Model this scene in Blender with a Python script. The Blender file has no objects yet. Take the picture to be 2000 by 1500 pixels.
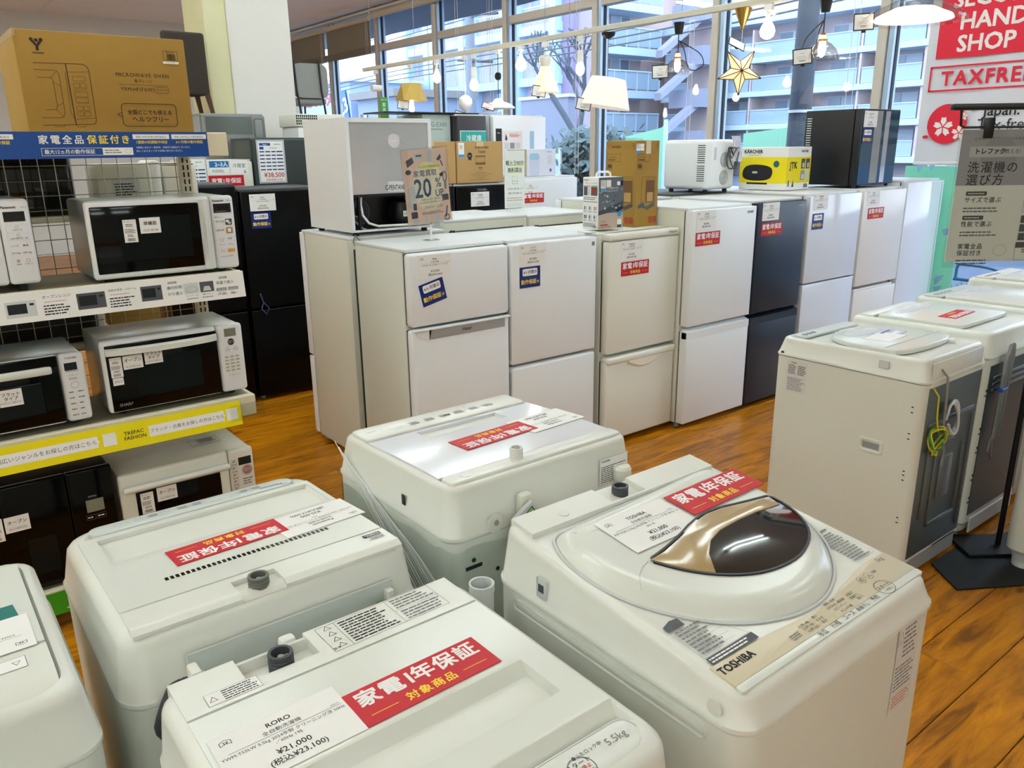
import bpy, bmesh, math, random
from mathutils import Vector, Matrix
rnd = random.Random(7)
S = bpy.context.scene
COL = S.collection
PI = math.pi
R90 = (PI/2, 0, 0)            # face towards -Y
R90B = (PI/2, 0, PI)          # face towards +Y
R90L = (PI/2, 0, -PI/2)       # face towards -X

# ---------------------------------------------------------------- camera
cam_d = bpy.data.cameras.new('camera'); cam = bpy.data.objects.new('camera', cam_d); COL.objects.link(cam)
cam_d.sensor_width = 36.0; cam_d.lens = 1547.0/2000.0*36.0; cam_d.clip_start = .05; cam_d.clip_end = 400
_h, _p, _r = math.radians(52.06), math.radians(16.58), math.radians(.693)
_f = Vector((math.cos(_h)*math.cos(_p), math.sin(_h)*math.cos(_p), -math.sin(_p)))
_rt = Vector((math.sin(_h), -math.cos(_h), 0)); _dn = _f.cross(_rt)
_r2 = math.cos(_r)*_rt + math.sin(_r)*_dn; _d2 = -math.sin(_r)*_rt + math.cos(_r)*_dn
_m = Matrix((_r2, -_d2, -_f)).transposed().to_4x4(); _m.translation = (0, 0, 1.6)
cam.matrix_world = _m
S.camera = cam
S.view_settings.view_transform = 'Standard'; S.view_settings.look = 'None'
S.view_settings.gamma = 1.0; S.view_settings.use_curve_mapping = False
S.view_settings.exposure = 0.12

# ---------------------------------------------------------------- sky (bright overcast)
W = bpy.data.worlds.new('overcast_sky'); S.world = W; W.use_nodes = True
_n = W.node_tree.nodes; _bg = _n['Background']
_bg.inputs[0].default_value = (.80, .89, 1.0, 1); _bg.inputs[1].default_value = 4.6

# ---------------------------------------------------------------- materials
def lin(h):
    if isinstance(h, str):
        h = h.lstrip('#'); c = [int(h[i:i+2], 16)/255 for i in (0, 2, 4)]
    else: c = h
    return tuple(x/12.92 if x <= .04045 else ((x+.055)/1.055)**2.4 for x in c)
MATS = {}
def mat(name, col, rough=.5, metal=0., noise=0., scale=8., bump=0., bscale=60., spec=.5, coat=0., emit=None, es=0., alpha=1., trans=0., ior=1.45, sheen=0.):
    if name in MATS: return MATS[name]
    m = bpy.data.materials.new(name); m.use_nodes = True; MATS[name] = m
    nt = m.node_tree; b = nt.nodes['Principled BSDF']; L = nt.links
    c = lin(col)
    b.inputs['Base Color'].default_value = (*c, 1); b.inputs['Roughness'].default_value = rough
    b.inputs['Metallic'].default_value = metal; b.inputs['Specular IOR Level'].default_value = spec
    b.inputs['Coat Weight'].default_value = coat; b.inputs['Coat Roughness'].default_value = .08
    b.inputs['IOR'].default_value = ior; b.inputs['Transmission Weight'].default_value = trans; b.inputs['Alpha'].default_value = alpha
    if emit is not None:
        b.inputs['Emission Color'].default_value = (*lin(emit), 1); b.inputs['Emission Strength'].default_value = es
    tc = nt.nodes.new('ShaderNodeTexCoord')
    if noise:
        nz = nt.nodes.new('ShaderNodeTexNoise'); nz.inputs['Scale'].default_value = scale; nz.inputs['Detail'].default_value = 5
        mx = nt.nodes.new('ShaderNodeMix'); mx.data_type = 'RGBA'
        L.new(tc.outputs['Object'], nz.inputs['Vector']); L.new(nz.outputs['Fac'], mx.inputs['Factor'])
        mx.inputs['A'].default_value = (*[x*(1-noise) for x in c], 1); mx.inputs['B'].default_value = (*[min(1, x*(1+noise)) for x in c], 1)
        L.new(mx.outputs['Result'], b.inputs['Base Color'])
    if bump:
        n2 = nt.nodes.new('ShaderNodeTexNoise'); n2.inputs['Scale'].default_value = bscale; n2.inputs['Detail'].default_value = 3
        bp = nt.nodes.new('ShaderNodeBump'); bp.inputs['Strength'].default_value = bump; bp.inputs['Distance'].default_value = .002
        L.new(tc.outputs['Object'], n2.inputs['Vector']); L.new(n2.outputs['Fac'], bp.inputs['Height']); L.new(bp.outputs['Normal'], b.inputs['Normal'])
    return m
def glassy(name, tint, refl=.08, rough=.02):
    """thin clear sheet: straight-through light with a tint plus a mirror-like sheen"""
    if name in MATS: return MATS[name]
    m = bpy.data.materials.new(name); m.use_nodes = True; MATS[name] = m
    nt = m.node_tree; nt.nodes.remove(nt.nodes['Principled BSDF']); out = nt.nodes['Material Output']
    t = nt.nodes.new('ShaderNodeBsdfTransparent'); t.inputs[0].default_value = (*lin(tint), 1)
    g = nt.nodes.new('ShaderNodeBsdfGlossy'); g.inputs['Roughness'].default_value = rough
    fr = nt.nodes.new('ShaderNodeLayerWeight'); fr.inputs[0].default_value = .5
    pw = nt.nodes.new('ShaderNodeMath'); pw.operation = 'POWER'; pw.inputs[1].default_value = 4.5
    ad = nt.nodes.new('ShaderNodeMath'); ad.operation = 'MULTIPLY_ADD'; ad.inputs[1].default_value = .45; ad.inputs[2].default_value = refl/2
    mx = nt.nodes.new('ShaderNodeMixShader')
    nt.links.new(fr.outputs['Facing'], pw.inputs[0]); nt.links.new(pw.outputs[0], ad.inputs[0]); nt.links.new(ad.outputs[0], mx.inputs[0])
    nt.links.new(t.outputs[0], mx.inputs[1]); nt.links.new(g.outputs[0], mx.inputs[2]); nt.links.new(mx.outputs[0], out.inputs[0])
    return m
def wood(name, c1, c2, c3, rough=.3, sc=1.0):
    if name in MATS: return MATS[name]
    m = bpy.data.materials.new(name); m.use_nodes = True; MATS[name] = m
    nt = m.node_tree; b = nt.nodes['Principled BSDF']; L = nt.links; N = nt.nodes.new
    tc = N('ShaderNodeTexCoord'); oi = N('ShaderNodeObjectInfo'); mp = N('ShaderNodeMapping'); mp.inputs['Scale'].default_value = (1.3*sc, 9*sc, 9*sc)
    ml = N('ShaderNodeMath'); ml.operation = 'MULTIPLY'; ml.inputs[1].default_value = 37.
    va = N('ShaderNodeVectorMath'); va.operation = 'ADD'
    L.new(oi.outputs['Random'], ml.inputs[0]); L.new(tc.outputs['Object'], va.inputs[0]); L.new(ml.outputs[0], va.inputs[1]); L.new(va.outputs[0], mp.inputs[0])
    n1 = N('ShaderNodeTexNoise'); n1.inputs['Scale'].default_value = 2.6; n1.inputs['Detail'].default_value = 8; n1.inputs['Roughness'].default_value = .65; n1.inputs['Distortion'].default_value = .8
    L.new(mp.outputs[0], n1.inputs['Vector'])
    n2 = N('ShaderNodeTexNoise'); n2.inputs['Scale'].default_value = 3.; n2.inputs['Detail'].default_value = 3; L.new(va.outputs[0], n2.inputs['Vector'])
    vo = N('ShaderNodeTexVoronoi'); vo.inputs['Scale'].default_value = 1.6; m2 = N('ShaderNodeMapping'); m2.inputs['Scale'].default_value = (1.2, 2.2, 1); L.new(va.outputs[0], m2.inputs[0]); L.new(m2.outputs[0], vo.inputs['Vector'])
    cr = N('ShaderNodeValToRGB'); e = cr.color_ramp.elements
    e[0].position = .33; e[0].color = (*lin(c3), 1); e[1].position = .66; e[1].color = (*lin(c1), 1); k = e.new(.5); k.color = (*lin(c2), 1)
    L.new(n1.outputs['Fac'], cr.inputs[0])
    kr = N('ShaderNodeValToRGB'); kr.color_ramp.elements[0].position = .02; kr.color_ramp.elements[0].color = (.16, .1, .07, 1); kr.color_ramp.elements[1].position = .075; kr.color_ramp.elements[1].color = (1, 1, 1, 1)
    L.new(vo.outputs['Distance'], kr.inputs[0])
    br = N('ShaderNodeMapRange'); br.inputs[1].default_value = .25; br.inputs[2].default_value = .75; br.inputs[3].default_value = .72; br.inputs[4].default_value = 1.18
    L.new(n2.outputs['Fac'], br.inputs[0])
    x1 = N('ShaderNodeMix'); x1.data_type = 'RGBA'; x1.blend_type = 'MULTIPLY'; x1.inputs['Factor'].default_value = 1
    L.new(cr.outputs[0], x1.inputs['A']); L.new(kr.outputs[0], x1.inputs['B'])
    x2 = N('ShaderNodeVectorMath'); x2.operation = 'SCALE'; L.new(x1.outputs['Result'], x2.inputs[0]); L.new(br.outputs[0], x2.inputs['Scale'])
    L.new(x2.outputs[0], b.inputs['Base Color']); b.inputs['Roughness'].default_value = rough; b.inputs['Specular IOR Level'].default_value = .28
    bp = N('ShaderNodeBump'); bp.inputs['Strength'].default_value = .15; bp.inputs['Distance'].default_value = .002; L.new(n1.outputs['Fac'], bp.inputs['Height']); L.new(bp.outputs[0], b.inputs['Normal'])
    return m

# ---------------------------------------------------------------- mesh builder
class G:
    def __init__(s): s.v = []; s.f = []; s.mi = []
    def add(s, vs, fs, mi=0):
        o = len(s.v); s.v += [tuple(v) for v in vs]; s.f += [tuple(i+o for i in f) for f in fs]; s.mi += [mi]*len(fs); return s
    def box(s, x0, x1, y0, y1, z0, z1, mi=0):
        return s.add([(x0,y0,z0),(x1,y0,z0),(x1,y1,z0),(x0,y1,z0),(x0,y0,z1),(x1,y0,z1),(x1,y1,z1),(x0,y1,z1)],
              [(0,3,2,1),(4,5,6,7),(0,1,5,4),(1,2,6,5),(2,3,7,6),(3,0,4,7)], mi)
    def bm(s, bm, mi=0):
        bm.verts.ensure_lookup_table(); bm.verts.index_update()
        s.add([v.co for v in bm.verts], [[v.index for v in f.verts] for f in bm.faces], mi); bm.free(); return s
    def rbox(s, x0, x1, y0, y1, z0, z1, r=.01, seg=2, mi=0, only=None):
        b = bmesh.new(); bmesh.ops.create_cube(b, size=1)
        for v in b.verts: v.co = Vector(((x0+x1)/2+v.co.x*(x1-x0), (y0+y1)/2+v.co.y*(y1-y0), (z0+z1)/2+v.co.z*(z1-z0)))
        ed = b.edges[:]
        if only == 'v': ed = [e for e in ed if abs(e.verts[0].co.z-e.verts[1].co.z) > 1e-6]
        if only == 'y': ed = [e for e in ed if abs(e.verts[0].co.y-e.verts[1].co.y) > 1e-6]
        if only == 'x': ed = [e for e in ed if abs(e.verts[0].co.x-e.verts[1].co.x) > 1e-6]
        bmesh.ops.bevel(b, geom=ed, offset=r, segments=seg, affect='EDGES', profile=.5)
        return s.bm(b, mi)
    def ring(s, rings, cap0=True, cap1=True, mi=0, closed=True):
        n = len(rings[0]); vs = [p for r in rings for p in r]; fs = []
        for a in range(len(rings)-1):
            for i in range(n if closed else n-1):
                j = (i+1) % n; fs.append((a*n+i, a*n+j, (a+1)*n+j, (a+1)*n+i))
        if cap0: fs.append(tuple(range(n-1, -1, -1)))
        if cap1: fs.append(tuple((len(rings)-1)*n+i for i in range(n)))
        return s.add(vs, fs, mi)
    def cyl(s, p, r, h, n=20, axis='z', r2=None, mi=0, cap=True):
        r2 = r if r2 is None else r2
        def pt(a, rr, t):
            c, d = rr*math.cos(a), rr*math.sin(a)
            return {'z': (p[0]+c, p[1]+d, p[2]+t), 'y': (p[0]+d, p[1]+t, p[2]+c), 'x': (p[0]+t, p[1]+c, p[2]+d)}[axis]
        A = [2*PI*i/n for i in range(n)]
        return s.ring([[pt(a, r, 0) for a in A], [pt(a, r2, h) for a in A]], cap, cap, mi)
    def lathe(s, p, prof, n=28, mi=0, cap0=False, cap1=False):
        return s.ring([[(p[0]+r*math.cos(2*PI*i/n), p[1]+r*math.sin(2*PI*i/n), p[2]+z) for i in range(n)] for r, z in prof], cap0, cap1, mi)
    def tube(s, pts, r, n=8, mi=0, closed=False):
        P = [Vector(p) for p in pts]; rings = []; up = None
        for i, p in enumerate(P):
            a = P[i-1] if (i or closed) else P[i]; b = P[(i+1) % len(P)] if (i < len(P)-1 or closed) else P[i]
            t = (b-a)
            t = t.normalized() if t.length > 1e-9 else Vector((0, 0, 1))
            if up is None: up = t.orthogonal().normalized()
            up = (up - t*up.dot(t)); up = up.normalized() if up.length > 1e-6 else t.orthogonal().normalized()
            w = t.cross(up)
            rings.append([p+r*(math.cos(2*PI*k/n)*up+math.sin(2*PI*k/n)*w) for k in range(n)])
        if closed: rings.append(rings[0])
        return s.ring(rings, not closed, not closed, mi)
    def poly(s, pts, z, mi=0):
        return s.add([(x, y, z) for x, y in pts], [tuple(range(len(pts)))], mi)
    def prism(s, pts, z0, z1, mi=0):
        return s.ring([[(x, y, z0) for x, y in pts], [(x, y, z1) for x, y in pts]], True, True, mi)
    def hf(s, xs, ys, zf, skirt=None, mi=0):
        """height field on the grid xs * ys, with a skirt down to the height skirt"""
        nx, ny = len(xs), len(ys); vs = [(x, y, zf(x, y)) for y in ys for x in xs]
        fs = [(j*nx+i, j*nx+i+1, (j+1)*nx+i+1, (j+1)*nx+i) for j in range(ny-1) for i in range(nx-1)]
        s.add(vs, fs, mi)
        if skirt is not None:
            loop = [(x, ys[0]) for x in xs]+[(xs[-1], y) for y in ys[1:]]+[(x, ys[-1]) for x in xs[-2::-1]]+[(xs[0], y) for y in ys[-2:0:-1]]
            sk = skirt if callable(skirt) else (lambda x, y: skirt)
            s.ring([[(x, y, sk(x, y)) for x, y in loop], [(x, y, zf(x, y)) for x, y in loop]], False, False, mi)
        return s
    def xf(s, M): s.v = [tuple(M @ Vector(v)) for v in s.v]; return s
    def merge(s, g, M=None, mi=None):
        return s.add([tuple(M @ Vector(v)) if M else v for v in g.v], g.f, 0) if mi is None else s.add([tuple(M @ Vector(v)) if M else v for v in g.v], g.f, mi)
def mesh(name, g, mats, sharp=32):
    me = bpy.data.meshes.new(name); me.from_pydata(g.v, [], g.f)
    mats = mats if isinstance(mats, (list, tuple)) else [mats]
    for m in mats: me.materials.append(m)
    if len(mats) > 1: me.polygons.foreach_set('material_index', g.mi)
    me.polygons.foreach_set('use_smooth', [True]*len(me.polygons)); me.set_sharp_from_angle(angle=math.radians(sharp)); me.update()
    return me
def obj(name, g, mats, parent=None, loc=(0,0,0), rot=(0,0,0), sharp=32):
    me = g if isinstance(g, bpy.types.Mesh) else mesh(name, g, mats, sharp)
    o = bpy.data.objects.new(name, me); COL.objects.link(o); o.parent = parent; o.location = loc; o.rotation_euler = rot
    return o
def tag(o, label=None, cat=None, group=None, kind=None):
    if label: o['label'] = label
    if cat: o['category'] = cat
    if group: o['group'] = group
    if kind: o['kind'] = kind
    return o
def thing(name, label, cat, loc=(0,0,0), rotz=0, group=None):
    o = bpy.data.objects.new(name, None); COL.objects.link(o); o.empty_display_size = .05
    o.location = loc; o.rotation_euler = (0, 0, rotz); return tag(o, label, cat, group)
def struct(name, g, mats, parent=None, loc=(0,0,0), label=None):
    o = obj(name, g, mats, parent, loc)
    if parent is None: o['kind'] = 'structure'
    if label: o['label'] = label
    return o
def rrect(x0, x1, y0, y1, r, n=5):
    r = min(r, (x1-x0)/2-1e-5, (y1-y0)/2-1e-5); P = []
    for cx, cy, a in ((x1-r, y1-r, 0), (x0+r, y1-r, 90), (x0+r, y0+r, 180), (x1-r, y0+r, 270)):
        P += [(cx+r*math.cos(math.radians(a+90*i/n)), cy+r*math.sin(math.radians(a+90*i/n))) for i in range(n+1)]
    return P
def area2(P): return sum(P[i-1][0]*P[i][1]-P[i][0]*P[i-1][1] for i in range(len(P)))
def inset(P, d):
    if area2(P) < 0: P = P[::-1]
    n = len(P); out = []
    for i in range(n):
        a, b, c = Vector(P[i-1]), Vector(P[i]), Vector(P[(i+1) % n])
        t = (c-a); t = t.normalized() if t.length > 1e-9 else Vector((1, 0)); out.append((b.x-t.y*d, b.y+t.x*d))
    return out
def smoothpoly(P, k=2):
    for _ in range(k):
        Q = []
        for i in range(len(P)):
            a, b = P[i], P[(i+1) % len(P)]
            Q += [(a[0]*.75+b[0]*.25, a[1]*.75+b[1]*.25), (a[0]*.25+b[0]*.75, a[1]*.25+b[1]*.75)]
        P = Q
    return P
def plate(g, P, zf, h, r=.003, base=-.004, mi=0, seg=3, dome=0.):
    """raised plate of outline P on the surface zf(x, y), edge rounded by r"""
    if area2(P) < 0: P = P[::-1]
    rings = [[(x, y, zf(x, y)+base) for x, y in P], [(x, y, zf(x, y)+h-r) for x, y in P]]
    for k in range(1, seg+1):
        a = PI/2*k/seg; rings.append([(x, y, zf(x, y)+h-r+r*math.sin(a)) for x, y in inset(P, r*(1-math.cos(a)))])
    g.ring(rings, True, True, mi); return g

# ---------------------------------------------------------------- lettering and flat print
_TX = {}
def text_geo(s, bold=0.):
    k = (s, bold)
    if k not in _TX:
        cu = bpy.data.curves.new('lettering', 'FONT'); cu.body = s; cu.size = 1.; cu.align_x = 'LEFT'; cu.resolution_u = 2
        o = bpy.data.objects.new('lettering', cu); me = bpy.data.meshes.new_from_object(o)
        v = [tuple(x.co) for x in me.vertices]; f = [tuple(p.vertices) for p in me.polygons]
        bpy.data.objects.remove(o); bpy.data.curves.remove(cu); bpy.data.meshes.remove(me)
        if bold:   # heavier stroke: the glyphs laid over themselves a little shifted
            v0, f0, n = v, f, len(v); v = []; f = []
            for q, (dx, dy) in enumerate(((-bold, -bold), (bold, -bold), (bold, bold), (-bold, bold))):
                v += [(a[0]+dx, a[1]+dy, a[2]+q*.002) for a in v0]; f += [tuple(i+q*n for i in t) for t in f0]
        w = max([p[0] for p in v], default=0); x0 = min([p[0] for p in v], default=0); _TX[k] = (v, f, x0, w)
    return _TX[k]
class Pr:
    """flat print in the XY plane: rectangles, outlines, circles and text, layered upwards; one mesh with one material per colour"""
    def __init__(s): s.g = G(); s.m = []; s.z = .0003
    def mi(s, m):
        if m not in s.m: s.m.append(m)
        s.z += .000012; return s.m.index(m)
    def rect(s, x, y, w, h, m): i = s.mi(m); s.g.add([(x-w/2,y-h/2,s.z),(x+w/2,y-h/2,s.z),(x+w/2,y+h/2,s.z),(x-w/2,y+h/2,s.z)], [(0,1,2,3)], i); return s
    def rr(s, x, y, w, h, r, m): i = s.mi(m); s.g.poly(rrect(x-w/2, x+w/2, y-h/2, y+h/2, r, 3), s.z, i); return s
    def poly(s, P, m): i = s.mi(m); s.g.poly(P if area2(P) > 0 else P[::-1], s.z, i); return s
    def line(s, pts, t, m, closed=False):
        i = s.mi(m); P = [Vector(p) for p in pts]; n = len(P)
        for k in range(n if closed else n-1):
            a, b = P[k], P[(k+1) % n]; d = b-a
            if d.length < 1e-9: continue
            d.normalize(); q = Vector((-d.y, d.x))*t/2; e = d*t/2*.6; a = a-e; b = b+e
            s.g.add([(*(a-q), s.z), (*(b-q), s.z), (*(b+q), s.z), (*(a+q), s.z)], [(0,1,2,3)], i)
        return s
    def orect(s, x, y, w, h, t, m, r=0): return s.line(rrect(x-w/2, x+w/2, y-h/2, y+h/2, r, 4) if r else [(x-w/2,y-h/2),(x+w/2,y-h/2),(x+w/2,y+h/2),(x-w/2,y+h/2)], t, m, True)
    def ell(s, x, y, a, b, m, n=24): i = s.mi(m); s.g.poly([(x+a*math.cos(2*PI*k/n), y+b*math.sin(2*PI*k/n)) for k in range(n)], s.z, i); return s
    def oell(s, x, y, a, b, t, m, n=24): return s.line([(x+a*math.cos(2*PI*k/n), y+b*math.sin(2*PI*k/n)) for k in range(n)], t, m, True)
    def t(s, st, x, y, size, m, al='c', bold=0., sx=1., sp=0., rot=0.):
        if sp:
            # letter-spaced: one glyph at a time
            ws = []
            for ch in st: v, f, x0, w = text_geo(ch, bold); ws.append((w if ch != ' ' else .3))
            tot = sum(ws)*size*sx+sp*size*(len(st)-1); cx = x-(tot/2 if al == 'c' else tot if al == 'r' else 0)
            for ch, w in zip(st, ws): s.t(ch, cx, y, size, m, 'l', bold, sx, 0, rot); cx += w*size*sx+sp*size
            return s
        v, f, x0, w = text_geo(st, bold); i = s.mi(m)
        off = {'l': 0, 'c': -w/2, 'r': -w}[al]; c, d = math.cos(rot), math.sin(rot)
        P = []
        for p in v:
            a, b = (p[0]+off)*size*sx, p[1]*size; P.append((x+a*c-b*d, y+a*d+b*c, s.z+p[2]*size))
        s.g.add(P, f, i); return s
    def micro(s, x, y, w, h, n, m, al='l', rag=.25, fill=.45):
        """rows of print too small to read: short dashes"""
        i = s.mi(m); dh = h/n
        for k in range(n):
            yy = y+h/2-dh*(k+.5); L = w*(1-rag*rnd.random()); cx = x-w/2 if al == 'l' else x-L/2; end = cx+L
            while cx < end-dh*.3:
                l = min(dh*(.5+1.6*rnd.random()), end-cx)
                s.g.add([(cx,yy-dh*fill/2,s.z),(cx+l,yy-dh*fill/2,s.z),(cx+l,yy+dh*fill/2,s.z),(cx,yy+dh*fill/2,s.z)], [(0,1,2,3)], i); cx += l+dh*.22
        return s
    def bars(s, x, y, w, h, m, n=22):
        i = s.mi(m); c = x-w/2; u = w/(n*2.2)
        for k in range(n):
            t = u*(.6+1.2*rnd.random()); s.g.add([(c,y-h/2,s.z),(c+t,y-h/2,s.z),(c+t,y+h/2,s.z),(c,y+h/2,s.z)], [(0,1,2,3)], i); c += t+u*(.6+1.0*rnd.random())
            if c > x+w/2-u: break
        return s
    def mesh(s, name='print'): return mesh(name, s.g, s.m)
def put(pr, parent, loc, rot=(0,0,0), name='print'):
    me = pr if isinstance(pr, bpy.types.Mesh) else pr.mesh(name)
    return obj(name, me, None, parent, loc, rot)
def card(name, w, h, base, pr, parent, loc, rot=(0,0,0), th=.0012, r=0):
    """a thin card, sticker or board lying in its own XY plane, print on its +Z side; pr may be a shared mesh"""
    g = G()
    if r: g.prism(rrect(-w/2, w/2, -h/2, h/2, r), 0, th)
    else: g.box(-w/2, w/2, -h/2, h/2, 0, th)
    o = obj(name, g, base, parent, loc, rot)
    if pr is not None: put(pr, o, (0, 0, th-.0002))
    return o
# ================================================================= palette
WHITE = mat('white_gloss_plastic', '#e9e9e4', .28, noise=.015, scale=3)
WHITE2 = mat('cool_white_enamel', '#ebeef0', .32, noise=.012, scale=3)
OFFW = mat('off_white_plastic', '#dcdbcd', .4, noise=.02, scale=4)
CREAM = mat('cream_enamel', '#e8e7dc', .36, noise=.02, scale=3)
GREYW = mat('pale_grey_plastic', '#c9ccca', .4, noise=.02)
GREY = mat('mid_grey_plastic', '#8d9090', .5, noise=.03)
DGREY = mat('dark_grey_plastic', '#4a4d50', .5, noise=.03)
BLACK = mat('black_plastic', '#101113', .35, noise=.1)
GLOSSB = mat('black_glass', '#050607', .06, spec=.6)
CHROME = mat('chrome', '#d8dadb', .18, 1.)
STEEL = mat('galvanised_steel', '#7d868a', .38, .85, noise=.12, scale=6)
RED = mat('sticker_red', '#bf0018', .55); YEL = mat('print_yellow', '#f6d52c', .5); INKW = mat('print_white', '#f3f1ee', .5)
INK = mat('print_black', '#17171a', .6); INKG = mat('print_grey', '#77787b', .6); NAVY = mat('sticker_navy', '#0c2372', .35)
PAPER = mat('paper_white', '#efeeea', .55); BLUEP = mat('banner_blue', '#0f458f', .4); YELP = mat('banner_yellow', '#e8d800', .4)
CARDB = mat('cardboard', '#a17c34', .8, noise=.06, scale=30, bump=.1); CARDB2 = mat('cardboard_pale', '#b8935e', .8, noise=.05, scale=30, bump=.1); CARDINK = mat('cardboard_ink', '#2c211a', .7)
CLEAR = glassy('clear_acrylic', '#f4f7f6', .07); WIN = glassy('window_glass', '#f0f5fb', .09)
FILM = glassy('clear_film', '#eef2f2', .10, .12)
CREAMP = mat('cream_painted_steel', '#d9d0b4', .45)
ALU = mat('blue_grey_aluminium', '#a9bdd4', .4, .4); FRAMEP = mat('cream_window_frame', '#cec6b9', .5)

# ================================================================= floor with planks
XW = 6.55
FLOORB = mat('floor_joint', '#1d120a', .8)
g = G(); g.box(-8, XW+.1, -9, 15, -.12, -.005); floor = struct('floor', g, FLOORB); floor['label'] = 'glossy brown wood plank floor of the shop'
PLANK = wood('plank_wood', '#cf860f', '#b67108', '#7d4905', .33)
PW = .1885
g = G(); g.rbox(-.6235, .6235, -PW/2+.0013, PW/2-.0013, -.02, 0, .0018, 1); pme = mesh('plank', g, PLANK)
n = 0
for k in range(-3, 33):
    y = .768+k*PW+PW/2; off = [.2, .85, .45, 1.1, .05, .67][k % 6]+.07*((k*7) % 5)
    for j in range(6):
        x = -.9+off+j*1.25
        if x > XW-.55 or x+.6 < .05*y: continue
        obj('plank', pme, None, floor, (x, y, 0)); n += 1
g = G(); g.box(-8, .2, -9, 15, -.005, -.001); g.box(.2, XW, -9, .1, -.005, -.001); g.box(.2, XW, 6.9, 15, -.005, -.001); obj('floor_margin', g, PLANK, floor)

# ================================================================= ceiling and closed walls
CZ = 3.69
CEIL = mat('ceiling_board', '#f2eee8', .85, noise=.02, scale=3, bump=.1)
g = G(); g.box(-8, XW+.2, -9, 15, CZ+.012, CZ+.1); ceil = struct('ceiling', g, CEIL); ceil['label'] = 'plain pale ceiling of flush boards'
g = G(); g.rbox(-.9, .9, -.45, .45, 0, .012, .002, 1); cme = mesh('ceiling_panel', g, CEIL)
for i in range(4):
    for j in range(11): obj('ceiling_panel', cme, None, ceil, (-.2+i*1.804, 5.6+j*.904, CZ))
WALLM = mat('wall_paint', '#d6d2c6', .8, noise=.02, scale=2)
for nm, b in (('wall_left', (-8.1, -8, -9, 15, 0, CZ)), ('wall_near', (-8, XW, -9.1, -9, 0, CZ)), ('wall_far', (-8, XW, 15, 15.1, 0, CZ))):
    g = G(); g.box(*b); struct(nm, g, WALLM)
# boxed pillar, plaster face and painted wooden cheek
g = G(); g.rbox(2.36, 2.86, 6.5, 7.05, 0, CZ, .006, 1); pil = struct('wall_pillar', g, mat('pillar_white', '#e2ddd6', .7, noise=.01)); pil['label'] = 'square white pillar standing behind the appliances'
g = G(); g.rbox(2.19, 2.36, 6.52, 7.0, 0, CZ, .004, 1); obj('wooden_cheek', g, mat('pillar_cheek', '#d8d2a8', .6, noise=.06, scale=5), pil)

# ================================================================= window wall
YS = [.25, 1.87, 3.49, 5.14, 6.775, 8.38, 9.985, 11.62, 13.25, 14.9]
g = G(); g.box(XW, XW+.12, -9, YS[0], 0, CZ); g.box(XW, XW+.12, YS[-1], 15, 0, CZ); g.box(XW, XW+.12, YS[0], YS[-1], 0, .1); g.box(XW, XW+.12, YS[0], YS[-1], 3.62, CZ)
struct('wall_window', g, WALLM)
GASK = mat('window_gasket', '#14161a', .6)
for i in range(len(YS)-1):
    y0, y1 = YS[i], YS[i+1]
    g = G(); g.box(XW, XW+.015, y0+.075, y1-.075, 0, 0)
    w = tag(bpy.data.objects.new('window_%d' % (i+1), None), kind='structure'); COL.objects.link(w)
    g = G(); g.rbox(XW-.05, XW+.09, y0+.0, y0+.075, .1, 3.62, .004, 1); obj('mullion', g, FRAMEP, w)
    g = G(); g.rbox(XW-.03, XW+.09, y0-.052, y0-.008, .1, 3.62, .003, 1); obj('outer_post', g, ALU, w)
    g = G(); g.box(XW, XW+.05, y0-.008, y0, .1, 3.62); g.box(XW+.01, XW+.05, y0-.058, y0-.052, .1, 3.62); obj('gasket', g, GASK, w)
    g = G(); g.rbox(XW-.04, XW+.08, y0+.075, y1-.058, 3.06, 3.15, .004, 1); obj('transom', g, FRAMEP, w)
    for z0, z1 in ((.1, 3.06), (3.15, 3.62)):
        g = G(); g.box(XW+.02, XW+.026, y0+.075, y1-.058, z0, z1); obj('pane', g, WIN, w)

# ================================================================= shop ceiling battens, unseen above the frame; outer rows added as fill light
LAMPW = mat('tube_glow', '#ffffff', .5, emit='#ebfdff', es=25.)
BODYW = mat('luminaire_body', '#e8e8e4', .5)
g1 = G(); g1.rbox(-.62, .62, -.045, .045, 0, .06, .006, 1); bme = mesh('housing', g1, BODYW)
g2 = G(); g2.cyl((-.6, 0, -.012), .017, 1.2, 10, 'x'); tme = mesh('tube', g2, LAMPW)
for y in (-7.6, -5.8, -4.0, -2.4, -.8, .8, 2.4, 4.2, 6.5, 8.4, 11.5):
    for x in (-6.4, -4.5, -2.6, -.8, 1.0, 2.8, 4.6):
        if (-1 < y < 1 and -1 < x < 4) or (y > 10 and x > -2) or (y < -2 and x > 2) or y < -7: continue
        t = thing('ceiling_light', 'twin-tube ceiling light batten fixed above the washing machines and shelves', 'light', (x, y, CZ-.06), 0, 'ceiling light battens over the sales floor')
        obj('housing', bme, None, t)
        for dy in (-.075, .075): obj('tube', tme, None, t, (0, dy, 0))
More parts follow.
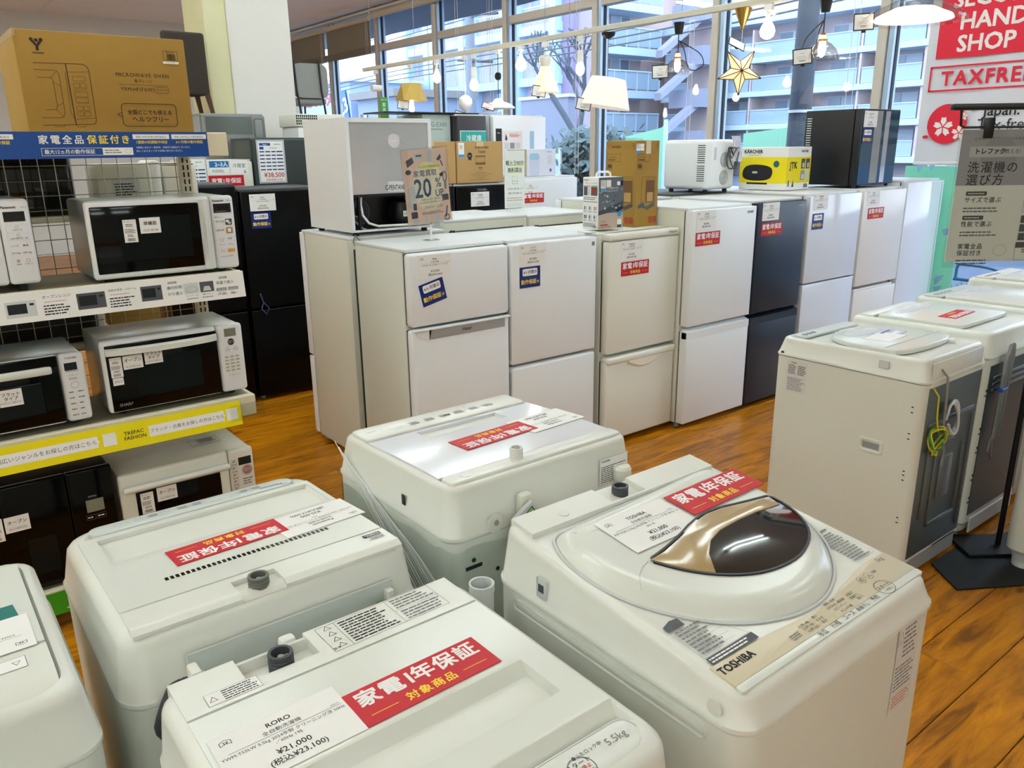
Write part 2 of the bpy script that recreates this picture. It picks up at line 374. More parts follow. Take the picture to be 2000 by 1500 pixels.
# ================================================================= shared stickers and price cards
def red_print(w=.212, h=.074):
    k = w/.212
    return (Pr().t('家電1年保証', 0, .002*k, .0345*k, INKW, bold=.024, sp=.06)
            .t('対象商品', 0, -.0265*k, .0185*k, YEL, bold=.018, sp=.12)
            .rect(-.072*k, -.0205*k, .04*k, .0011*k, YEL).rect(.072*k, -.0205*k, .04*k, .0011*k, YEL))
RED_ME = red_print().mesh('print')
def blue_print():
    return (Pr().rr(0, .024, .092, .034, .006, INKW).t('6ヶ月間の', 0, .0175, .0185, INK, bold=.016)
            .t('動作保証', -.008, -.031, .024, YEL, bold=.02).t('付', .049, -.03, .014, YEL, bold=.02))
BLUE_ME = blue_print().mesh('print')
def logo(p, x, y, s, m=None):
    m = m or INK
    p.line([(x-s*.5, y-s*.3), (x-s*.5, y+s*.2), (x, y+s*.42), (x+s*.5, y+s*.2), (x+s*.5, y-s*.3), (x, y-s*.1), (x-s*.5, y-s*.3)], s*.06, m)
    p.t('TF', x, y-s*.22, s*.5, m, bold=.02); return p
def price_print(brand, kind, line1, price, tax, line2='', code='84419'):
    p = Pr(); logo(p, -.066, .035, .014)
    p.t(brand, 0, .0285, .0115, INK, bold=.014).t(kind, 0, .0165, .0085, INK)
    p.rect(.004, .0125, .148, .0006, INK).t(code, .076, .0145, .0045, INKG, 'r')
    p.t(line1, 0, .0035, .0072, INK)
    if line2: p.t(line2, 0, -.0055, .0072, INK)
    p.t(price, 0, -.025, .0135, INK, bold=.008).t(tax, 0, -.040, .0125, INK, bold=.008); return p
def red_sticker(parent, loc, rot): return card('warranty_sticker', .212, .074, RED, RED_ME, parent, loc, rot)
def blue_sticker(parent, loc, rot): return card('warranty_sticker', .128, .1, NAVY, BLUE_ME, parent, loc, rot)
_PC = {}
def price_card(parent, loc, rot, brand='Haier', kind='冷凍冷蔵庫', line1='JR-N106K 106L 2020年製 クリーニング済', price='¥13,000', tax='(税込¥14,300)', line2=''):
    k = (brand, kind, line1, price, tax, line2)
    if k not in _PC: _PC[k] = price_print(*k[:5], line2=line2).mesh('print')
    return card('price_card', .168, .104, PAPER, _PC[k], parent, loc, rot, .0008)

# ================================================================= refrigerators
NAVYF = mat('navy_black_door', '#141d2a', .3); BLKF = mat('black_gloss_door', '#050607', .2, spec=.22)
BLUEW = mat('glass_white_door', '#dfe4ec', .1, coat=.3)
SILV = mat('silver_trim', '#b4b6ba', .35, .6); LGT = mat('light_top_plastic', '#dcdfe0', .45)
CABG = mat('cabinet_side', '#d8dacf', .5, bump=.03, bscale=400)
SEAL = mat('door_seal', '#55585a', .7)
def fridge(label, x0, x1, yf, D, H, doors, dm, sm=None, r=.014, top=None, group='fridges in the front row', name='refrigerator', flip=False, dth=.055, feet=True):
    """doors: list of (z0, z1); front at y = yf facing -Y (or the back there, when flip)"""
    w = x1-x0; sm = sm or dm
    t = thing(name, label, 'refrigerator', (x1 if flip else x0, yf+D if flip else yf, 0), PI if flip else 0, group)
    g = G(); g.rbox(0, w, dth+.008, D, .03, H-.012, .008, 2); obj('body', g, sm, t)
    g = G(); g.rbox(-.001, w+.001, dth-.02, D+.002, H-.016, H, .005, 2); obj('top_panel', g, top or LGT, t)
    ds = []
    for z0, z1 in doors:
        g = G(); g.rbox(0, w, 0, dth, z0, z1, r, 3); ds.append(obj('door', g, dm, t))
        g = G(); g.box(.006, w-.006, dth, dth+.01, z0+.006, z1-.006); obj('door_seal', g, SEAL, ds[-1])
    if feet:
        for fx in (.04, w-.04):
            for fy in (.08, D-.06):
                g = G(); g.cyl((fx, fy, 0), .018, .032, 12); obj('foot', g, GREY, t)
    return t, ds, w
FR = R90
# --- small top-freezer fridge with the silver handle band
t, ds, w = fridge('pale grey two-door fridge with silver handle strip, under the pink flyer', 1.75, 2.29, 2.95, .5, 1.186, [(.845, 1.168), (.035, .832)], WHITE2, CABG, .016)
price_card(t, (.128, -.0005, 1.108), FR); blue_sticker(t, (.112, -.0005, .995), (PI/2, math.radians(-13), 0))
g = G(); g.ring([[(.07, -.004, .80), (.115, -.004, .752), (w-.075, -.004, .752), (w-.03, -.004, .80), (w-.03, -.004, .835), (.07, -.004, .835)], [(.07, .02, .80), (.115, .02, .752), (w-.075, .02, .752), (w-.03, .02, .80), (w-.03, .02, .835), (.07, .02, .835)]]); 
g = G(); g.box(.085, w-.03, -.0015, .01, .783, .826); hb = obj('handle_band', g, SILV, ds[1]); put(Pr().t('Haier', 0, -.006, .024, INK, bold=.012), hb, (.29, -.0016, .804), FR)
g = G(); g.rbox(.002, w-.002, -.012, .02, .826, .836, .004, 2); obj('handle_lip', g, WHITE2, ds[1])
g = G(); g.ring([[(.004, -.0015, .835), (.1, -.0015, .835), (.085, -.0015, .78), (.03, -.0015, .80)], [(.004, .01, .835), (.1, .01, .835), (.085, .01, .78), (.03, .01, .80)]]); obj('handle_end', g, WHITE2, ds[1])
# --- plain white two-door with side grips
t, ds, w = fridge('plain white two-door fridge with slim side grips, beside the silver-banded one', 2.305, 2.865, 2.95, .52, 1.182, [(.575, 1.168), (.035, .562)], WHITE2, CABG, .014)
price_card(t, (.132, -.0005, 1.11), FR, 'ニトリ', '冷凍冷蔵庫', 'NTR-106 106L 2022年製 クリーニング済'); blue_sticker(t, (.112, -.0005, 1.003), FR)
for d, z0, z1 in ((ds[0], .60, .865), (ds[1], .36, .54)):
    g = G(); g.rbox(-.0015, .004, .008, .034, z0, z1, .004, 2); obj('side_grip', g, GREYW, d)
g = G(); g.rbox(w-.05, w-.006, .0, .1, 1.182, 1.188, .002, 1); obj('hinge_cover', g, LGT, t); put(Pr().rect(0, 0, .02, .02, INKG), ds[0], (w-.03, -.0005, 1.13), FR)
# --- cream fridge with drawer-style bottom door
t, ds, w = fridge('cream two-door fridge with scooped freezer handle, carrying the cardboard boxes', 2.922, 3.465, 2.92, .56, 1.172, [(.53, 1.13), (.035, .49)], CREAM, CREAM, .012, CREAM)
g = G(); g.rbox(0, w, -.004, .07, 1.132, 1.172, .012, 3); tp = obj('top_trim', g, CREAM, t); put(Pr().t('Panasonic', 0, -.004, .016, INKG, bold=.015), tp, (w-.06, -.0048, 1.152), FR)
g = G(); g.rbox(0, w, -.012, .05, .474, .512, .012, 3); obj('drawer_lip', g, CREAM, ds[1])
g = G(); P = [(.16+.26*i/12, .458-.035*math.sin(PI*i/12)) for i in range(13)]
g.ring([[(x, -.0005, z) for x, z in P]+[(.42, -.0005, .474), (.16, -.0005, .474)], [(x, -.012, z+.012) for x, z in P]+[(.42, -.012, .478), (.16, -.012, .478)]]); obj('scoop_handle', g, mat('cream_handle', '#efe8d8', .3), ds[1])
price_card(t, (.165, -.0005, 1.078), FR, 'Panasonic', '冷凍冷蔵庫', 'NR-B144W 138L 2012年製 クリーニング済', '¥17,000', '(税込¥18,700)'); red_sticker(t, (.195, -.0005, .982), FR)
# --- sharp-edged white fridge with slanted grip
def slant(label, x0, x1, dm, sm, lip, brand, price, tax, cx, H=1.275):
    t, ds, w = fridge(label, x0, x1, 2.84, .6, H, [(.615, H-.014), (.035, .588)], dm, sm, .006)
    g = G(); g.ring([[(.0, -.001, .545), (.0, -.001, .585), (.0, .04, .6), (.0, .04, .545)], [(w, -.001, .545), (w, -.001, .585), (w, .04, .6), (w, .04, .545)]]); obj('grip_lip', g, lip, ds[1])
    g = G(); g.rbox(.03, .09, .0, .05, H-.03, H-.012, .004, 1); obj('hinge_cover', g, lip, t)
    put(Pr().t(brand, 0, -.006, .02, INKG if dm is not NAVYF else GREYW, bold=.02), ds[0], (w-.06, -.0005, H-.045), FR)
    price_card(t, (cx, -.0005, H-.067), FR, brand, '冷凍冷蔵庫', 'SJ-D18G 179L 2021年製 クリーニング済', price, tax); red_sticker(t, (cx+.02, -.0005, H-.17), FR); return t
slant('matt white two-door fridge with slanted grip, between the cream and navy-black ones', 3.475, 4.047, WHITE2, OFFW, WHITE2, 'SHARP', '¥27,000', '(税込¥29,700)', .115)
slant('navy-black two-door fridge between the white fridges', 4.06, 4.56, NAVYF, CABG, NAVYF, 'SHARP', '¥28,000', '(税込¥30,800)', .128, 1.287)
# --- bluish glass-white, warm white and last white by the window
t, ds, w = fridge('bluish white glass-fronted fridge with blue sticker beside the navy-black one', 4.6, 5.21, 2.84, .62, 1.303, [(.738, 1.29), (.035, .728)], BLUEW, CABG, .004)
price_card(t, (.115, -.0005, 1.253), FR, 'TWINBIRD', '冷凍冷蔵庫', 'HR-F911 110L 2021年製 クリーニング済', '¥19,000', '(税込¥20,900)'); blue_sticker(t, (.1, -.0005, 1.13), FR)
t, ds, w = fridge('warm white fridge with red sticker, second from the window', 5.245, 5.815, 2.84, .62, 1.307, [(.645, 1.293), (.035, .61)], mat('warm_white_door', '#e6e3de', .2), CABG, .004)
price_card(t, (.115, -.0005, 1.25), FR, 'Haier', '冷凍冷蔵庫', 'JR-M20A 201L 2022年製 クリーニング済', '¥32,000', '(税込¥35,200)'); red_sticker(t, (.17, -.0005, 1.142), FR)
g = G(); g.rbox(0, w-.05, .0, .045, .61, .625, .003, 1); obj('grip_lip', g, mat('warm_white_door', '#e6e3de'), ds[1])
t, ds, w = fridge('tall plain bluish white fridge door nearest the window', 5.83, 6.385, 2.84, .62, 1.345, [(.035, 1.332)], BLUEW, WHITE2, .006)
g = G(); g.box(w-.035, w-.03, -.0012, .005, .05, 1.32); obj('edge_trim', g, SILV, ds[0])

# --- fridges of the second row, their backs to the camera
BACKP = mat('fridge_back_sheet', '#7c8684', .5, .3, noise=.05); BACKD = mat('fridge_back_dark', '#3c4a4c', .5, noise=.1)
t, ds, w = fridge('white fridge with its back turned, carrying the small foil-backed fridge', 1.777, 2.345, 3.576, .571, 1.192, [(.5, 1.178), (.035, .49)], WHITE2, OFFW, .006, WHITE2, 'fridges with their backs to the aisle', flip=True)
g = G(); g.box(.03, w-.03, .571, .574, .1, 1.13); obj('back_panel', g, BACKD, t)
g = G(); g.rbox(w-.06, w-.035, .574, .585, .86, 1.1, .006, 2); obj('cord_clip', g, GREYW, t)
g = G(); g.tube([(w-.045, .585, 1.13), (w-.06, .6, 1.17), (w-.03, .6, 1.2), (w-.02, .595, 1.17), (w-.05, .592, 1.12), (w-.09, .6, .9), (w-.07, .59, .6), (w-.09, .6, .35), (w-.11, .59, .2)], .0045, 6); obj('power_cord', g, GREY, t)
p = Pr().rect(0, 0, .1, .16, PAPER).micro(0, 0, .09, .14, 14, INK); put(p, t, (w-.1, .5745, .52), R90B); put(Pr().rect(0, 0, .13, .06, PAPER).bars(.02, 0, .08, .035, INK), t, (w-.11, .5745, .34), R90B)
for a, b, z1, mt, lb, D in ((2.36, 2.93, 1.235, STEEL, 'white-topped fridge with bare steel back, behind the pink flyer', .55), (2.95, 3.5, 1.225, BACKD, 'white-topped fridge with dark back, behind the power-station box', .55),
                         (3.52, 4.08, 1.285, BACKP, 'light grey-topped fridge behind the matt white fridge', .5), (4.1, 4.66, 1.3, BACKD, 'dark-topped fridge carrying the ice maker', .56), (4.68, 5.25, 1.3, BACKP, 'pale-topped fridge carrying the yellow and white box', .56)):
    y0 = 3.6 if a < 3.5 else 3.53
    t, ds, w = fridge(lb, a, b, y0, D, z1, [(.5, z1-.014), (.035, .49)], WHITE2, OFFW, .006, DGREY if 4 < a < 4.2 else LGT, 'fridges with their backs to the aisle', flip=True)
    g = G(); g.box(.03, w-.03, D, D+.003, .1, z1-.06); obj('back_panel', g, mt, t)
    if a < 3: 
        g = G(); g.tube([(w*.93, D+.004, z1-.06), (w*.93, D+.03, z1-.055), (w*.9, D+.03, z1-.12), (w*.88, D+.012, z1-.2)], .006, 6); obj('power_cord', g, BLACK, t)
# ================================================================= washing machines
WASH = mat('washer_white', '#e0e1d8', .22, noise=.01, scale=2); WBODY = mat('washer_body_enamel', '#dcdfd5', .35, noise=.012, scale=2)
LIDW = mat('washer_lid_white', '#dadcd3', .2); RUB = mat('dark_rubber', '#17181a', .7); VALV = mat('valve_grey', '#3c4043', .5)
PGREY = mat('panel_pale_grey', '#c6ccc8', .3); SMOKE = mat('smoked_lid_glass', '#241f17', .05); TAN = mat('tan_lid_grip', '#a58a5c', .18, coat=.5)
BEIGE = mat('beige_panel', '#cfc3a6', .3); EARTH = mat('earth_wire_green', '#3d7a2d', .5); EARTHY = mat('earth_wire_yellow', '#cfc21c', .5)
def washer(label, cx, cy, W, D, flip, zs, zt, slope, name='washing_machine', taper=.012, rr=.04, rt=.018, group='top-loading washing machines', cm=None, drop=.008):
    """front at local y = -D/2; top plane z = zt + slope*y; zs = joint between body and top cover"""
    t = thing(name, label, 'washing machine', (cx, cy, 0), PI if flip else 0, group)
    zf = lambda x, y: zt+slope*y
    g = G(); g.ring([[(x, y, z) for x, y in rrect(-W/2+i, W/2-i, -D/2+i, D/2-i, rr)] for z, i in ((.07, .01), (.085, 0), (zs-.006, 0), (zs-.0035, .003))]); obj('body', g, WBODY, t)
    g = G(); g.ring([[(x, y, z) for x, y in rrect(-W/2+i, W/2-i, -D/2+i, D/2-i, rr)] for z, i in ((.035, .02), (.07, .014))]); obj('base', g, GREYW, t)
    for fx in (-W/2+.06, W/2-.06):
        for fy in (-D/2+.06, D/2-.06): g = G(); g.cyl((fx, fy, 0), .028, .04, 14, r2=.022); obj('foot', g, GREY, t)
    g = G(); P0 = rrect(-W/2, W/2, -D/2, D/2, rr); P1 = rrect(-W/2+taper, W/2-taper, -D/2+taper, D/2-taper, rr)
    PL = rrect(-W/2-.003, W/2+.003, -D/2-.003, D/2+.003, rr); rings = [[(x, y, zs) for x, y in P0], [(x, y, zs) for x, y in PL], [(x, y, zs+.007) for x, y in PL], [(x, y, zs+.011) for x, y in P0]]+[[(x, y, zf(x, y)-rt) for x, y in P1]]
    for k in range(1, 5):
        a = PI/2*k/4; rings.append([(x, y, zf(x, y)-rt+rt*math.sin(a)) for x, y in rrect(-W/2+taper+rt*(1-math.cos(a)), W/2-taper-rt*(1-math.cos(a)), -D/2+taper+rt*(1-math.cos(a)), D/2-taper-rt*(1-math.cos(a)), rr)])
    rings.append([(x, y, zf(x, y)-drop) for x, y in rrect(-W/2+taper+rt+.004, W/2-taper-rt-.004, -D/2+taper+rt+.004, D/2-taper-rt-.004, rr)])
    g.ring(rings); obj('top_cover', g, cm or WASH, t, sharp=40)
    g2 = G(); g2.ring([[(x, y, z) for x, y in rrect(-W/2+.003, W/2-.003, -D/2+.003, D/2-.003, rr)] for z in (zs-.006, zs+.002)]); obj('seam_gasket', g2, DGREY, t)  # dark ring puts the shade of the gap under the cover into colour
    return t, zf
def lay(zf, x, y, slope, ang=0., h=.0): return dict(loc=(x, y, zf(x, y)+h), rot=(math.atan(slope), 0, math.radians(ang)))
def valve(t, x, y, z, m=None, r=.0165, h=.032, inner=None):
    g = G(); prof = [(r*.95, 0)]
    for k in range(5): prof += [(r, h*(.12+k*.15)), (r*.93, h*(.19+k*.15))]
    prof += [(r, h*.88), (r*.97, h), (r*.72, h), (r*.7, h*.55), (0.001, h*.5)]
    g.lathe((x, y, z), prof, 20); v = obj('inlet_valve', g, m or VALV, t)
    g = G(); g.box(x-r*.6, x+r*.6, y-.0015, y+.0015, z+h*.5, z+h*.8); g.cyl((x, y, z+h*.5), r*.25, h*.32, 8); obj('valve_filter', g, inner or GREY, v); return v
def lin_(a, b, n): return [a+(b-a)*i/n for i in range(n+1)]
def grid(*br, n=6):
    """break list -> samples with doubled steps at the breaks"""
    out = []
    for a, b in zip(br[:-1], br[1:]): out += [a+.0004]+lin_(a, b, n)[1:-1]+[b-.0004]
    return out

# ---------- the beige-panel machine with the big round lid (front row, facing the camera)
sl = .11; t, zf = washer('white washing machine with tan see-through round lid and beige control panel', 1.0235, .76, .533, .54, False, .856, .935, sl, taper=.008, rt=.014, drop=.001)
LID = [(-.206,.168),(-.222,.143),(-.236,.104),(-.24,.06),(-.236,.014),(-.226,-.022),(-.21,-.058),(-.187,-.092),(-.16,-.124),(-.128,-.15),(-.09,-.17),(-.045,-.185),(.0,-.19),(.046,-.186),(.092,-.17),(.13,-.149),(.165,-.12),(.195,-.086),(.215,-.05),(.23,-.008),(.238,.04),(.24,.1),(.236,.155),(.215,.19),(.16,.19),(.09,.185),(-.02,.178),(-.1,.174),(-.165,.172)]
P = smoothpoly(LID, 2)
if area2(P) < 0: P = P[::-1]
g = G(); rings = []
for i, h in ((-.004, -.003), (-.0035, .0005), (.0, .004), (.008, .0125), (.018, .018), (.032, .0205), (.045, .0195)):
    rings.append([(x, y, zf(x, y)+h) for x, y in inset(P, i)])
g.ring(rings, False, True); lid = obj('lid', g, LIDW, t, sharp=50)
g = G(); g.ring([[(x, y, zf(x, y)+h) for x, y in inset(P, i)] for i, h in ((-.009, .0006), (-.0085, .0022), (-.005, .0022), (-.0042, .0006))], False, False); obj('lid_seam', g, GREYW, t)
WINP = [(-.146,.011),(-.106,.017),(-.052,.03),(.008,.05),(.053,.057),(.094,.055),(.145,.044),(.19,.036),(.212,.033),(.21,-.005),(.198,-.04),(.176,-.072),(.15,-.094),(.115,-.11),(.075,-.12),(.035,-.121),(-.007,-.115),(-.042,-.102),(-.074,-.082),(-.103,-.056),(-.127,-.024)]
Q = smoothpoly(WINP, 1); zl = lambda x, y: zf(x, y)+.0195
g = G(); plate(g, Q, zl, .0016, .001, -.001); w = obj('lid_window', g, SMOKE, lid)
g = G(); g.ring([[(x, y, zl(x, y)+h) for x, y in inset(Q, i)] for i, h in ((-.003, 0), (-.003, .003), (.001, .003), (.0015, .0018))], False, False); obj('window_rim', g, BLACK, lid)
TANP = [(-.146,.011),(-.106,.017),(-.052,.03),(.008,.05),(.053,.057),(.094,.055),(.145,.044),(.19,.036),(.21,.03),(.2,-.002),(.14,.005),(.09,.006),(.03,.002),(-.01,-.01),(-.045,-.035),(-.08,-.076),(-.103,-.056),(-.127,-.024)]
g = G(); plate(g, inset(TANP, .003), zl, .0032, .0015, 0); obj('lid_grip', g, TAN, lid)
g = G(); g.tube([(x, y, zl(x, y)+h) for x, y, h in ((-.148, .011, .0006), (-.168, .005, .0006), (-.185, -.006, .0008), (-.2, -.02, .0005), (-.21, -.034, -.002))], .0008, 6); obj('fold_line', g, GREYW, lid)
# back shelf with the water inlet
g = G(); zb = lambda x, y: zf(x, y)+.008-.022*(1 if (-.045 < x < .045 and y > .195) else 0)
g.hf(grid(-.242, -.045, .045, .242, n=5), grid(.19, .195, .25, n=4), zb, lambda x, y: zf(x, y)-.006); obj('back_shelf', g, WASH, t, sharp=50)
g = G(); g.cyl((-.15, .214, zf(0, .214)+.0068), .011, .002, 24); obj('screw_cap', g, WASH, t)
valve(t, .003, .222, zf(0, .222)-.016)
# control panel
PAN = [(-.245,-.193),(-.245,-.236),(.245,-.236),(.245,-.18),(.2,-.178),(.157,-.182),(.11,-.19),(.058,-.2),(-.001,-.205),(-.05,-.202),(-.115,-.196)]
g = G(); plate(g, PAN, zf, .0028, .001, -.003); pn = obj('control_panel', g, BEIGE, t)
g = G(); plate(g, rrect(-.246, .246, -.249, -.236, .004), zf, .0026, .001, -.003); obj('panel_strip', g, LIDW, pn)
p = Pr().t('TOSHIBA', -.205, .0, .018, INK, bold=.03).t('5kg', .215, .022, .013, INKG)
for s, x in (('水位', -.045), ('行程', -.01), ('コース', .027), ('部屋干し', .066), ('予約', .103)): p.t(s, x, -.031, .0105 if len(s) < 4 else .0085, INK)
p.oell(.146, -.021, .02, .0155, .0009, INK).t('スタート', .146, -.021, .0085, INK).t('一時停止', .146, -.030, .006, INK)
for s, x in (('切', .13), ('入', .153)): p.oell(x, .011, .0085, .0075, .0005, INK).t(s, x, .0075, .009, INK)
p.t('電源', .172, .01, .006, INK)
for s, x, y in (('0.7杯◦48L', -.052, -.002), ('0.5杯◦36L', -.05, -.009), ('0.3杯◦23L', -.048, -.016), ('洗い', -.022, -.001), ('すすぎ', -.02, -.009), ('脱水', -.018, -.016), ('標準 ◦毛布', .03, .006), ('つけおき ◦槽洗浄', .035, -.002), ('スピーディー', .036, -.01), ('おしゃれ着', .04, -.018), ('お急ぎ', .078, .0), ('部屋干し', .08, -.008), ('温かく', .085, -.015)): p.t(s, x, y, .0062, INK)
p.micro(-.085, -.009, .024, .012, 3, INKG); put(p, pn, (0, -.214, zf(0, -.214)+.0029), (math.atan(sl), 0, 0))
# notices printed on the cover
p = Pr(); p.poly([(-.235,-.1),(-.215,-.094),(-.2,-.096),(-.2,-.112),(-.235,-.112)], DGREY); p.rect(-.183, -.186, .104, .014, DGREY).micro(-.183, -.186, .098, .011, 2, INKW); p.micro(-.2, -.144, .06, .058, 8, INKG).line([(-.236, -.112), (-.236, -.178), (-.135, -.178), (-.15, -.15), (-.2, -.1)], .0005, INKG)
for k in range(5): p.rect(-.195, -.122-k*.012, .075-.0*k, .0004, INKG)
put(p, t, (0, 0, zf(0, 0)+.0012), (math.atan(sl), 0, 0), 'printed_notice'); p = Pr(); p.rect(.217, -.08, .022, .004, INKG); p.micro(.205, -.128, .052, .08, 12, INKG).line([(.195, -.085), (.236, -.078), (.236, -.17), (.17, -.166)], .0004, INKG)
n_ = put(p, t, (0, 0, zf(0, 0)+.0012), (math.atan(sl), 0, 0), 'printed_notice')
price_card(t, **lay(lambda x, y: zf(x, y)+.0212, -.062, .087, sl, 0), brand='TOSHIBA', kind='全自動洗濯機', line1='AW-5GA1 5.0kg 2022年製 クリーニング済 50Hz／6', price='¥21,000', tax='(税込¥23,100)', line2='0Hz 95'); red_sticker(t, **lay(lambda x, y: zf(x, y)+.0222, .135, .1, sl, 1))
# side details: latch slot, plug, long groove; front notice
g = G(); g.rbox(-.2675, -.262, .125, .15, .872, .912, .005, 2); s_ = obj('latch_recess', g, GREYW, t); g = G(); g.box(-.2685, -.267, .131, .144, .886, .9); obj('latch_slot', g, DGREY, s_)
g = G(); g.cyl((-.2666, -.22, .878), .012, .002, 22, 'x'); obj('screw_cap', g, WASH, t)
g = G(); g.rbox(-.2695, -.262, -.21, .21, .822, .842, .008, 3); obj('side_rib', g, WBODY, t)
p = Pr().rect(0, 0, .072, .165, mat('clear_label', '#d6d6d2', .4)).line([(-.033, .075), (-.033, .045), (-.012, .045)], .0006, INKG).line([(-.03, .05), (-.023, .07), (-.016, .05), (-.03, .05)], .0009, INKG).micro(.008, .045, .045, .06, 7, INKG).micro(0, -.02, .062, .05, 7, INKG).micro(0, -.065, .06, .025, 4, mat('faded_red_print', '#c77b66', .6)); put(p, t, (.175, -.2706, .775), FR, 'warning_label')

# ---------- the machine with the front handle trough (front row, next to it)
t, zf = washer('white washing machine marked 5.5kg with a trough handle in its lid', .415, .77, .5, .52, False, .8, .9, 0., taper=.006, rt=.02, rr=.045, drop=.014)
def zt_(x, y):
    if -.185 < x < .185 and -.098 < y < -.012:
        u = (y+.012)/-.086; return .9035-.05*math.sin(min(1, u*1.25)*PI/2)
    return .9035-max(0, (-.15-y))*.9
g = G(); g.hf(grid(-.226, -.185, .185, .226, n=6), grid(-.172, -.15, -.098, -.012, .152, n=10), zt_, .887); obj('lid', g, LIDW, t, sharp=40)
zb = lambda x, y: .9035-.026*(1 if (-.135 < x < -.03 and y > .185) else 0)
g = G(); g.hf(grid(-.226, -.135, -.03, .226, n=4), grid(.156, .185, .246, n=4), zb, .885); bs = obj('back_shelf', g, WASH, t, sharp=40)
g = G(); plate(g, rrect(-.226, .228, -.244, -.176, .03), lambda x, y: .892+(y+.176)*.06, .006, .003, -.004); pn = obj('control_panel', g, LIDW, t)
p = Pr().t('5.5kg', .185, .004, .016, INKG).t('●ふたロック中', .14, .012, .007, INK).oell(.118, -.003, .018, .018, .0014, INKG).t('スタート', .118, .002, .0095, INK).t('一時停止', .118, -.0055, .007, RED, bold=.01).t('(ロック解除)', .118, -.012, .005, INK).orect(0, 0, .44, .06, .0006, INKG, .02)
for k in range(5): p.oell(.06-.05*k, -.004, .01, .01, .0009, INKG).micro(.06-.05*k, .016, .03, .01, 2, INKG)
put(p, pn, (0, -.21, .8961), (.06, 0, 0))
valve(t, -.079, .208, .877, None, .0185, .036)
p = Pr().orect(0, 0, .2, .07, .0006, INK).line([(-.07, .035), (-.07, -.035)], .0005, INK).line([(.02, .035), (.02, -.035)], .0005, INK).line([(.1, 0), (.02, 0)], .0005, INK).micro(-.025, 0, .08, .064, 9, INK).micro(.062, .018, .07, .03, 4, INKG).micro(.062, -.018, .07, .03, 4, INKG)
for k in range(4): p.line([(-.09, -.028+k*.017), (-.084, -.018+k*.017), (-.078, -.028+k*.017)], .0008, INK, True)
p.t('警告', -.094, -.03, .006, INK); put(p, bs, (.088, .207, .9036), (0, 0, .02), 'warning_label')
p = Pr().rect(0, 0, .072, .027, PAPER).orect(0, 0, .072, .027, .0005, INK).line([(-.032, -.005), (-.027, .005), (-.022, -.005)], .0008, INK, True).micro(.01, 0, .048, .024, 5, INK); put(p, bs, (-.158, .178, .9036), (0, 0, 0), 'warning_label')
price_card(t, (-.135, .05, .9042), (0, 0, 0), 'RORO', '全自動洗濯機', 'YWM-T55LW 5.5kg 2024年製 クリーニング済 50Hz', '¥21,000', '(税込¥23,100)', '／60Hz 195'); red_sticker(t, (.055, .037, .9042), (0, 0, .012))
g = G(); g.rbox(-.258, -.248, .03, .06, .8, .83, .003, 2); obj('hose_hook', g, WASH, t)
g = G(); g.rbox(-.19, -.175, .255, .285, .86, .9, .004, 2); obj('cord_hook', g, WASH, t); g = G(); g.rbox(-.06, -.035, .255, .275, .87, .895, .006, 2); obj('cord_hook', g, WASH, t)

# ---------- the back-to-back machine with the slotted lid
sl = .05; t, zf = washer('white washing machine with a row of black lint slots, upside-down red sticker facing us', .42, 1.43, .53, .53, True, .775, .885, sl, taper=.01, rt=.03, rr=.05, drop=.006)
zl = lambda x, y: zf(x, y)+.003
def za(x, y):
    z = zl(x, y)
    if -.225 < x < .205 and -.158 < y < -.032:
        u = (-.032-y)/.126; z -= .03*math.sin(min(1, u*1.4)*PI/2)
        if -.085 < x < .07 and y < -.08: z -= .022
    return z
g = G(); g.hf(grid(-.236, -.225, -.085, .07, .205, .236, n=5), grid(-.178, -.158, -.08, -.032, .168, n=8), za, lambda x, y: zf(x, y)-.004); ld = obj('lid', g, LIDW, t, sharp=40)
g = G(); g.box(-.0835, .0685, -.1565, -.09, 0, .0008); obj('grip_pocket', g, PGREY, ld, (0, 0, zf(0, -.12)-.0478), (math.atan(sl), 0, 0))
g = G()
for k in range(34):
    x = .145-.298*k/33
    s1 = G(); s1.box(-.0028, .0028, -.006, .006, 0, .0012); obj('lint_slot', mesh('lint_slot', s1, GLOSSB) if k == 0 else sm_, None, ld, (x, .1, zl(x, .1)-.0006), (math.atan(sl), 0, 0))
    if k == 0: sm_ = ld.children[-1].data
g = G(); plate(g, rrect(-.21, .21, -.232, -.184, .022), zf, .0035, .001, -.004); pn = obj('control_panel', g, PGREY, t)
p = Pr().t('Panasonic', -.16, .004, .013, INKG, bold=.02).t('6.0', -.19, .012, .008, INKG)
for x in (.15, .11, .07): p.oell(x, -.002, .014, .008, .0005, INKG).t('入', x, -.005, .006, INKG)
for x in (-.04, -.08, -.11): p.oell(x, .006, .011, .005, .0005, INKG)
for x in (.03, .0, -.1, -.13, .09): p.micro(x, -.006, .02, .016, 4, INKG)
put(p, pn, (0, -.208, zf(0, -.208)+.0036), (math.atan(sl), 0, 0))
def zc(x, y):
    z = zf(x, y)+.003-max(0, y-.235)*.5
    if -.01 < x < .065 and y > .19: z = min(z, zf(x, y)-.014)
    return z
g = G(); g.hf(grid(-.236, -.01, .065, .236, n=5), grid(.172, .19, .235, .249, n=4), zc, lambda x, y: zf(x, y)-.01); bs = obj('back_shelf', g, WASH, t, sharp=40)
valve(t, .028, .222, zf(0, .222)-.017, mat('valve_olive', '#63645a', .5), .018, .034)
p = Pr().micro(0, .008, .036, .014, 3, INKG).rect(0, -.008, .036, .012, INK).micro(0, -.008, .032, .009, 2, INKW); put(p, bs, (-.205, .196, zf(0, .196)+.0034), (math.atan(sl), 0, 0), 'warning_label')
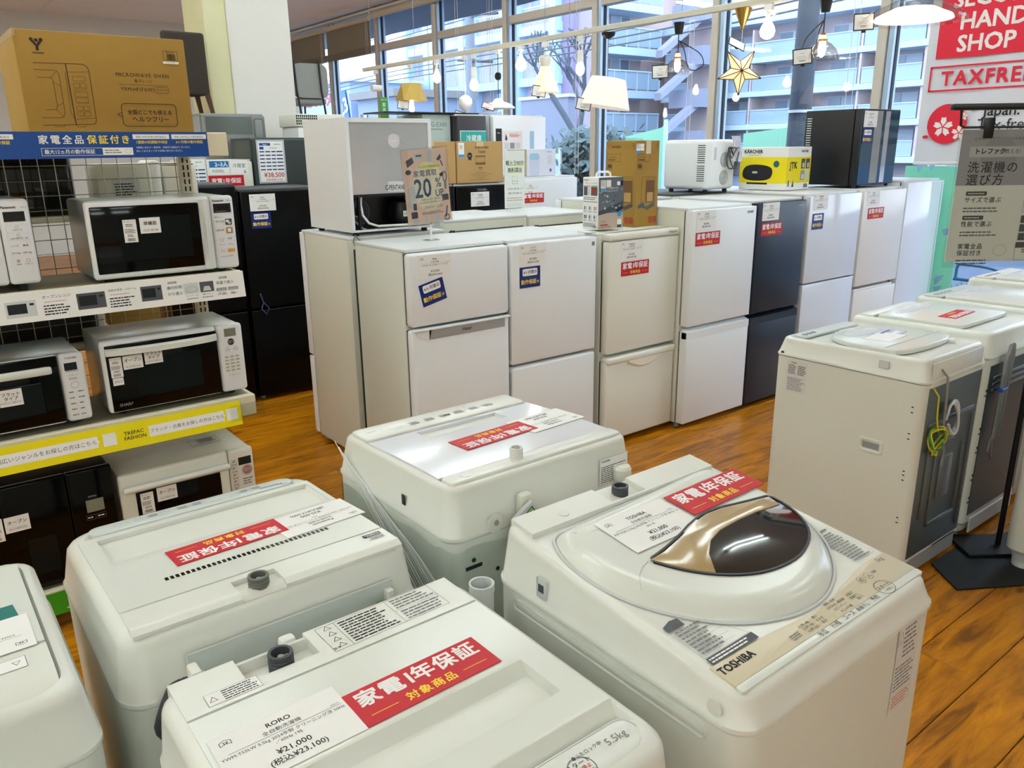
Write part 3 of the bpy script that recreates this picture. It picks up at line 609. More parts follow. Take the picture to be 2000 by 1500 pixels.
price_card(t, **lay(zl, -.16, .036, sl, 3, .0008), brand='Panasonic', kind='全自動洗濯機', line1='NA-F60B 6.0kg 2020年製 クリーニング済 50Hz／6', price='¥25,000', tax='(税込¥27,500)', line2='0Hz'); red_sticker(t, **lay(zl, .012, .024, sl, 2, .0008))
g = G(); g.rbox(-.2, .17, .2665, .2705, .79, .845, .002, 1); obj('back_recess', g, PGREY, t)
g = G(); g.tube([(.18+.045*math.cos(a), .27+.012*math.sin(a*3), .74+.06*math.sin(a)) for a in [i*PI/8 for i in range(34)]], .006, 8); obj('drain_hose', g, DGREY, t)
g = G(); g.rbox(.145, .16, .262, .288, .77, .81, .003, 2); obj('cord_hook', g, WASH, t); g = G(); g.rbox(-.195, -.18, .262, .285, .79, .83, .003, 2); obj('cord_hook', g, WASH, t)
g = G(); g.tube([(-.2, .28, .76), (-.19, .285, .81), (-.16, .285, .815), (-.14, .28, .77), (-.15, .28, .7)], .004, 6); obj('earth_wire', g, EARTH, t)
g = G(); g.rbox(-.24, .05, .276, .3, .62, .79, .006, 2); obj('back_cover', g, mat('dark_blue_grey', '#27343a', .5), t)
for x, z in ((.21, .66), (.21, .69)):
    g = G(); g.box(x-.012, x+.012, .265, .2665, z-.002, z+.002) if z < .67 else g.cyl((x, .265, z), .006, .0015, 12, 'y'); obj('vent_hole', g, BLACK, t)

# ---------- the film-wrapped machine in the middle
sl = .03; t, zf = washer('film-wrapped white washing machine with blue-capped inlet, in front of the fridges', 1.03, 1.435, .525, .5, True, .85, .952, sl, taper=.012, rt=.012, rr=.035, drop=.006)
zl = lambda x, y: zf(x, y)+.002
def zm(x, y):
    z = zl(x, y)+.003*math.sin((y+.11)/.3*PI)
    if -.12 < x < .115 and -.113 < y < -.06: z -= .028*(1-(y+.113)/.07)
    return z
g = G(); g.hf(grid(-.238, -.12, .115, .238, n=6), grid(-.125, -.113, -.06, .172, n=8), zm, lambda x, y: zf(x, y)-.005); ld = obj('lid', g, mat('lid_cool_white', '#e0e1e6', .14), t, sharp=40)
g = G(); plate(g, rrect(-.236, .236, -.222, -.13, .016), zf, .006, .004, -.004); pn = obj('control_panel', g, WASH, t)
p = Pr().oell(.17, .0, .012, .007, .0006, INKG).oell(.14, .004, .017, .008, .0008, INKG).rect(-.01, .0, .018, .009, GLOSSB)
for k in range(6): p.micro(.09-.045*k, .0, .03, .022, 5, INKG)
p.t('TOSHIBA', .2, -.012, .007, INKG); put(p, pn, (0, -.17, zf(0, -.17)+.0062), (math.atan(sl), 0, 0))
g = G(); plate(g, rrect(-.238, .238, .176, .222, .012), zf, .006, .004, -.004); bs = obj('back_shelf', g, WASH, t)
g = G(); g.cyl((.19, .2, zf(0, .2)+.0055), .011, .0016, 22); obj('screw_cap', g, WASH, bs)
valve(t, .05, .19, zf(0, .19)+.004, mat('valve_white', '#dcdbd2', .5), .015, .026, mat('valve_blue_cap', '#1d6fb5', .4))
red_sticker(t, **lay(zm, -.003, .04, sl, 3, .001)); price_card(t, **lay(zm, -.165, .035, sl, 3, .001), brand='TOSHIBA', kind='全自動洗濯機', line1='AW-7D8 7.0kg 2020年製 クリーニング済', price='¥30,000', tax='(税込¥33,000)')
for (x, y, z, w_, h_) in ((.2665, .07, .885, .012, .024),):
    g = G(); g.rbox(.2615, .2645, y-w_/2, y+w_/2, z-h_/2, z+h_/2, .001, 1); obj('latch_slot', g, BLACK, t)
g = G(); plate(g, [(.02*math.cos(a), .02*math.sin(a) if math.sin(a) > 0 else -.025*abs(math.sin(a))) for a in [i*PI/10 for i in range(20)]], lambda x, y: 0, .004, .002, 0); o_ = obj('screw_boss', g, WASH, t, (.155, .2505, .868), R90B)
g = G(); g.cyl((0, 0, .003), .006, .003, 14); obj('screw', g, CHROME, o_)
g = G(); g.rbox(.07, .1, .249, .27, .87, .915, .004, 2); obj('cord_hook', g, OFFW, t)
for i, (m_, dx) in enumerate(((EARTH, 0), (EARTHY, .006), (mat('cord_white', '#d4d4cc', .5), .016), (GREYW, .024))):
    g = G(); g.tube([(.06-dx*.3, .27, .84), (.07-dx*.2, .278, .88), (.085, .28, .895+dx*.3), (.1+dx, .278, .875), (.105+dx, .275, .82), (.09+dx*.6, .272, .74), (.07+dx*.4, .275, .62)], .004 if i < 2 else .006, 7); obj('cord', g, m_, t)
p = Pr().rect(0, 0, .09, .065, PAPER).orect(0, 0, .088, .063, .0006, INK).t('TOSHIBA', -.026, .022, .007, INK, bold=.02).micro(0, -.008, .08, .042, 9, INK); put(p, t, (-.185, .2505, .895), R90B, 'rating_label')
g = G(); g.lathe((-.2, .262, .87), [(.001, 0), (.02, 0), (.022, .004), (.022, .026), (.018, .032), (.001, .034)], 20); obj('overflow_spout', g, CREAM, t)
for x, z, k in ((.21, .80, 0), (.21, .785, 1), (.15, .76, 0), (.09, .72, 0), (.13, .71, 0)):
    g = G(); g.cyl((x, .249, z), .005, .002, 12, 'y') if k == 0 else g.box(x-.02, x+.02, .249, .2515, z-.004, z+.004); obj('vent_hole', g, BLACK, t)
# stretch film: a loose wrinkled sheet round left side and back, and strands of folds
def wrap(t, W, D, z0, z1):
    P = rrect(-W/2-.004, W/2+.004, -D/2-.004, D/2+.004, .04, 6); 
    r2 = random.Random(3); g = G(); rings = []
    Q = []
    for i in range(len(P)):
        a, b = Vector(P[i]), Vector(P[(i+1) % len(P)]); n_ = max(1, int((b-a).length/.02)); Q += [tuple(a+(b-a)*k/n_) for k in range(n_)]
    for j in range(15):
        z = z0+(z1-z0)*j/14; rings.append([(x*(1+.006*math.sin(i*1.7+j*2.1)*r2.random()), y*(1+.006*math.sin(i*1.3+j*1.1)*r2.random()), z+.004*math.sin(i*.9+j)) for i, (x, y) in enumerate(Q)])
    g.ring(rings, False, False); obj('stretch_film', g, FILM, t, sharp=180)
wrap(t, .525, .5, .25, .83)
FOLD = mat('film_fold', '#e9edeb', .25)
for k in range(12):
    g = G(); y0 = -.24+.02*k; z0 = .93-.01*k; L_ = .5
    g.tube([(.2675, y0+L_*u*(.9+.02*k), z0-.34*u**(1.0+.05*k)) for u in lin_(0, min(1, (.24-y0)/(L_*(.9+.02*k))), 8)], .0008+.0005*(k % 3), 4); obj('film_fold', g, FOLD, t)

# ---------- left neighbours, cut by the frame
t, zf = washer('white washing machine with teal tape under its upside-down price card, cut by the left edge', -.137, 1.33, .5, .5, True, .80, .9, 0., taper=.01, rt=.02, rr=.04, drop=.01)
def zk(x, y):
    z = .906
    if -.14 < x < .16 and -.06 < y < .02: z -= .03
    return z
g = G(); g.hf(grid(-.215, -.14, .16, .222, n=5), grid(-.2, -.06, .02, .09, n=5), zk, .888); ld = obj('lid', g, LIDW, t, sharp=40)
g = G(); g.hf(lin_(-.215, .222, 6), lin_(.095, .232, 8), lambda x, y: .905-max(0, y-.16)**2*6, .87); bs = obj('back_shelf', g, WASH, t, sharp=60)
g = G(); g.prism([(-.19, -.05), (.1, -.05), (.1, -.0), (-.195, .012)], .9055, .907); obj('tape', g, mat('teal_tape', '#0d6b66', .4), t)
price_card(t, (-.12, .045, .9068), (0, 0, .0), 'RORO', '全自動洗濯機', 'YWM-45A1 4.5kg 2023年製 60Hz／50Hz', '¥18,000', '(税込¥19,800)')
p = Pr().rect(0, 0, .13, .03, PAPER).orect(0, 0, .13, .03, .0005, INK).line([(-.058, -.005), (-.053, .005), (-.048, -.005)], .0008, INK, True).micro(.015, 0, .09, .024, 5, INK); put(p, bs, (-.12, .13, .9055), (0, 0, 0), 'warning_label')
g = G(); g.rbox(-.15, .1, .245, .256, .72, .79, .004, 1); bp_ = obj('back_bracket', g, STEEL, t)
for x, z in ((-.13, .775), (-.13, .735), (-.1, .74)): g = G(); g.cyl((x, .2555, z), .006, .003, 10, 'y'); obj('bolt', g, CHROME, bp_)
g = G(); g.cyl((-.07, .255, .815), .014, .03, 14, 'z'); g.cyl((-.07, .255, .845), .009, .004, 12, 'z'); obj('screw_post', g, WASH, t)
for x, z, k in ((-.22, .735, 0), (-.22, .70, 1)):
    g = G(); g.cyl((x, .249, z), .008, .002, 14, 'y') if k == 0 else g.box(x-.015, x+.015, .249, .2515, z-.003, z+.003); obj('vent_hole', g, BLACK, t)
t, zf = washer('corner of a white washing machine at the bottom left of the frame', -.165, .56, .5, .5, False, .78, .885, 0., taper=.006, rt=.03, rr=.06, drop=.008)
g = G(); g.hf(lin_(-.2, .2, 6), lin_(-.16, .12, 6), lambda x, y: .89, .87); obj('lid', g, LIDW, t)
# grey drain pipe standing in the gap
tag(obj('drain_pipe', G().lathe((0, 0, 0), [(.021, .0), (.021, .86), (.0225, .86), (.0225, .875), (.019, .875), (.018, .8), (.001, .8)], 22, cap0=True), GREYW, None, (.707, 1.0, .0)), 'grey drain pipe end standing in the gap behind the tan-lid washing machine', 'pipe')
# ================================================================= gondola shelf with microwaves
YF = 2.882; SX1 = 1.0; SX0 = -.95; SD = .40
MWW = mat('microwave_white', '#e6e7e8', .3, noise=.01); CASEM = mat('microwave_case_metal', '#aeb0ad', .3, .7, noise=.05); DOORB = mat('oven_door_black', '#040505', .08, spec=.25); WINB = mat('oven_window', '#0b1213', .1, spec=.25)
LCD = mat('lcd_olive', '#7d8070', .3); LCDD = mat('lcd_dark', '#1b2224', .2); SHELFG = mat('shelf_board_olive', '#8c8770', .45, noise=.03)
sh = thing('display_shelf', 'cream steel gondola shelf with blue, white and yellow banner strips', 'shelf', (0, 0, 0))
for i, (z, sxe) in enumerate(((1.66, 0), (1.18, 0), (.708, 0), (.15, 0))):
    g = G(); g.rbox(SX0, SX1, YF+.014, YF+SD, z-.022, z, .003, 1); b_ = obj('shelf_board', g, SHELFG if i else CREAMP, sh)
    g = G(); g.rbox(SX0, SX1+.004, YF+.004, YF+.03, z-.075, z+.004, .003, 1); g.rbox(SX1-.012, SX1+.004, YF+.02, YF+SD-.03, z-.05, z+.002, .002, 1); obj('shelf_edge', g, CREAMP, b_)
    g = G(); g.rbox(SX0, SX1, YF+SD+.03, YF+SD+.36, z-.3, z-.28, .003, 1); obj('shelf_board', g, CREAMP, sh)
for x in (SX0+.1, .02, SX1-.035):
    g = G(); g.rbox(x-.022, x+.022, YF+SD-.01, YF+SD+.025, 0, 1.66, .002, 1); u = obj('upright', g, CREAMP, sh)
    g = G()
    for k in range(60):
        for dx in (-.0085, .0085): g.box(x+dx-.0028, x+dx+.0028, YF+SD-.0108, YF+SD-.0095, .05+k*.0265, .068+k*.0265)
    o_ = obj('slot_row', g, BLACK, u); o_['kind'] = 'stuff'
    for z in (1.66, 1.18, .708):
        g = G(); g.ring([[(x+dx, YF+SD-.01, z-.09), (x+dx, YF+SD-.01, z-.02), (x+dx, YF+.05, z-.022), (x+dx, YF+.05, z-.035)] for dx in (-.003, .003)]); obj('bracket', g, CREAMP, u)
g = G(); yy = YF+SD+.012
for k in range(37): g.tube([(SX0+.03+k*.0515, yy, .2), (SX0+.03+k*.0515, yy, 1.63)], .0017, 5)
for k in range(28): g.tube([(SX0, yy+.003, .22+k*.0515), (SX1-.05, yy+.003, .22+k*.0515)], .0017, 5)
o_ = obj('wire_grid', g, mat('wire_chrome', '#a39f8c', .35, .6), sh); o_['kind'] = 'stuff'
# --- banners
BX0, BX1 = -.5, .935; w = BX1-BX0
p = Pr()
p.t('家電全品', .214, .006, .028, INKW, 'l', .018, sp=.2).t('保証付き', .35, .006, .028, YEL, 'l', .018, sp=.2)
p.orect(.35, -.02, .262, .022, .0012, INKW).t('最大12ヵ月の動作保証', .226, -.025, .0143, INKW, 'l', .012).rect(.436, -.02, .09, .0225, INKW).micro(.422, -.02, .05, .014, 2, INKG).oell(.467, -.02, .009, .007, .0006, INKG)
for x, s, u in ((.543, '税抜1,000円未満の電化製品は', '1週間の初期動作保証'), (.664, '税抜1,000円以上の電化製品は', '6ヶ月間の動作保証')): p.rect(x, .025, .114, .0145, INKW).t(s, x, .0215, .0072, INK).t(u, x, .004, .0105, YEL, bold=.01)
p.t('※保証にあたり一部条件、対象外の商品がございます。', .492, -.0115, .0072, INKW, 'l').t('詳しくはスタッフまでお問い合わせください。', .492, -.0225, .0072, INKW, 'l')
p.rect(.03, .025, .24, .0145, INKW).t('税抜5,000円以上の電化製品は', .14, .0215, .0085, INK, 'r').t('12ヶ月間の動作保証', .14, .004, .0115, YEL, 'r', .01).t('す。', .08, -.02, .0085, INKW)
b_ = card('blue_banner', w, .08, BLUEP, None, sh, ((BX0+BX1)/2, YF+.003, 1.625), (PI/2+.0, 0, 0), .0015); put(p, b_, (-.0075, 0, .0014))
# white strip
b_ = card('white_banner', SX1+.01-SX0, .093, PAPER, None, sh, ((SX0+SX1)/2, YF-.007, 1.137), (PI/2-.1, 0, 0), .0015)
p = Pr()
def mini_oven(p, x, y, w, h, body, glass):
    p.rect(x, y, w, h, body).rect(x-w*.12, y+.001, w*.62, h*.62, glass).rect(x+w*.36, y+h*.25, w*.14, h*.14, glass)
mini_oven(p, .296, -.003, .085, .05, GREYW, LCDD); mini_oven(p, .497, .0, .085, .052, DGREY, BLACK); mini_oven(p, .684, .002, .068, .05, DGREY, LCDD)
for x, s in ((.357, 'オーブンレンジ'), (.55, '加熱水蒸気・スチーム')): p.t(s, x, .022, .0118 if x < .5 else .0088, INK, 'l').micro(x+.04, .011, .07, .006, 1, mat('pale_red_print', '#c9a092', .6)).micro(x+.04, -.015, .078, .036, 4, INK)
for x, s, s2 in ((.75, '庫内形状', 'から選ぶ'), (.925, '容量で選ぶ', None)):
    p.rr(x+.005, .03, .03, .0075, .003, GREY).micro(x+.005, .03, .024, .004, 1, INKW); p.t(s, x+.01, .008, .0125, INK)
    if s2: p.t(s2, x+.01, -.013, .0125, INK)
p.rect(.817, .004, .048, .036, GREYW).oell(.817, .0, .018, .01, .001, GREY).rect(.87, .004, .048, .036, DGREY).poly([(.855, -.01), (.885, -.01), (.879, .006), (.861, .006)], GREYW).t('ターンテーブル', .817, -.024, .006, INK).t('庫内フラット', .87, -.024, .006, INK).micro(.817, -.032, .04, .006, 1, INKG).micro(.87, -.032, .04, .006, 1, INKG)
p.rect(.92, -.011, .036, .011, GREY).t('1人-2人', .92, -.0145, .008, INKW).rect(.962, -.011, .036, .011, GREY).t('3人以上', .962, -.0145, .008, INKW).t('17-25L', .921, -.031, .0115, INK, bold=.01).t('26L~', .963, -.031, .0115, INK, bold=.01)
put(p, b_, (-(SX0+SX1)/2, 0, .0014)); g = G(); g.box(.4255, .4262, -.046, .046, .0015, .0018); obj('joint', g, GREYW, b_, (-(SX0+SX1)/2, 0, 0))
# yellow strip in its clear ticket rail
b_ = card('yellow_banner', .94+.95, .092, YELP, None, sh, ((-.95+.94)/2, YF-.008, .655), (PI/2-.12, 0, 0), .0015)
p = Pr(); p.rect(.743, 0, .265, .04, INKW).t('ブランド・古着をお探しの方はこちら', .743, -.006, .0155, INK).t('TREFAC', .561, .003, .0175, INK, 'c', .012, sp=.03).t('FASHION', .563, -.015, .0175, INK, 'c', .012)
p.poly([(.8755, .006), (.881, 0), (.8755, -.006)], INKW)
p.rect(.25, 0, .39, .04, INKW).t('幅広いジャンルをお探しの方はこちら', .44, -.006, .0175, INK, 'r').poly([(.445, .006), (.451, 0), (.445, -.006)], INKW)
for x in (.482, .905): p.rect(x, 0, .042, .044, INKW)
put(p, b_, (.005, 0, .0014)); card('ticket_rail', SX1+.03-.9, .06, CLEAR, None, sh, ((SX1+.03+.9)/2, YF-.009, .655), (PI/2-.12, 0, 0), .002)

b_ = card('green_banner', SX1-SX0, .085, mat('banner_green', '#3f9a1e', .4), None, sh, ((SX0+SX1)/2, YF+.001, .105), FR, .0015); p = Pr()
for k in range(14): x = -.9+.13*k; p.ell(x, .012, .018, .014, YEL).ell(x+.03, .004, .014, .012, YEL).micro(x+.01, -.025, .08, .012, 1, INKW)
put(p, b_, (0, 0, .0014))
# ================================================================= microwaves and ovens
def fcard(parent, x, y, z, s, sub='あたため・解凍', w=.066, h=.052, two=None, rot=0.):
    p = Pr()
    if two: p.t(s, 0, .007, .0135, INK, bold=.012).t(two, 0, -.007, .0135, INK, bold=.012)
    else: p.t(s, 0, .002, .0145, INK, bold=.012)
    p.orect(0, -.0155, w*.7, .007, .0005, INKG, .003).t(sub, 0, -.0178, .005, INK); return card('function_card', w, h, PAPER, p, parent, (x, y, z), (PI/2, -rot, 0), .0012)
def ptag(parent, x, y, z, w=.046, h=.082):
    p = Pr(); logo(p, -w*.36, h*.42, .006); p.t('▲リサイクル', w*.15, h*.39, .0042, INK).micro(0, h*.25, w*.6, h*.14, 2, INK).micro(0, .0, w*.85, h*.2, 4, INK).micro(.0, -h*.2, w*.5, h*.12, 2, INK).bars(0, -h*.38, w*.6, h*.13, INK); return card('price_tag', w, h, PAPER, p, parent, (x, y, z), (PI/2, 0, 0), .0008)
def microwave(label, x0, x1, z0, H, D, sx, name='microwave_oven', case=None, feet=.012, yf=YF+.035, doorm=None, frame=None, r=.012, win=None, panel=None):
    t = thing(name, label, 'microwave', (x0, yf, z0), 0, 'microwaves on the gondola shelf'); w = x1-x0; case = case or CASEM
    g = G(); g.rbox(.003, w-.003, .028, D, feet, H-.002, .01, 2); obj('case', g, case, t)
    g = G(); g.rbox(0, sx, 0, .03, feet, H, r, 3); d = obj('door', g, frame or MWW, t)
    g = G(); g.rbox(sx+.0015, w, .0, .03, feet, H, r, 3); pn = obj('control_panel', g, panel or MWW, t)
    for fx in (.05, w-.05):
        for fy in (.05, D-.05): g = G(); g.cyl((fx, fy, 0), .014, feet+.004, 12); obj('foot', g, BLACK, t)
    return t, d, pn, w
# -- panasonic with the bulged grip
t, d, pn, w = microwave('white microwave with bulged white grip and a single-function card', .526, 1.012, 1.18, .27, .32, .402)
g = G(); g.rbox(.012, .362, -.0035, .01, .03, .252, .006, 2); wn = obj('door_glass', g, DOORB, d)
g = G(); g.rbox(.09, .33, -.0045, .0, .065, .215, .004, 1); obj('window', g, WINB, wn)
g = G(); g.ring([[(.36+.03*math.sin(PI*(k/10))*.3, -.004, .02+.24*k/10), (.372, -.02-.006*math.sin(PI*k/10), .02+.24*k/10), (.394, -.014, .02+.24*k/10), (.4, -.0, .02+.24*k/10)] for k in range(11)]); obj('grip', g, LIDW, d, sharp=60)
ptag(d, .128, -.005, .168, .042, .075); fcard(d, .193, -.005, .183, '単機能', 'あたため・解凍・機能')
p = Pr().t('Panasonic', -.012, .108, .0105, INK, bold=.025).t('NE-FL1C', .028, .109, .005, INKG).rect(0, .085, .062, .032, BLACK).rect(.002, .086, .04, .017, LCDD).micro(0, .074, .05, .005, 1, INKG)
p.rect(-.028, .054, .003, .003, INK).t('自動メニュー', -.012, .052, .005, INKG).t('1 あたため', -.016, .036, .008, INK).rr(.018, .036, .024, .022, .003, DGREY).ell(.014, .039, .006, .005, INKW).ell(.021, .032, .006, .004, GREYW)
p.t('2 飲み物', -.016, .005, .008, INK).rr(.018, .006, .024, .022, .003, mat('icon_brown', '#b28059', .5)).rr(.018, .006, .011, .013, .002, INKW)
p.t('レンジ', -.014, -.026, .007, INK).t('解凍', .016, -.026, .007, INK).t('出力切換', -.014, -.032, .004, INKG).t('10分/1分', -.014, -.046, .006, INKG).t('10秒/1g', .017, -.046, .006, INKG)
p.rr(-.014, -.066, .026, .014, .002, INKW).orect(-.014, -.066, .026, .014, .0008, mat('btn_red', '#c38a92', .5), .002).t('取消', -.014, -.069, .008, INK).rr(.017, -.066, .026, .014, .002, mat('btn_orange', '#e0a858', .5)).t('スタート', .017, -.069, .0072, mat('ink_brown', '#5c3b10', .5), bold=.01).t('Inverter 850W', -.0, -.088, .0075, INKG)
put(p, pn, (.443, -.0004, .142), FR)
# -- the one left of it (cut by the frame)
t, d, pn, w = microwave('white microwave control end with two framed buttons beside the bulged-grip microwave', -.1, .372, 1.18, .288, .31, .385, feet=.025)
g = G(); g.rbox(.03, .34, -.003, .01, .06, .26, .006, 2); obj('door_glass', g, DOORB, d)
p = Pr().t('Panasonic', -.014, .105, .0105, INK, bold=.025).t('NE-FL1A', .028, .106, .005, INKG).rect(-.002, .08, .058, .03, BLACK).rect(0, .081, .036, .017, LCDD)
for y, s in ((.044, '1 あたため'), (.018, '2 飲み物/牛乳・酒')): p.orect(0, y, .058, .022, .0006, GREYW).t(s, 0, y-.007, .006, INK).oell(0, y+.004, .004, .004, .0006, INK)
p.t('レンジ', -.015, -.012, .0075, INK).t('解凍', .015, -.012, .0075, INK).t('1分/100g', -.015, -.034, .0068, INK).t('10秒/10g', .015, -.034, .0068, INK).ell(-.012, -.056, .0045, .0045, mat('btn_red', '#c38a92', .5)).oell(.015, -.056, .005, .005, .0008, INKG).t('取消', -.012, -.069, .006, INK).t('スタート', .015, -.069, .006, INK)
put(p, pn, (.43, -.0004, .155), FR)
# -- sharp with the top bow handle
t, d, pn, w = microwave('white-panelled oven with black glass door, bow handle and three white cards', .505, .993, .714, .272, .31, .392, feet=.015, case=mat('microwave_case_light', '#b9b9b2', .28, .4, noise=.04))
g = G(); g.rbox(.012, .39, -.0035, .01, .02, .256, .004, 2); wn = obj('door_glass', g, DOORB, d); put(Pr().t('SHARP', 0, -.005, .015, INKG, bold=.02), wn, (.055, -.0038, .042), FR)
g = G(); g.rbox(.1, .33, -.0045, .0, .06, .2, .004, 1); obj('window', g, WINB, wn)
n_ = 16; g = G(); g.ring([[(.012+.376*k/n_, -.004-.024*math.sin(PI*k/n_)**.6, .218+.004), (.012+.376*k/n_, -.012-.026*math.sin(PI*k/n_)**.6, .222), (.012+.376*k/n_, -.012-.026*math.sin(PI*k/n_)**.6, .24), (.012+.376*k/n_, -.004-.02*math.sin(PI*k/n_)**.6, .246)] for k in range(n_+1)]); obj('bow_handle', g, LIDW, d, sharp=50)
ptag(d, .04, -.006, .178, .038, .07); fcard(d, .095, -.006, .19, 'オーブン', '焼くのも得意なOVEN', .064, .048); fcard(d, .164, -.006, .198, 'フラット', '出し入れラク・掃除カンタン', .06, .05, 'タイプ'); card('price_tag', .034, .026, PAPER, Pr().t('皿付き', 0, -.003, .009, INK), d, (.04, -.006, .128), FR, .0008)
p = Pr().rect(.0, .092, .043, .03, LCD).ell(.0, .056, .0125, .0125, INK).t('あたため', 0, .057, .006, INKW).t('スタート', 0, .05, .006, INKW)
for x in (-.016, .014): p.oell(x, .029, .0095, .0095, .0005, INKG).t('飲み物', x, .025, .0045, INK).orect(x, .032, .005, .005, .0005, INKG)
for r_ in range(5):
    for c_ in range(3): p.rect(-.022+c_*.02, .0-r_*.013, .016, .0085, mat('btn_pale', '#dad8c8', .5)).micro(-.022+c_*.02, .0-r_*.013, .014, .006, 2, INK)
p.t('∨', -.018, -.073, .008, INK).t('∧', .018, -.073, .008, INK).t('仕上がり', 0, -.072, .005, INK); put(p, pn, (.441, -.0004, .15), FR)
# -- toshiba, cut by the frame
t, d, pn, w = microwave('white-edged black-door oven with a printed start dial, beside the three-card oven', -.03, .452, .714, .25, .32, .405, feet=.015)
g = G(); g.rbox(.0, .403, -.0035, .01, .022, .248, .004, 2); wn = obj('door_glass', g, DOORB, d); g = G(); g.rbox(.1, .35, -.0045, .0, .06, .17, .004, 1); obj('window', g, WINB, wn)
g = G(); g.rbox(.02, .38, -.034, -.018, .196, .222, .006, 2); g.box(.03, .05, -.02, 0, .2, .218); g.box(.35, .37, -.02, 0, .2, .218); obj('bow_handle', g, LIDW, d)
fcard(d, .255, -.006, .135, 'フラット', '出し入れラク・掃除カンタン', .066, .055, 'タイプ')
p = Pr().t('TOSHIBA', .0, .102, .009, INKG, bold=.02).rect(-.004, .076, .038, .026, LCDD).micro(0, .06, .04, .005, 1, INKG).t('スタート', 0, .043, .008, INKG).micro(0, .034, .03, .008, 2, INKG).oell(0, .012, .0115, .0115, .0009, INKG)
for r_ in range(5): p.micro(-.012, -.012-r_*.02, .02, .008, 1, INKG, fill=.5).micro(.014, -.012-r_*.02, .018, .008, 1, INKG, fill=.5)
put(p, pn, (.443, -.0004, .13), FR)
# -- low white oven
t, d, pn, w = microwave('ivory oven with pink start button on the bottom shelf, behind the washing machine', .493, .982, .15, .345, .33, .392, case=mat('ivory_case', '#cfc8b2', .35, noise=.02), frame=OFFW, panel=OFFW)
g = G(); g.rbox(.05, .355, -.0035, .01, .06, .272, .004, 2); wn = obj('door_glass', g, DOORB, d); g = G(); g.rbox(.006, .39, -.03, -.002, .282, .305, .01, 3); obj('bow_handle', g, LIDW, d)
ptag(d, .085, -.006, .225, .044, .08); fcard(d, .155, -.006, .245, 'オーブン', '焼くのも得意なOVEN', .07, .054)
p = Pr().rect(.012, .095, .05, .032, LCDD).ell(.018, .055, .018, .018, mat('btn_rose', '#a66d6c', .5)).oell(.018, .055, .021, .021, .0015, INKG).t('あたため', .018, .057, .007, INKW).t('スタート', .018, .049, .007, INKW).rect(-.03, .04, .02, .14, mat('panel_taupe', '#b5a79c', .5))
for k in range(5): p.rect(-.03, .1-.028*k, .017, .02, OFFW).micro(-.03, .1-.028*k, .014, .012, 2, INK)
p.micro(.018, .01, .04, .03, 3, INKG); put(p, pn, (.441, -.0004, .2), FR)
p = Pr().orect(0, 0, .11, .085, .001, INK).micro(.015, .01, .07, .05, 8, INK).line([(-.025, .042), (-.025, -.042)], .0006, INK).rect(0, -.03, .1, .003, INK); put(p, t, (.36, .18, .3435), (0, 0, 0), 'caution_label')
# -- low black oven
t, d, pn, w = microwave('big black steam oven with olive display on the bottom shelf', -.02, .478, .15, .4, .36, .352, case=BLACK, frame=DOORB, panel=DOORB, r=.006)
fcard(d, .193, -.004, .27, 'オーブン', '焼くのも得意なOVEN', .072, .056); ptag(d, .13, -.004, .26, .044, .08)
g = G(); g.rbox(.21, .3, -.0015, .002, .06, .2, .003, 1); obj('window', g, WINB, d)
p = Pr().t('ZIPPEA', -.005, .062, .009, INKG, bold=.02).rect(0, .03, .056, .046, LCD)
for x in (-.018, .015): p.orect(x, -.012, .028, .018, .0006, INKG).micro(x, -.012, .022, .008, 1, INKW)
put(p, pn, (.43, -.0004, .235), FR)
# -- cardboard microwave box on the top shelf
t = thing('microwave_box', 'brown cardboard microwave oven box on top of the gondola shelf', 'box', (.655, YF+.205, 1.664), 0)
g = G(); g.rbox(-.247, .247, -.18, .18, 0, .293, .004, 2); obj('carton', g, CARDB, t)
p = Pr(); K = CARDINK
p.poly([(-.205, .118), (-.196, .118), (-.187, .106), (-.178, .118), (-.169, .118), (-.183, .1), (-.183, .088), (-.191, .088), (-.191, .1)], K).ell(-.2, .119, .005, .005, K).ell(-.187, .117, .005, .005, K).ell(-.174, .119, .005, .005, K).t('YAMAZEN', -.187, .079, .007, K, bold=.02)
p.line([(-.205, .053), (-.07, .055), (-.058, .048), (-.054, .036), (-.054, -.11), (-.058, -.12), (-.066, -.123), (-.205, -.127)], .0016, K).line([(-.117, .054), (-.114, -.125)], .0026, K).line([(-.205, .034), (-.15, .034), (-.143, .03), (-.14, .02), (-.14, -.09), (-.144, -.1), (-.152, -.104), (-.205, -.105)], .0012, K).line([(-.2, .012), (-.163, .012), (-.159, .005), (-.158, -.07), (-.163, -.08), (-.19, -.082)], .0012, K)
p.line([(-.165, .013), (-.145, .031)], .0009, K).line([(-.159, .0), (-.14, -.012)], .0009, K).line([(-.159, -.07), (-.14, -.06)], .0009, K).line([(-.163, -.08), (-.145, -.1)], .0009, K).line([(-.12, .03), (-.055, .033)], .0009, K).line([(-.11, -.108), (-.056, -.104)], .0009, K).line([(-.122, .028), (-.123, -.09), (-.116, -.106)], .0009, K)
for y_, hh, cc in ((.012, .013, 1), (-.008, .013, 2), (-.034, .015, 1), (-.051, .013, 1), (-.076, .013, 2), (-.092, .013, 2)):
    if cc == 1: p.orect(-.086, y_, .036, hh, .0008, K, .002)
    else:
        for x in (-.0955, -.0765): p.orect(x, y_, .017, hh, .0008, K, .003)
p.line([(-.104, -.019), (-.066, -.018)], .0008, K).line([(-.104, -.061), (-.066, -.06)], .0008, K)
for x in (-.16, -.1): p.line([(x-.014, -.126), (x-.011, -.131), (x+.011, -.131), (x+.014, -.126)], .001, K)
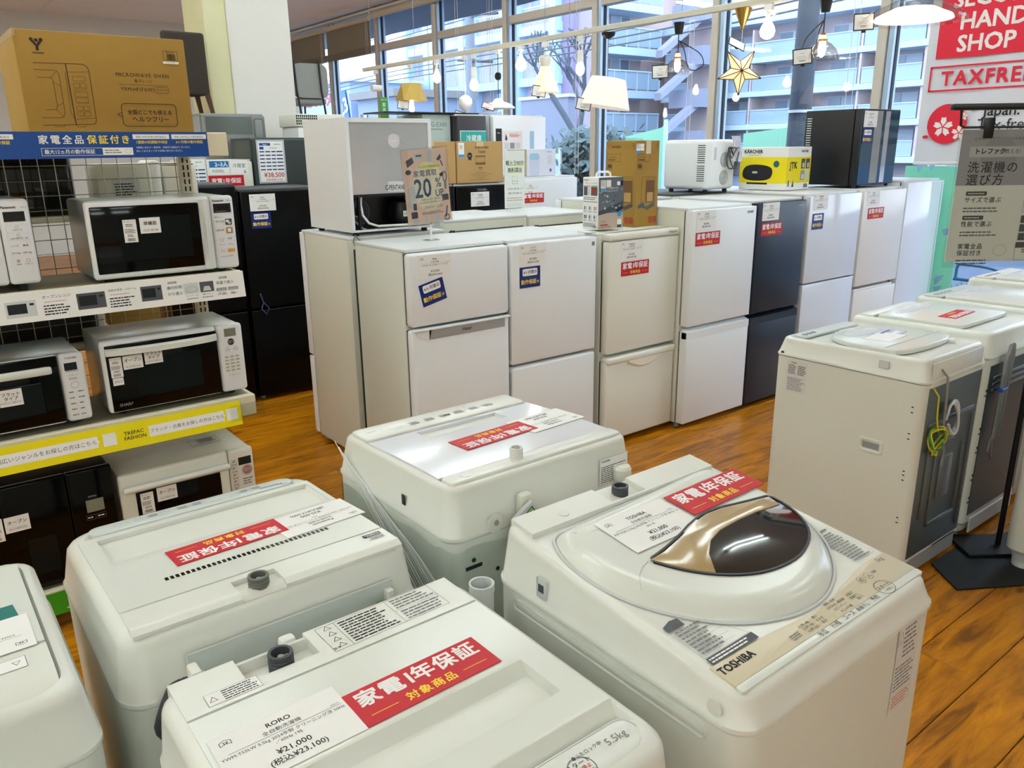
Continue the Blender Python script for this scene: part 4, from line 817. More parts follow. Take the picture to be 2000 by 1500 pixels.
p.t('MICROWAVE OVEN', .103, .024, .0165, K, sp=.1).t('電子レンジ', .103, .008, .0105, K, sp=.15).rect(.103, -.0, .148, .0009, K).t('YRM-HF171(W)', .082, -.019, .0155, K, sp=.05).orect(.158, -.0145, .042, .019, .0009, K, .004).t('ホワイト', .158, -.0175, .009, K)
p.line(rrect(.025, .195, -.128, -.058, .012), .0018, K, True).line([(.025, -.085), (.011, -.092), (.025, -.1)], .0018, K)
for k in range(32): p.rect(.033+.0050*k, -.0635, .0026, .0008, K).rect(.033+.0050*k, -.1225, .0026, .0008, K)
p.t('全国どこでも使える', .11, -.09, .0155, K, bold=.01).t('ヘルツフリー', .11, -.113, .0195, K, sp=.1, bold=.008)
p.orect(.198, .094, .044, .028, .0009, K).bars(.199, .09, .028, .018, K, 24).micro(.198, .104, .03, .004, 1, K).rect(.197, .072, .05, .007, PAPER).micro(.197, .072, .03, .003, 1, INKG)
put(p, t, (0, -.1803, .147), FR)
g = G(); g.box(-.2475, -.24, -.1808, .18, .272, .2935); g.box(-.2475, .2475, -.02, .02, .2931, .2937); obj('packing_tape', g, mat('brown_tape', '#b29561', .25), t)
# ================================================================= washing machines on the right, backs towards us
DMET = mat('dark_back_steel', '#3a4649', .4, .35, noise=.15, scale=5)
def back_panel(t, W, D, z0, z1, m, ribs=True):
    g = G(); g.box(-W/2+.035, W/2-.035, D/2-.004, D/2+.003, z0, z1); b = obj('back_panel', g, m, t)
    if ribs:
        for (x0, x1, a, c) in ((-.14, .1, .2, .215), (-.14, -.125, .2, .5), (.085, .1, .2, .5), (-.05, .05, .3, .47), (-.18, .19, .62, .635), (-.04, .06, .53, .545), (-.04, .06, .56, .575), (-.19, -.175, .13, .6), (.15, .165, .25, .55)):
            g = G(); g.rbox(x0, x1, D/2+.002, D/2+.009, a, c, .003, 2); obj('pressed_rib', g, m, b)
    return b
def coil(t, pts, r, m, name): g = G(); g.tube(pts, r, 6); return obj(name, g, m, t)
t, zf = washer('white washing machine with bare metal back and bundled yellow earth wire', 3.005, 1.495, .49, .6, True, .79, .868, .02, taper=.012, rt=.014, rr=.03, group='washing machines in the right row')
Q = smoothpoly([(-.2, .2), (.2, .2), (.215, .1), (.2, -.04), (.14, -.14), (0, -.17), (-.14, -.14), (-.2, -.04), (-.215, .1)], 2)
g = G(); plate(g, Q, zf, .014, .008, -.004); ld = obj('lid', g, LIDW, t)
g = G(); plate(g, smoothpoly([(-.07, -.04), (.09, -.04), (.13, -.075), (.08, -.115), (0, -.125), (-.08, -.11), (-.1, -.07)], 2), zf, .0146, .0005, 0); obj('grip_pocket', g, GREYW, ld)
g = G(); g.box(-.2, .2, .115, .119, 0, .0012); obj('fold_line', g, CREAM, ld, (0, 0, zf(0, .117)+.0138), (math.atan(.02), 0, 0))
g = G(); plate(g, rrect(-.2, .2, -.262, -.2, .02), zf, .004, .002, -.004); pn = obj('control_panel', g, PGREY, t)
for k in range(3): g = G(); g.cyl((.17-.03*k, -.225, zf(0, -.225)+.003), .012, .004, 18); obj('button', g, CHROME, pn)
card('price_card', .16, .1, PAPER, None, ld, (.03, .03, zf(0, .03)+.0142), (.02, 0, .1)); card('warranty_sticker', .12, .09, mat('faded_lilac', '#b9b8d2', .4), Pr().rect(0, .02, .08, .02, INKW).rect(0, -.015, .09, .012, NAVY), ld, (-.06, .0, zf(0, 0)+.0143), (.02, 0, .1))
g = G(); g.cyl((-.14, .2, zf(0, .2)+.004), .018, .004, 20); obj('screw_cap', g, CREAM, t)
# side (machine turned: its local +X side is the visible one)
g = G(); g.rbox(.243, .2465, .125, .165, .82, .85, .002, 1); g_ = obj('latch_recess', g, GREYW, t); g = G(); g.cyl((.2445, -.27, .8), .007, .003, 14, 'x'); obj('plug', g, DGREY, t)
g = G(); g.ring([[(.2445+d, y, z) for y, z in rrect(.085+i, .18-i, .49+i, .545-i, .012)] for d, i in ((0, 0), (.005, .002), (.005, .008), (-.004, .012))], False, True); hd = obj('side_grip', g, WBODY, t); g = G(); g.box(.243, .2458, .1, .165, .505, .53); obj('grip_pocket', g, GREY, hd)
p = Pr().rect(0, 0, .09, .13, mat('clear_label', '#d6d6d2', .4)).t('SHARP', -.015, .055, .008, INK, bold=.02).micro(-.02, .03, .036, .04, 7, INK).micro(.022, .03, .036, .04, 6, INK).micro(0, -.03, .075, .055, 8, INKG); put(p, t, (.2455, -.2, .71), (PI/2, 0, PI/2), 'rating_label')
for z in (.25, .27, .42, .44, .455, .58, .6, .68, .7):
    g = G(); g.box(.2445, .2458, .262, .27, z, z+.004); obj('vent_hole', g, BLACK, t)
g = G(); g.rbox(-.2, .2, .296, .302, .76, .86, .004, 2); obj('back_trim', g, WASH, t)
bp = back_panel(t, .49, .6, .1, .77, STEEL); g = G(); g.rbox(-.2, .18, .285, .3, .02, .095, .004, 1); obj('back_base', g, GREY, t)
rw = random.Random(4)
for k in range(7):
    c = Vector((.13+.02*rw.random(), .32, .56+.02*rw.random())); a0 = rw.random()*6; A, B_ = .03+.02*rw.random(), .035+.03*rw.random(); ph = rw.random()*PI
    g = G(); g.tube([(c.x+A*math.cos(a)*math.cos(ph)-B_*math.sin(a)*math.sin(ph), c.y+.012*math.sin(2*a+a0), c.z+A*math.cos(a)*math.sin(ph)+B_*math.sin(a)*math.cos(ph)) for a in [i*2*PI/18 for i in range(18)]], .0032, 6, closed=True); obj('earth_wire', g, EARTHY if k % 3 else EARTH, t)
coil(t, [(.19, .305, .77), (.175, .32, .74), (.17, .322, .66), (.14, .32, .6)], .003, EARTHY, 'earth_wire')
coil(t, [(.14, .302, .83), (.12, .318, .8), (.11, .32, .7), (.1, .32, .58), (.06, .318, .5), (.07, .318, .45)], .0045, GREY, 'power_cord')
for k in range(4): coil(t, [(.03+.05*math.cos(a)+.006*k, .316+.004*k, .63+.065*math.sin(a+.2*k)) for a in [i*PI/8 for i in range(15)]], .005, GREYW, 'cord_loop')

t, zf = washer('white washing machine with red sticker and looped grey hose on its dark back', 3.545, 1.5, .53, .6, True, .79, .885, .02, taper=.012, rt=.02, rr=.04, group='washing machines in the right row')
g = G(); plate(g, rrect(-.22, .22, -.19, .17, .03), zf, .012, .006, -.004); ld = obj('lid', g, LIDW, t); g = G(); plate(g, smoothpoly([(-.14, -.1), (.14, -.1), (.16, -.15), (0, -.17), (-.16, -.15)], 2), zf, .0125, .0005, 0); obj('grip_pocket', g, GREYW, ld)
g = G(); plate(g, rrect(-.22, .22, -.265, -.205, .02), zf, .004, .002, -.004); obj('control_panel', g, WASH, t); red_sticker(ld, (.0, .05, zf(0, .05)+.0124), (.02, 0, .06))
back_panel(t, .53, .6, .12, .76, DMET, False); g = G(); g.rbox(-.22, .2, .296, .306, .03, .1, .004, 1); obj('back_base', g, GREYW, t)
for k in range(3): g = G(); g.rbox(-.2, .2, .3, .308, .7-.025*k, .712-.025*k, .003, 2); obj('pressed_rib', g, STEEL, t)
for dx in (0, .016, .05): coil(t, [(.17-dx, .325, .45), (.175-dx, .33, .6), (.18-dx, .33, .78), (.165-dx*.6, .335, .84), (.15-dx*.8, .33, .78), (.16-dx, .325, .6)], .007, GREY, 'drain_hose')
coil(t, [(.17, .32, .5), (.15, .325, .36), (.19, .322, .4), (.16, .32, .5)], .004, GREY, 'power_cord')
g = G(); g.rbox(.145, .2, .32, .345, .655, .67, .003, 1); obj('cable_tie', g, mat('cable_tie_blue', '#1d4fa0', .4), t)
for z in (.2, .3, .42, .5, .66): g = G(); g.cyl((.235, .2985, z), .005, .003, 10, 'y'); g.box(.225, .245, .2985, .3015, z-.022, z-.018); obj('vent_hole', g, BLACK, t)
for i, (cx, lb, zt) in enumerate(((4.1, 'white washing machine with chrome buttons beyond the red-stickered grey-hose one', .9), (4.65, 'cream-edged washing machine farthest along the row towards the window', .93))):
    t, zf = washer(lb, cx, 1.5, .53, .58, True, .8, zt, .01, group='washing machines in the right row')
    g = G(); plate(g, rrect(-.22, .22, -.16, .2, .03), zf, .012, .006, -.004); ld = obj('lid', g, LIDW, t); g = G(); plate(g, rrect(-.16, .16, -.14, -.09, .02), zf, .0125, .0005, 0); obj('grip_pocket', g, GREYW, ld)
    g = G(); plate(g, rrect(-.22, .22, -.255, -.17, .02), zf, .005, .003, -.004); pn = obj('control_panel', g, PGREY if i == 0 else OFFW, t)
    for k in range(5): g = G(); g.cyl((.18-.035*k, -.21, zf(0, -.21)+.004), .012, .004, 16); obj('button', g, CHROME, pn)
# front neighbour whose left flank shows at the right edge
t, zf = washer('white washing machine on a tall leg, its flank cut by the right edge', 3.485, .76, .53, .52, False, .79, .88, 0., group='washing machines in the right row')
g = G(); plate(g, rrect(-.22, .22, -.16, .2, .03), zf, .012, .006, -.004); obj('lid', g, LIDW, t)
for fx, fy in ((-.2, .2), (.2, .2)): g = G(); g.cyl((fx, fy, 0), .04, .09, 18, r2=.045); obj('leg', g, WBODY, t)
# black rubber mat
g = G(); g.prism([(2.9, 1.04), (3.12, .9), (3.7, .62), (3.85, 1.0), (3.3, 1.19), (3.02, 1.19)], 0, .008); tag(obj('floor_mat', g, mat('black_rubber_mat', '#14181a', .55, noise=.25, scale=9, bump=.3, bscale=80)), 'black rubber mat on the plank floor under the poster stand', 'mat')
# ---------------------------------------------------------------- poster stand (how to choose a washing machine)
ps = thing('poster_stand', 'black stand holding the grey and white washing machine guide poster', 'poster stand', (3.36, 1.075, .008), math.radians(-38))
g = G(); g.tube([(0, .012, 0), (0, .012, 1.73)], .011, 10); obj('pole', g, BLACK, ps); g = G(); g.rbox(-.17, .17, -.08, .1, 0, .012, .004, 1); obj('base_plate', g, BLACK, ps)
g = G(); g.rbox(-.445, .445, -.012, .014, 1.7, 1.722, .004, 2); obj('top_bar', g, BLACK, ps)
g = G(); g.tube([(-.41, 0, 1.705), (-.405, 0, 1.65), (-.39, 0, 1.643), (.39, 0, 1.643), (.405, 0, 1.65), (.41, 0, 1.705)], .0045, 8); obj('hanger_wire', g, BLACK, ps)
for x in (-.31, .31): g = G(); g.rbox(x-.018, x+.018, -.014, .006, 1.605, 1.675, .004, 2); obj('clip', g, BLACK, ps)
LAV = mat('poster_lavender_grey', '#a9a6b0', .5)
po = card('poster', .8, .46, PAPER, None, ps, (0, -.008, 1.405), FR, .002); card('poster_sleeve', .82, .49, CLEAR, None, ps, (0, -.0115, 1.398), FR, .001)
p = Pr().rect(0, .135, .8, .19, LAV).t('どのタイプを選べばいいかお悩みのお客様へ', -.355, .195, .0125, INK, 'l', sp=.1).ell(-.26, .14, .065, .065, mat('poster_dusk', '#9a97a2', .5)).rect(-.265, .155, .2, .036, mat('poster_pale', '#c8c6cc', .5)).t('トレファク', -.35, .149, .0225, INK, 'l', .03).t('が教える!', -.26, .15, .0175, INK, 'l')
p.t('洗濯機の', -.365, .087, .042, INK, 'l', .008, sp=.12).t('選び方', -.365, .044, .042, INK, 'l', .008, sp=.12)
p.rect(.1, .12, .2, .15, GREYW).rect(.1, .12, .19, .14, LAV)
for y, a, b in ((.0, 'サイズで選ぶ', None), (-.085, '性能で選ぶ', None), (-.165, '家電全品', '保証付き')):
    if b is None: p.rr(-.32, y+.012, .075, .015, .003, DGREY).micro(-.32, y+.012, .06, .007, 1, INKW)
    p.t(a, -.36, y-.018, .021, INK, 'l', .01, sp=.12)
    if b: p.t(b, -.36, y-.042, .021, INK, 'l', .01, sp=.12).oell(-.205, y-.025, .024, .02, .002, GREYW)
    p.micro(-.29, y-.045-(.022 if b else 0), .14, .022, 2, INKG)
for k, (a, b) in enumerate((('1人~2人', '4.2-5.5kg'), ('3人~4人', '6.0-8.0kg'), ('5人以上', '8.0kg~'))): x = -.09+.12*k; p.rect(x, .0, .112, .038, DGREY).t(a, x, -.012, .016, INKW, bold=.012).orect(x, -.035, .112, .038, .0012, INKG).t(b, x, -.042, .0185, INK, bold=.012)
for k, a in enumerate(('ドラム式', '縦型(乾燥付)', '縦型(全自動)')): p.rect(-.09, -.08-.031*k, .112, .026, DGREY).t(a, -.09, -.085-.031*k, .0125, INKW).orect(.12, -.08-.031*k, .29, .026, .001, INKG).micro(.08, -.08-.031*k, .2, .012, 1, INKG)
p.rect(.1, -.172, .5, .02, DGREY).micro(.02, -.172, .2, .009, 1, INKW).orect(.1, -.2, .5, .055, .001, INKG)
for x, a in ((-.09, '7日間'), (.01, '6ヶ月間'), (.11, '12ヶ月間')): p.micro(x, -.193, .07, .016, 2, INK).t(a, x, -.222, .017, INK, bold=.012)
p.rect(.11, -.19, .06, .016, mat('poster_pinkred', '#cf4a5c', .5)); put(p, po, (0, 0, .0019))
# ================================================================= things standing on and behind the fridges
FOIL = mat('embossed_foil', '#c9ced2', .3, .75, bump=.5, bscale=220, noise=.05); PINK = mat('flyer_pink', '#f6cbb8', .5); INDIGO = mat('flyer_indigo', '#34486f', .5)
t = thing('mini_fridge', 'small white fridge turned backwards, silver foil back and bare compressor, on the backward fridge', 'refrigerator', (1.8, 3.56, 1.192), 0)
w, D, H = .475, .47, .555
g = G(); g.box(0, .018, 0, D, .02, H); g.box(w-.018, w, 0, D, .02, H); g.box(.018, w-.018, 0, D, H-.02, H); g.box(.018, w-.018, .16, D, .02, H-.02); g.box(.018, w-.018, .012, .16, .195, H-.02); g.box(.018, w-.018, 0, .16, .02, .03); obj('body', g, WHITE2, t)
g = G(); g.box(.019, w-.019, .15, .16, .03, .195); g.box(.019, .022, .02, .15, .03, .195); g.box(w-.022, w-.019, .02, .15, .03, .195); g.box(.019, w-.019, .02, .15, .03, .033); g.box(.019, w-.019, .02, .15, .19, .195); obj('dark_cavity', g, BLACK, t)
g = G(); g.box(.018, w-.018, .006, .013, .2, H-.02); fo = obj('foil_back', g, FOIL, t); g = G(); g.cyl((0, 0, 0), .033, .001, 28); o_ = obj('round_seal', g, mat('seal_lilac', '#d5cfd8', .5), fo, (.26, .0055, .45), FR); g = G(); [g.tube([(-.022+.008*k, -.012, .001), (-.012+.006*k, .0, .0022), (.006+.003*k, .004*(k-2), .001)], .0016, 5) for k in range(5)]; obj('crease', g, PAPER, o_)
put(Pr().rect(.02, .006, .15, .05, mat('pale_strip', '#dcdde0', .5)).t('C-PENTANE', -.015, -.009, .034, INK, bold=.01, sx=.62).micro(.075, .004, .03, .02, 4, INK), fo, (.27, .0055, .225), FR, 'gas_label')
g = G(); g.box(.018, w-.018, .002, .02, .188, .2); obj('black_edge', g, BLACK, t)
g = G(); g.lathe((.34, .09, .045), [(.001, 0), (.062, 0), (.07, .02), (.072, .07), (.06, .105), (.03, .122), (.001, .126)], 24); cp = obj('compressor', g, BLACK, t); put(Pr().rect(0, 0, .07, .028, PAPER).micro(-.008, 0, .045, .02, 4, INK).poly([(.02, -.008), (.032, -.008), (.026, .006)], YEL), cp, (.335, .0155, .095), FR, 'rating_label')
for k in range(5): g = G(); g.tube([(.1+(.05-.008*k)*math.cos(a), .1+.01*k, .11+(.06-.009*k)*math.sin(a)) for a in [i*2*PI/20 for i in range(20)]], .004, 6, closed=True); obj('copper_coil', g, DGREY, t)
g = G(); g.tube([(.075, .03, .19), (.065, .02, .15), (.07, .015, .1), (.1, .012, .06), (.15, .01, .043), (.3, .01, .04), (.45, .01, .038)], .006, 8); obj('white_pipe', g, PAPER, t); g = G(); g.tube([(.02, .03, .1), (.06, .02, .09), (.05, .02, .06), (.03, .02, .07), (.07, .02, .035), (.09, .02, .03)], .004, 6); obj('grey_pipe', g, GREY, t)
g = G(); g.box(.045, .055, .004, .02, .03, .19); obj('strut', g, BLACK, t)
for fx in (.04, w-.04):
    for fy in (.04, D-.04): g = G(); g.cyl((fx, fy, 0), .016, .022, 12); obj('foot', g, BLACK, t)
# --- pink flyer in an acrylic holder on the silver-banded fridge
t = thing('flyer_stand', 'pink and orange twenty percent flyer in a clear stand on the silver-banded fridge', 'sign stand', (2.03, 3.21, 1.186), 0)
g = G(); g.rbox(-.035, .035, -.02, .02, 0, .006, .002, 1); obj('foot_plate', g, CHROME, t); g = G(); g.cyl((0, 0, .005), .005, .07, 10); obj('stem', g, INKW, t); g = G(); g.rbox(-.05, .05, -.008, .008, .062, .085, .004, 1); obj('clamp', g, CLEAR, t)
fl = card('flyer', .238, .33, PINK, None, t, (-.02, -.012, .25), (PI/2, math.radians(-4), 0), .002); card('flyer_sleeve', .252, .345, CLEAR, None, fl, (0, 0, .003), (0, 0, 0), .001)
DARKV = mat('flyer_dark_gadget', '#4b4655', .5); LG = mat('flyer_pale_gadget', '#d4cfd0', .5); YM = mat('flyer_yellow_mark', '#f0e27a', .5); PE = mat('flyer_peach', '#f8e4c6', .6)
p = Pr().ell(.01, .0, .085, .11, PE).rect(.02, .088, .12, .015, YM).t('トレファクの家電強化祭', .02, .0835, .0105, INK).t('家電買取', -.005, .048, .031, INDIGO, bold=.01, sp=.05).t('20', -.025, -.046, .118, INDIGO, bold=.012, sx=.8).t('%', .062, -.008, .06, INDIGO, bold=.008, sx=.8).t('UP', .064, -.05, .046, INDIGO, bold=.01, sx=.85)
p.t('家電製品1点から買取成立で', .02, -.062, .0092, INK).t('他の店頭商品も買取増額いたします', .02, -.075, .0085, INK).t('2026/2/1~2/28', .025, -.1, .017, INKG).micro(.02, -.12, .12, .014, 2, INKG)
p.poly([(-.1, .12), (-.065, .135), (-.058, .11), (-.095, .09)], DARKV).rect(-.03, .135, .05, .025, LG).rect(-.03, .138, .03, .007, DARKV).rect(.028, .132, .028, .05, LG).poly([(.062, .115), (.085, .138), (.09, .12), (.075, .108)], DARKV).poly([(.08, .112), (.088, .108), (.098, .085), (.092, .083)], DARKV)
p.ell(-.093, .07, .015, .011, DARKV).poly([(-.105, .0), (-.07, .01), (-.062, -.05), (-.098, -.06)], LG).ell(-.095, -.075, .018, .018, LG).rect(-.075, -.085, .018, .03, DARKV).rr(-.082, -.122, .034, .03, .005, DARKV).ell(-.075, -.15, .017, .014, LG).rect(-.02, -.147, .02, .03, LG).poly([(.02, -.13), (.05, -.122), (.055, -.158), (.028, -.162)], LG).oell(.1, .035, .01, .022, .004, INDIGO).rect(.1, -.005, .012, .03, GREY).poly([(.072, .05), (.092, .058), (.09, .04), (.075, .035)], INK).rect(.095, -.058, .035, .028, DARKV).line([(.1, -.1), (.09, -.145)], .008, mat('flyer_violet', '#6d5d86', .5)).oell(.095, -.15, .013, .013, .004, DARKV)
put(p, fl, (0, 0, .0019))
def carton(name, label, x, y, z, w, d, h, m, rot=0, cat='box', r=.003, group=None):
    t = thing(name, label, cat, (x, y, z), rot, group); g = G(); g.rbox(-w/2, w/2, -d/2, d/2, 0, h, r, 1); obj('carton', g, m, t); return t
# --- power-station box
t = carton('power_station_box', 'printed white and slate product box with handle on the cream fridge edge', 3.035, 3.09, 1.185, .17, .13, .265, PAPER, math.radians(-4))
SL = mat('box_slate', '#5d6671', .4); p = Pr().rect(0, .04, .17, .185, SL).rect(0, -.09, .17, .08, mat('box_tan', '#b9a594', .5)).poly([(-.085, -.06), (.085, -.03), (.085, .01), (-.085, -.04)], mat('box_photo_dark', '#3a4450', .5))
for k in range(40): x, y = rnd.uniform(-.08, .08), rnd.uniform(-.03, .07); p.poly([(x-.008, y), (x, y+.006), (x+.01, y+.002), (x+.004, y-.005)], rnd.choice([GREYW, SL, DGREY, GREY]))
p.rect(-.055, .098, .034, .04, PAPER).rect(-.018, .1, .032, .036, PAPER).rect(-.055, .07, .032, .014, mat('tag_blue', '#2f8fd0', .5)).micro(-.055, .1, .028, .03, 4, INKG).rr(.05, .1, .022, .02, .005, PAPER).rect(.072, .1, .018, .026, BLACK).t('パソコンも充電できる', -.01, .072, .012, INKW).t('ポータブルバッテリー', -.01, .058, .012, INKW).ell(.06, -.055, .016, .016, mat('tag_blue', '#2f8fd0', .5)).poly([(.03, -.035), (.08, -.015), (.085, -.03), (.045, -.05)], INK).t('S:600', -.05, -.098, .014, INKG).rect(-.045, -.11, .05, .006, RED).micro(-.03, -.12, .08, .012, 2, INKG).rect(.06, -.105, .028, .04, PAPER).rect(.06, -.12, .028, .014, INDIGO)
put(p, t, (0, -.0653, .1325), FR)
p = Pr().t('ELECOM', -.035, .115, .009, INK, bold=.02).t('いつも使える、もしものときも役立つ', 0, .1, .0065, INK).rect(-.03, .088, .052, .006, mat('tab_pink', '#d98a8a', .5)).rect(.03, .088, .052, .006, mat('tab_green', '#6fb08a', .5)).rect(-.04, .062, .03, .044, DGREY).rect(-.013, .062, .022, .044, GREYW).rect(.03, .062, .052, .044, mat('photo_brown', '#6a4a44', .5)).rect(.02, .07, .016, .014, RED).micro(0, .025, .11, .018, 2, INKG).rect(0, .008, .115, .004, GREY)
for k in range(6): x, y = -.04+.04*(k % 3), -.025-.045*(k//3); p.rect(x-.006, y, .008, .018, rnd.choice([DGREY, INDIGO, GREY])).rect(x+.006, y, .008, .018, rnd.choice([GREYW, mat('tab_pink', '#d98a8a', .5), INDIGO])).micro(x, y-.018, .03, .01, 2, INKG)
p.micro(0, -.112, .11, .022, 4, INKG).bars(.038, -.118, .022, .012, INK, 14); put(p, t, (-.0853, 0, .1325), R90L)
g = G(); g.tube([(-.05, 0, .262), (-.045, 0, .283), (-.03, 0, .29), (.03, 0, .29), (.045, 0, .283), (.05, 0, .262)], .006, 8); obj('handle', g, PAPER, t)
# --- tall brown vacuum box
t = carton('vacuum_cleaner_box', 'tall brown cardboard box with vacuum cleaner drawing on the cream fridge', 3.362, 3.195, 1.172, .19, .225, .46, CARDB, math.radians(2))
RDP = mat('carton_red', '#a5482a', .7); BRN = mat('carton_brown_ink', '#6d4a26', .7)
def vac(p, x, y, s): p.line(rrect(x-.055*s, x+.055*s, y-.08*s, y+.08*s, .01*s), .0012, K, True).poly([(x-.02*s, y-.06*s), (x+.05*s, y-.06*s), (x+.05*s, y+.06*s), (x-.02*s, y+.06*s)], BRN).rect(x+.015*s, y-.03*s, .05*s, .05*s, CARDB2).line([(x-.02*s, y-.06*s), (x-.02*s, y+.07*s), (x+.05*s, y+.07*s)], .0012, K).poly([(x-.085*s, y-.075*s), (x-.04*s, y-.055*s), (x-.02*s, y-.085*s), (x+.05*s, y-.06*s), (x+.055*s, y-.08*s), (x+.0*s, y-.1*s), (x-.05*s, y-.085*s), (x-.08*s, y-.09*s)], DGREY)
for face, ww, rot, off in ((0, .19, FR, (0, -.1128, .23)), (1, .225, R90L, (-.0953, 0, .23))):
    p = Pr(); x0 = -ww/2
    p.line([(x0+.012, .205), (x0+.02, .212), (x0+.027, .205), (x0+.034, .212), (x0+.04, .205), (x0+.026, .185), (x0+.012, .205)], .002, RDP).t('IRIS OHYAMA', x0+.045, .192, .017, K, 'l', .01, sx=.62).orect(ww/2-.02, .2, .02, .028, .001, K).line([(ww/2-.02, .192), (ww/2-.02, .208)], .003, K)
    p.orect(x0+.06, .14, .1, .04, .0012, K).line([(x0+.01, .142), (x0+.08, .142)], .001, K).t('コードレス', x0+.045, .146, .007, K).t('RNSK-300-W', x0+.044, .126, .0095, K, bold=.02).orect(x0+.03, .095, .04, .028, .001, K).bars(x0+.03, .095, .03, .02, K, 14); vac(p, .01+.03*face, -.04, 1.0)
    for x in (-.0, .034): p.rect(ww/2-.06+x, -.195, .03, .034, RDP)
    put(p, t, off, rot)
g = G(); g.box(-.02, .02, -.1135, .1135, .4605, .4615); g.box(-.02, .02, -.1138, -.1132, .39, .461); obj('packing_tape', g, mat('clear_tape', '#cbb48a', .15), t)
put(Pr().rect(-.014, 0, .03, .036, PAPER).rect(.018, 0, .03, .036, PAPER).micro(-.014, .004, .026, .024, 4, INKG).rect(-.014, -.026, .03, .014, mat('tag_blue', '#2f8fd0', .5)).t('¥9,900', .018, -.004, .007, INK), t, (-.07, -.1135, .425), FR, 'price_tag'); g = G(); g.rbox(-.06, .04, -.04, .06, .461, .475, .006, 2); obj('loose_bag', g, FILM, t)
# --- ice maker and the yellow box
t = thing('ice_maker', 'white table-top ice maker with two round fan grilles on the second-row fridge', 'ice maker', (4.46, 3.62, 1.3), math.radians(3))
g = G(); g.rbox(-.15, .15, -.19, .19, .02, .34, .03, 4); obj('body', g, WHITE2, t)
for k in range(17): g = G(); g.rbox(-.1515, -.1495, -.155, -.095, .075+.0135*k-(0 if k < 8 else -.008), .081+.0135*k-(0 if k < 8 else -.008), .001, 1); obj('vent_slot', g, DGREY, t)
for zc in (.095, .21):
    g = G(); g.cyl((.02, -.192, zc), .048, .003, 28, 'y'); f_ = obj('fan_grille', g, GREY, t)
    for k in range(4): g = G(); g.tube([(.02+(.012+.01*k)*math.cos(a), -.193, zc+(.012+.01*k)*math.sin(a)) for a in [i*2*PI/18 for i in range(18)]], .0018, 5, closed=True); obj('grille_ring', g, WHITE2, f_)
g = G(); g.box(-.1, -.075, -.192, -.189, .21, .29); obj('switch_plate', g, GREYW, t); g = G(); g.box(-.155, -.1495, .06, .19, .0, .0); 
for fx in (-.11, .11):
    for fy in (-.14, .14): g = G(); g.cyl((fx, fy, 0), .016, .022, 12); obj('foot', g, BLACK, t)
for k in range(5): g = G(); g.tube([(.06+.045*math.cos(a+k), -.21-.008*k, .22+.07*math.sin(a)) for a in [i*PI/8 for i in range(14)]], .004, 6); obj('power_cord', g, DGREY, t)
r2 = random.Random(5); g = G(); g.hf(lin_(0, .1, 5), lin_(0, .16, 6), lambda x, y: .014*math.sin(x*70+y*30)+.012*r2.random()); obj('plastic_bag', g, mat('bag_film', '#e6dfe6', .2, trans=.4), t, (.03, -.235, .2), FR)
t = carton('pressure_washer_box', 'yellow and white cleaner box behind the black mini fridge', 4.93, 3.34, 1.307, .3, .36, .28, PAPER, math.radians(3)); YB = mat('box_yellow', '#e9d400', .4)
def oval(p, x, y, s): p.poly(smoothpoly([(x-.11*s, y-.05*s), (x+.09*s, y-.05*s), (x+.12*s, y), (x+.1*s, y+.05*s), (x-.07*s, y+.06*s), (x-.12*s, y+.02*s)], 2), INK).line([(x-.09*s, y-.055*s), (x+.08*s, y-.055*s)], .006*s, YB).rr(x-.02*s, y+.005*s, .04*s, .014*s, .004*s, GREYW).rect(x, y-.068*s, .16*s, .012*s, INK)
p = Pr().rect(0, -.01, .36, .17, YB).t('KÄRCHER', -.08, .1, .032, INK, bold=.03).rect(-.07, .088, .1, .006, YB); oval(p, -.04, -.03, 1.); p.ell(.1, .03, .022, .022, mat('badge_teal', '#17606b', .5)); put(p, t, (-.1503, 0, .14), R90L)
p = Pr().rect(0, -.01, .3, .17, YB).t('JTK', -.07, .0, .06, INK, bold=.03).t('マルチ1', -.09, -.016, .012, INK).t('KÄRCHER', .06, .105, .02, INK, bold=.03)
for x, y in ((.05, .03), (.11, .03), (.05, -.045), (.11, -.045)): p.rect(x, y, .05, .065, rnd.choice([GREY, DGREY, GREYW])); p.rect(x+.005, y-.01, .025, .03, GREYW)
p.line([(-.12, -.11), (-.12, -.08)], .015, DGREY).poly([(-.08, -.12), (-.05, -.12), (-.065, -.07)], DGREY).bars(.1, -.115, .05, .025, INK, 16); put(p, t, (0, -.1803, .14), FR)
# --- black mini fridge on the fridges by the window
t = thing('mini_fridge', 'black mini fridge with mirror-glass door standing on the white fridges by the window', 'refrigerator', (5.26, 2.925, 1.31), 0); w, D, H = .5, .42, .515
g = G(); g.rbox(0, w, .055, D, .018, H, .006, 2); obj('body', g, mat('black_matt_case', '#0b0d10', .45), t); g = G(); g.rbox(0, w, 0, .05, .018, H, .005, 2); d_ = obj('door', g, BLACK, t); g = G(); g.box(.012, w-.008, -.003, .001, .025, H-.01); obj('door_glass', g, mat('blue_mirror_glass', '#2d5067', .06, .35), d_)
for x0, x1, m_ in ((.16, .26, GREY), (.30, .36, SILV)): g = G(); g.box(x0, x1, -.0042, -.002, .03, H-.012); obj('metal_strip', g, m_, d_)
price_card(d_, (.1, -.0048, .45), FR, 'TOHOTAIYO', '冷蔵庫', 'TH-48L1 48L 2022年製', '¥9,000', '(税込¥9,900)'); blue_sticker(d_, (.08, -.0048, .34), FR)
for k in range(26): g = G(); g.box(-.0015, .002, D-.05, D-.015, .06+.016*k, .066+.016*k); obj('vent_slot', g, GREYW, t)
for fx in (.03, w-.03):
    for fy in (.03, D-.03): g = G(); g.cyl((fx, fy, 0), .012, .02, 10); obj('foot', g, BLACK, t)
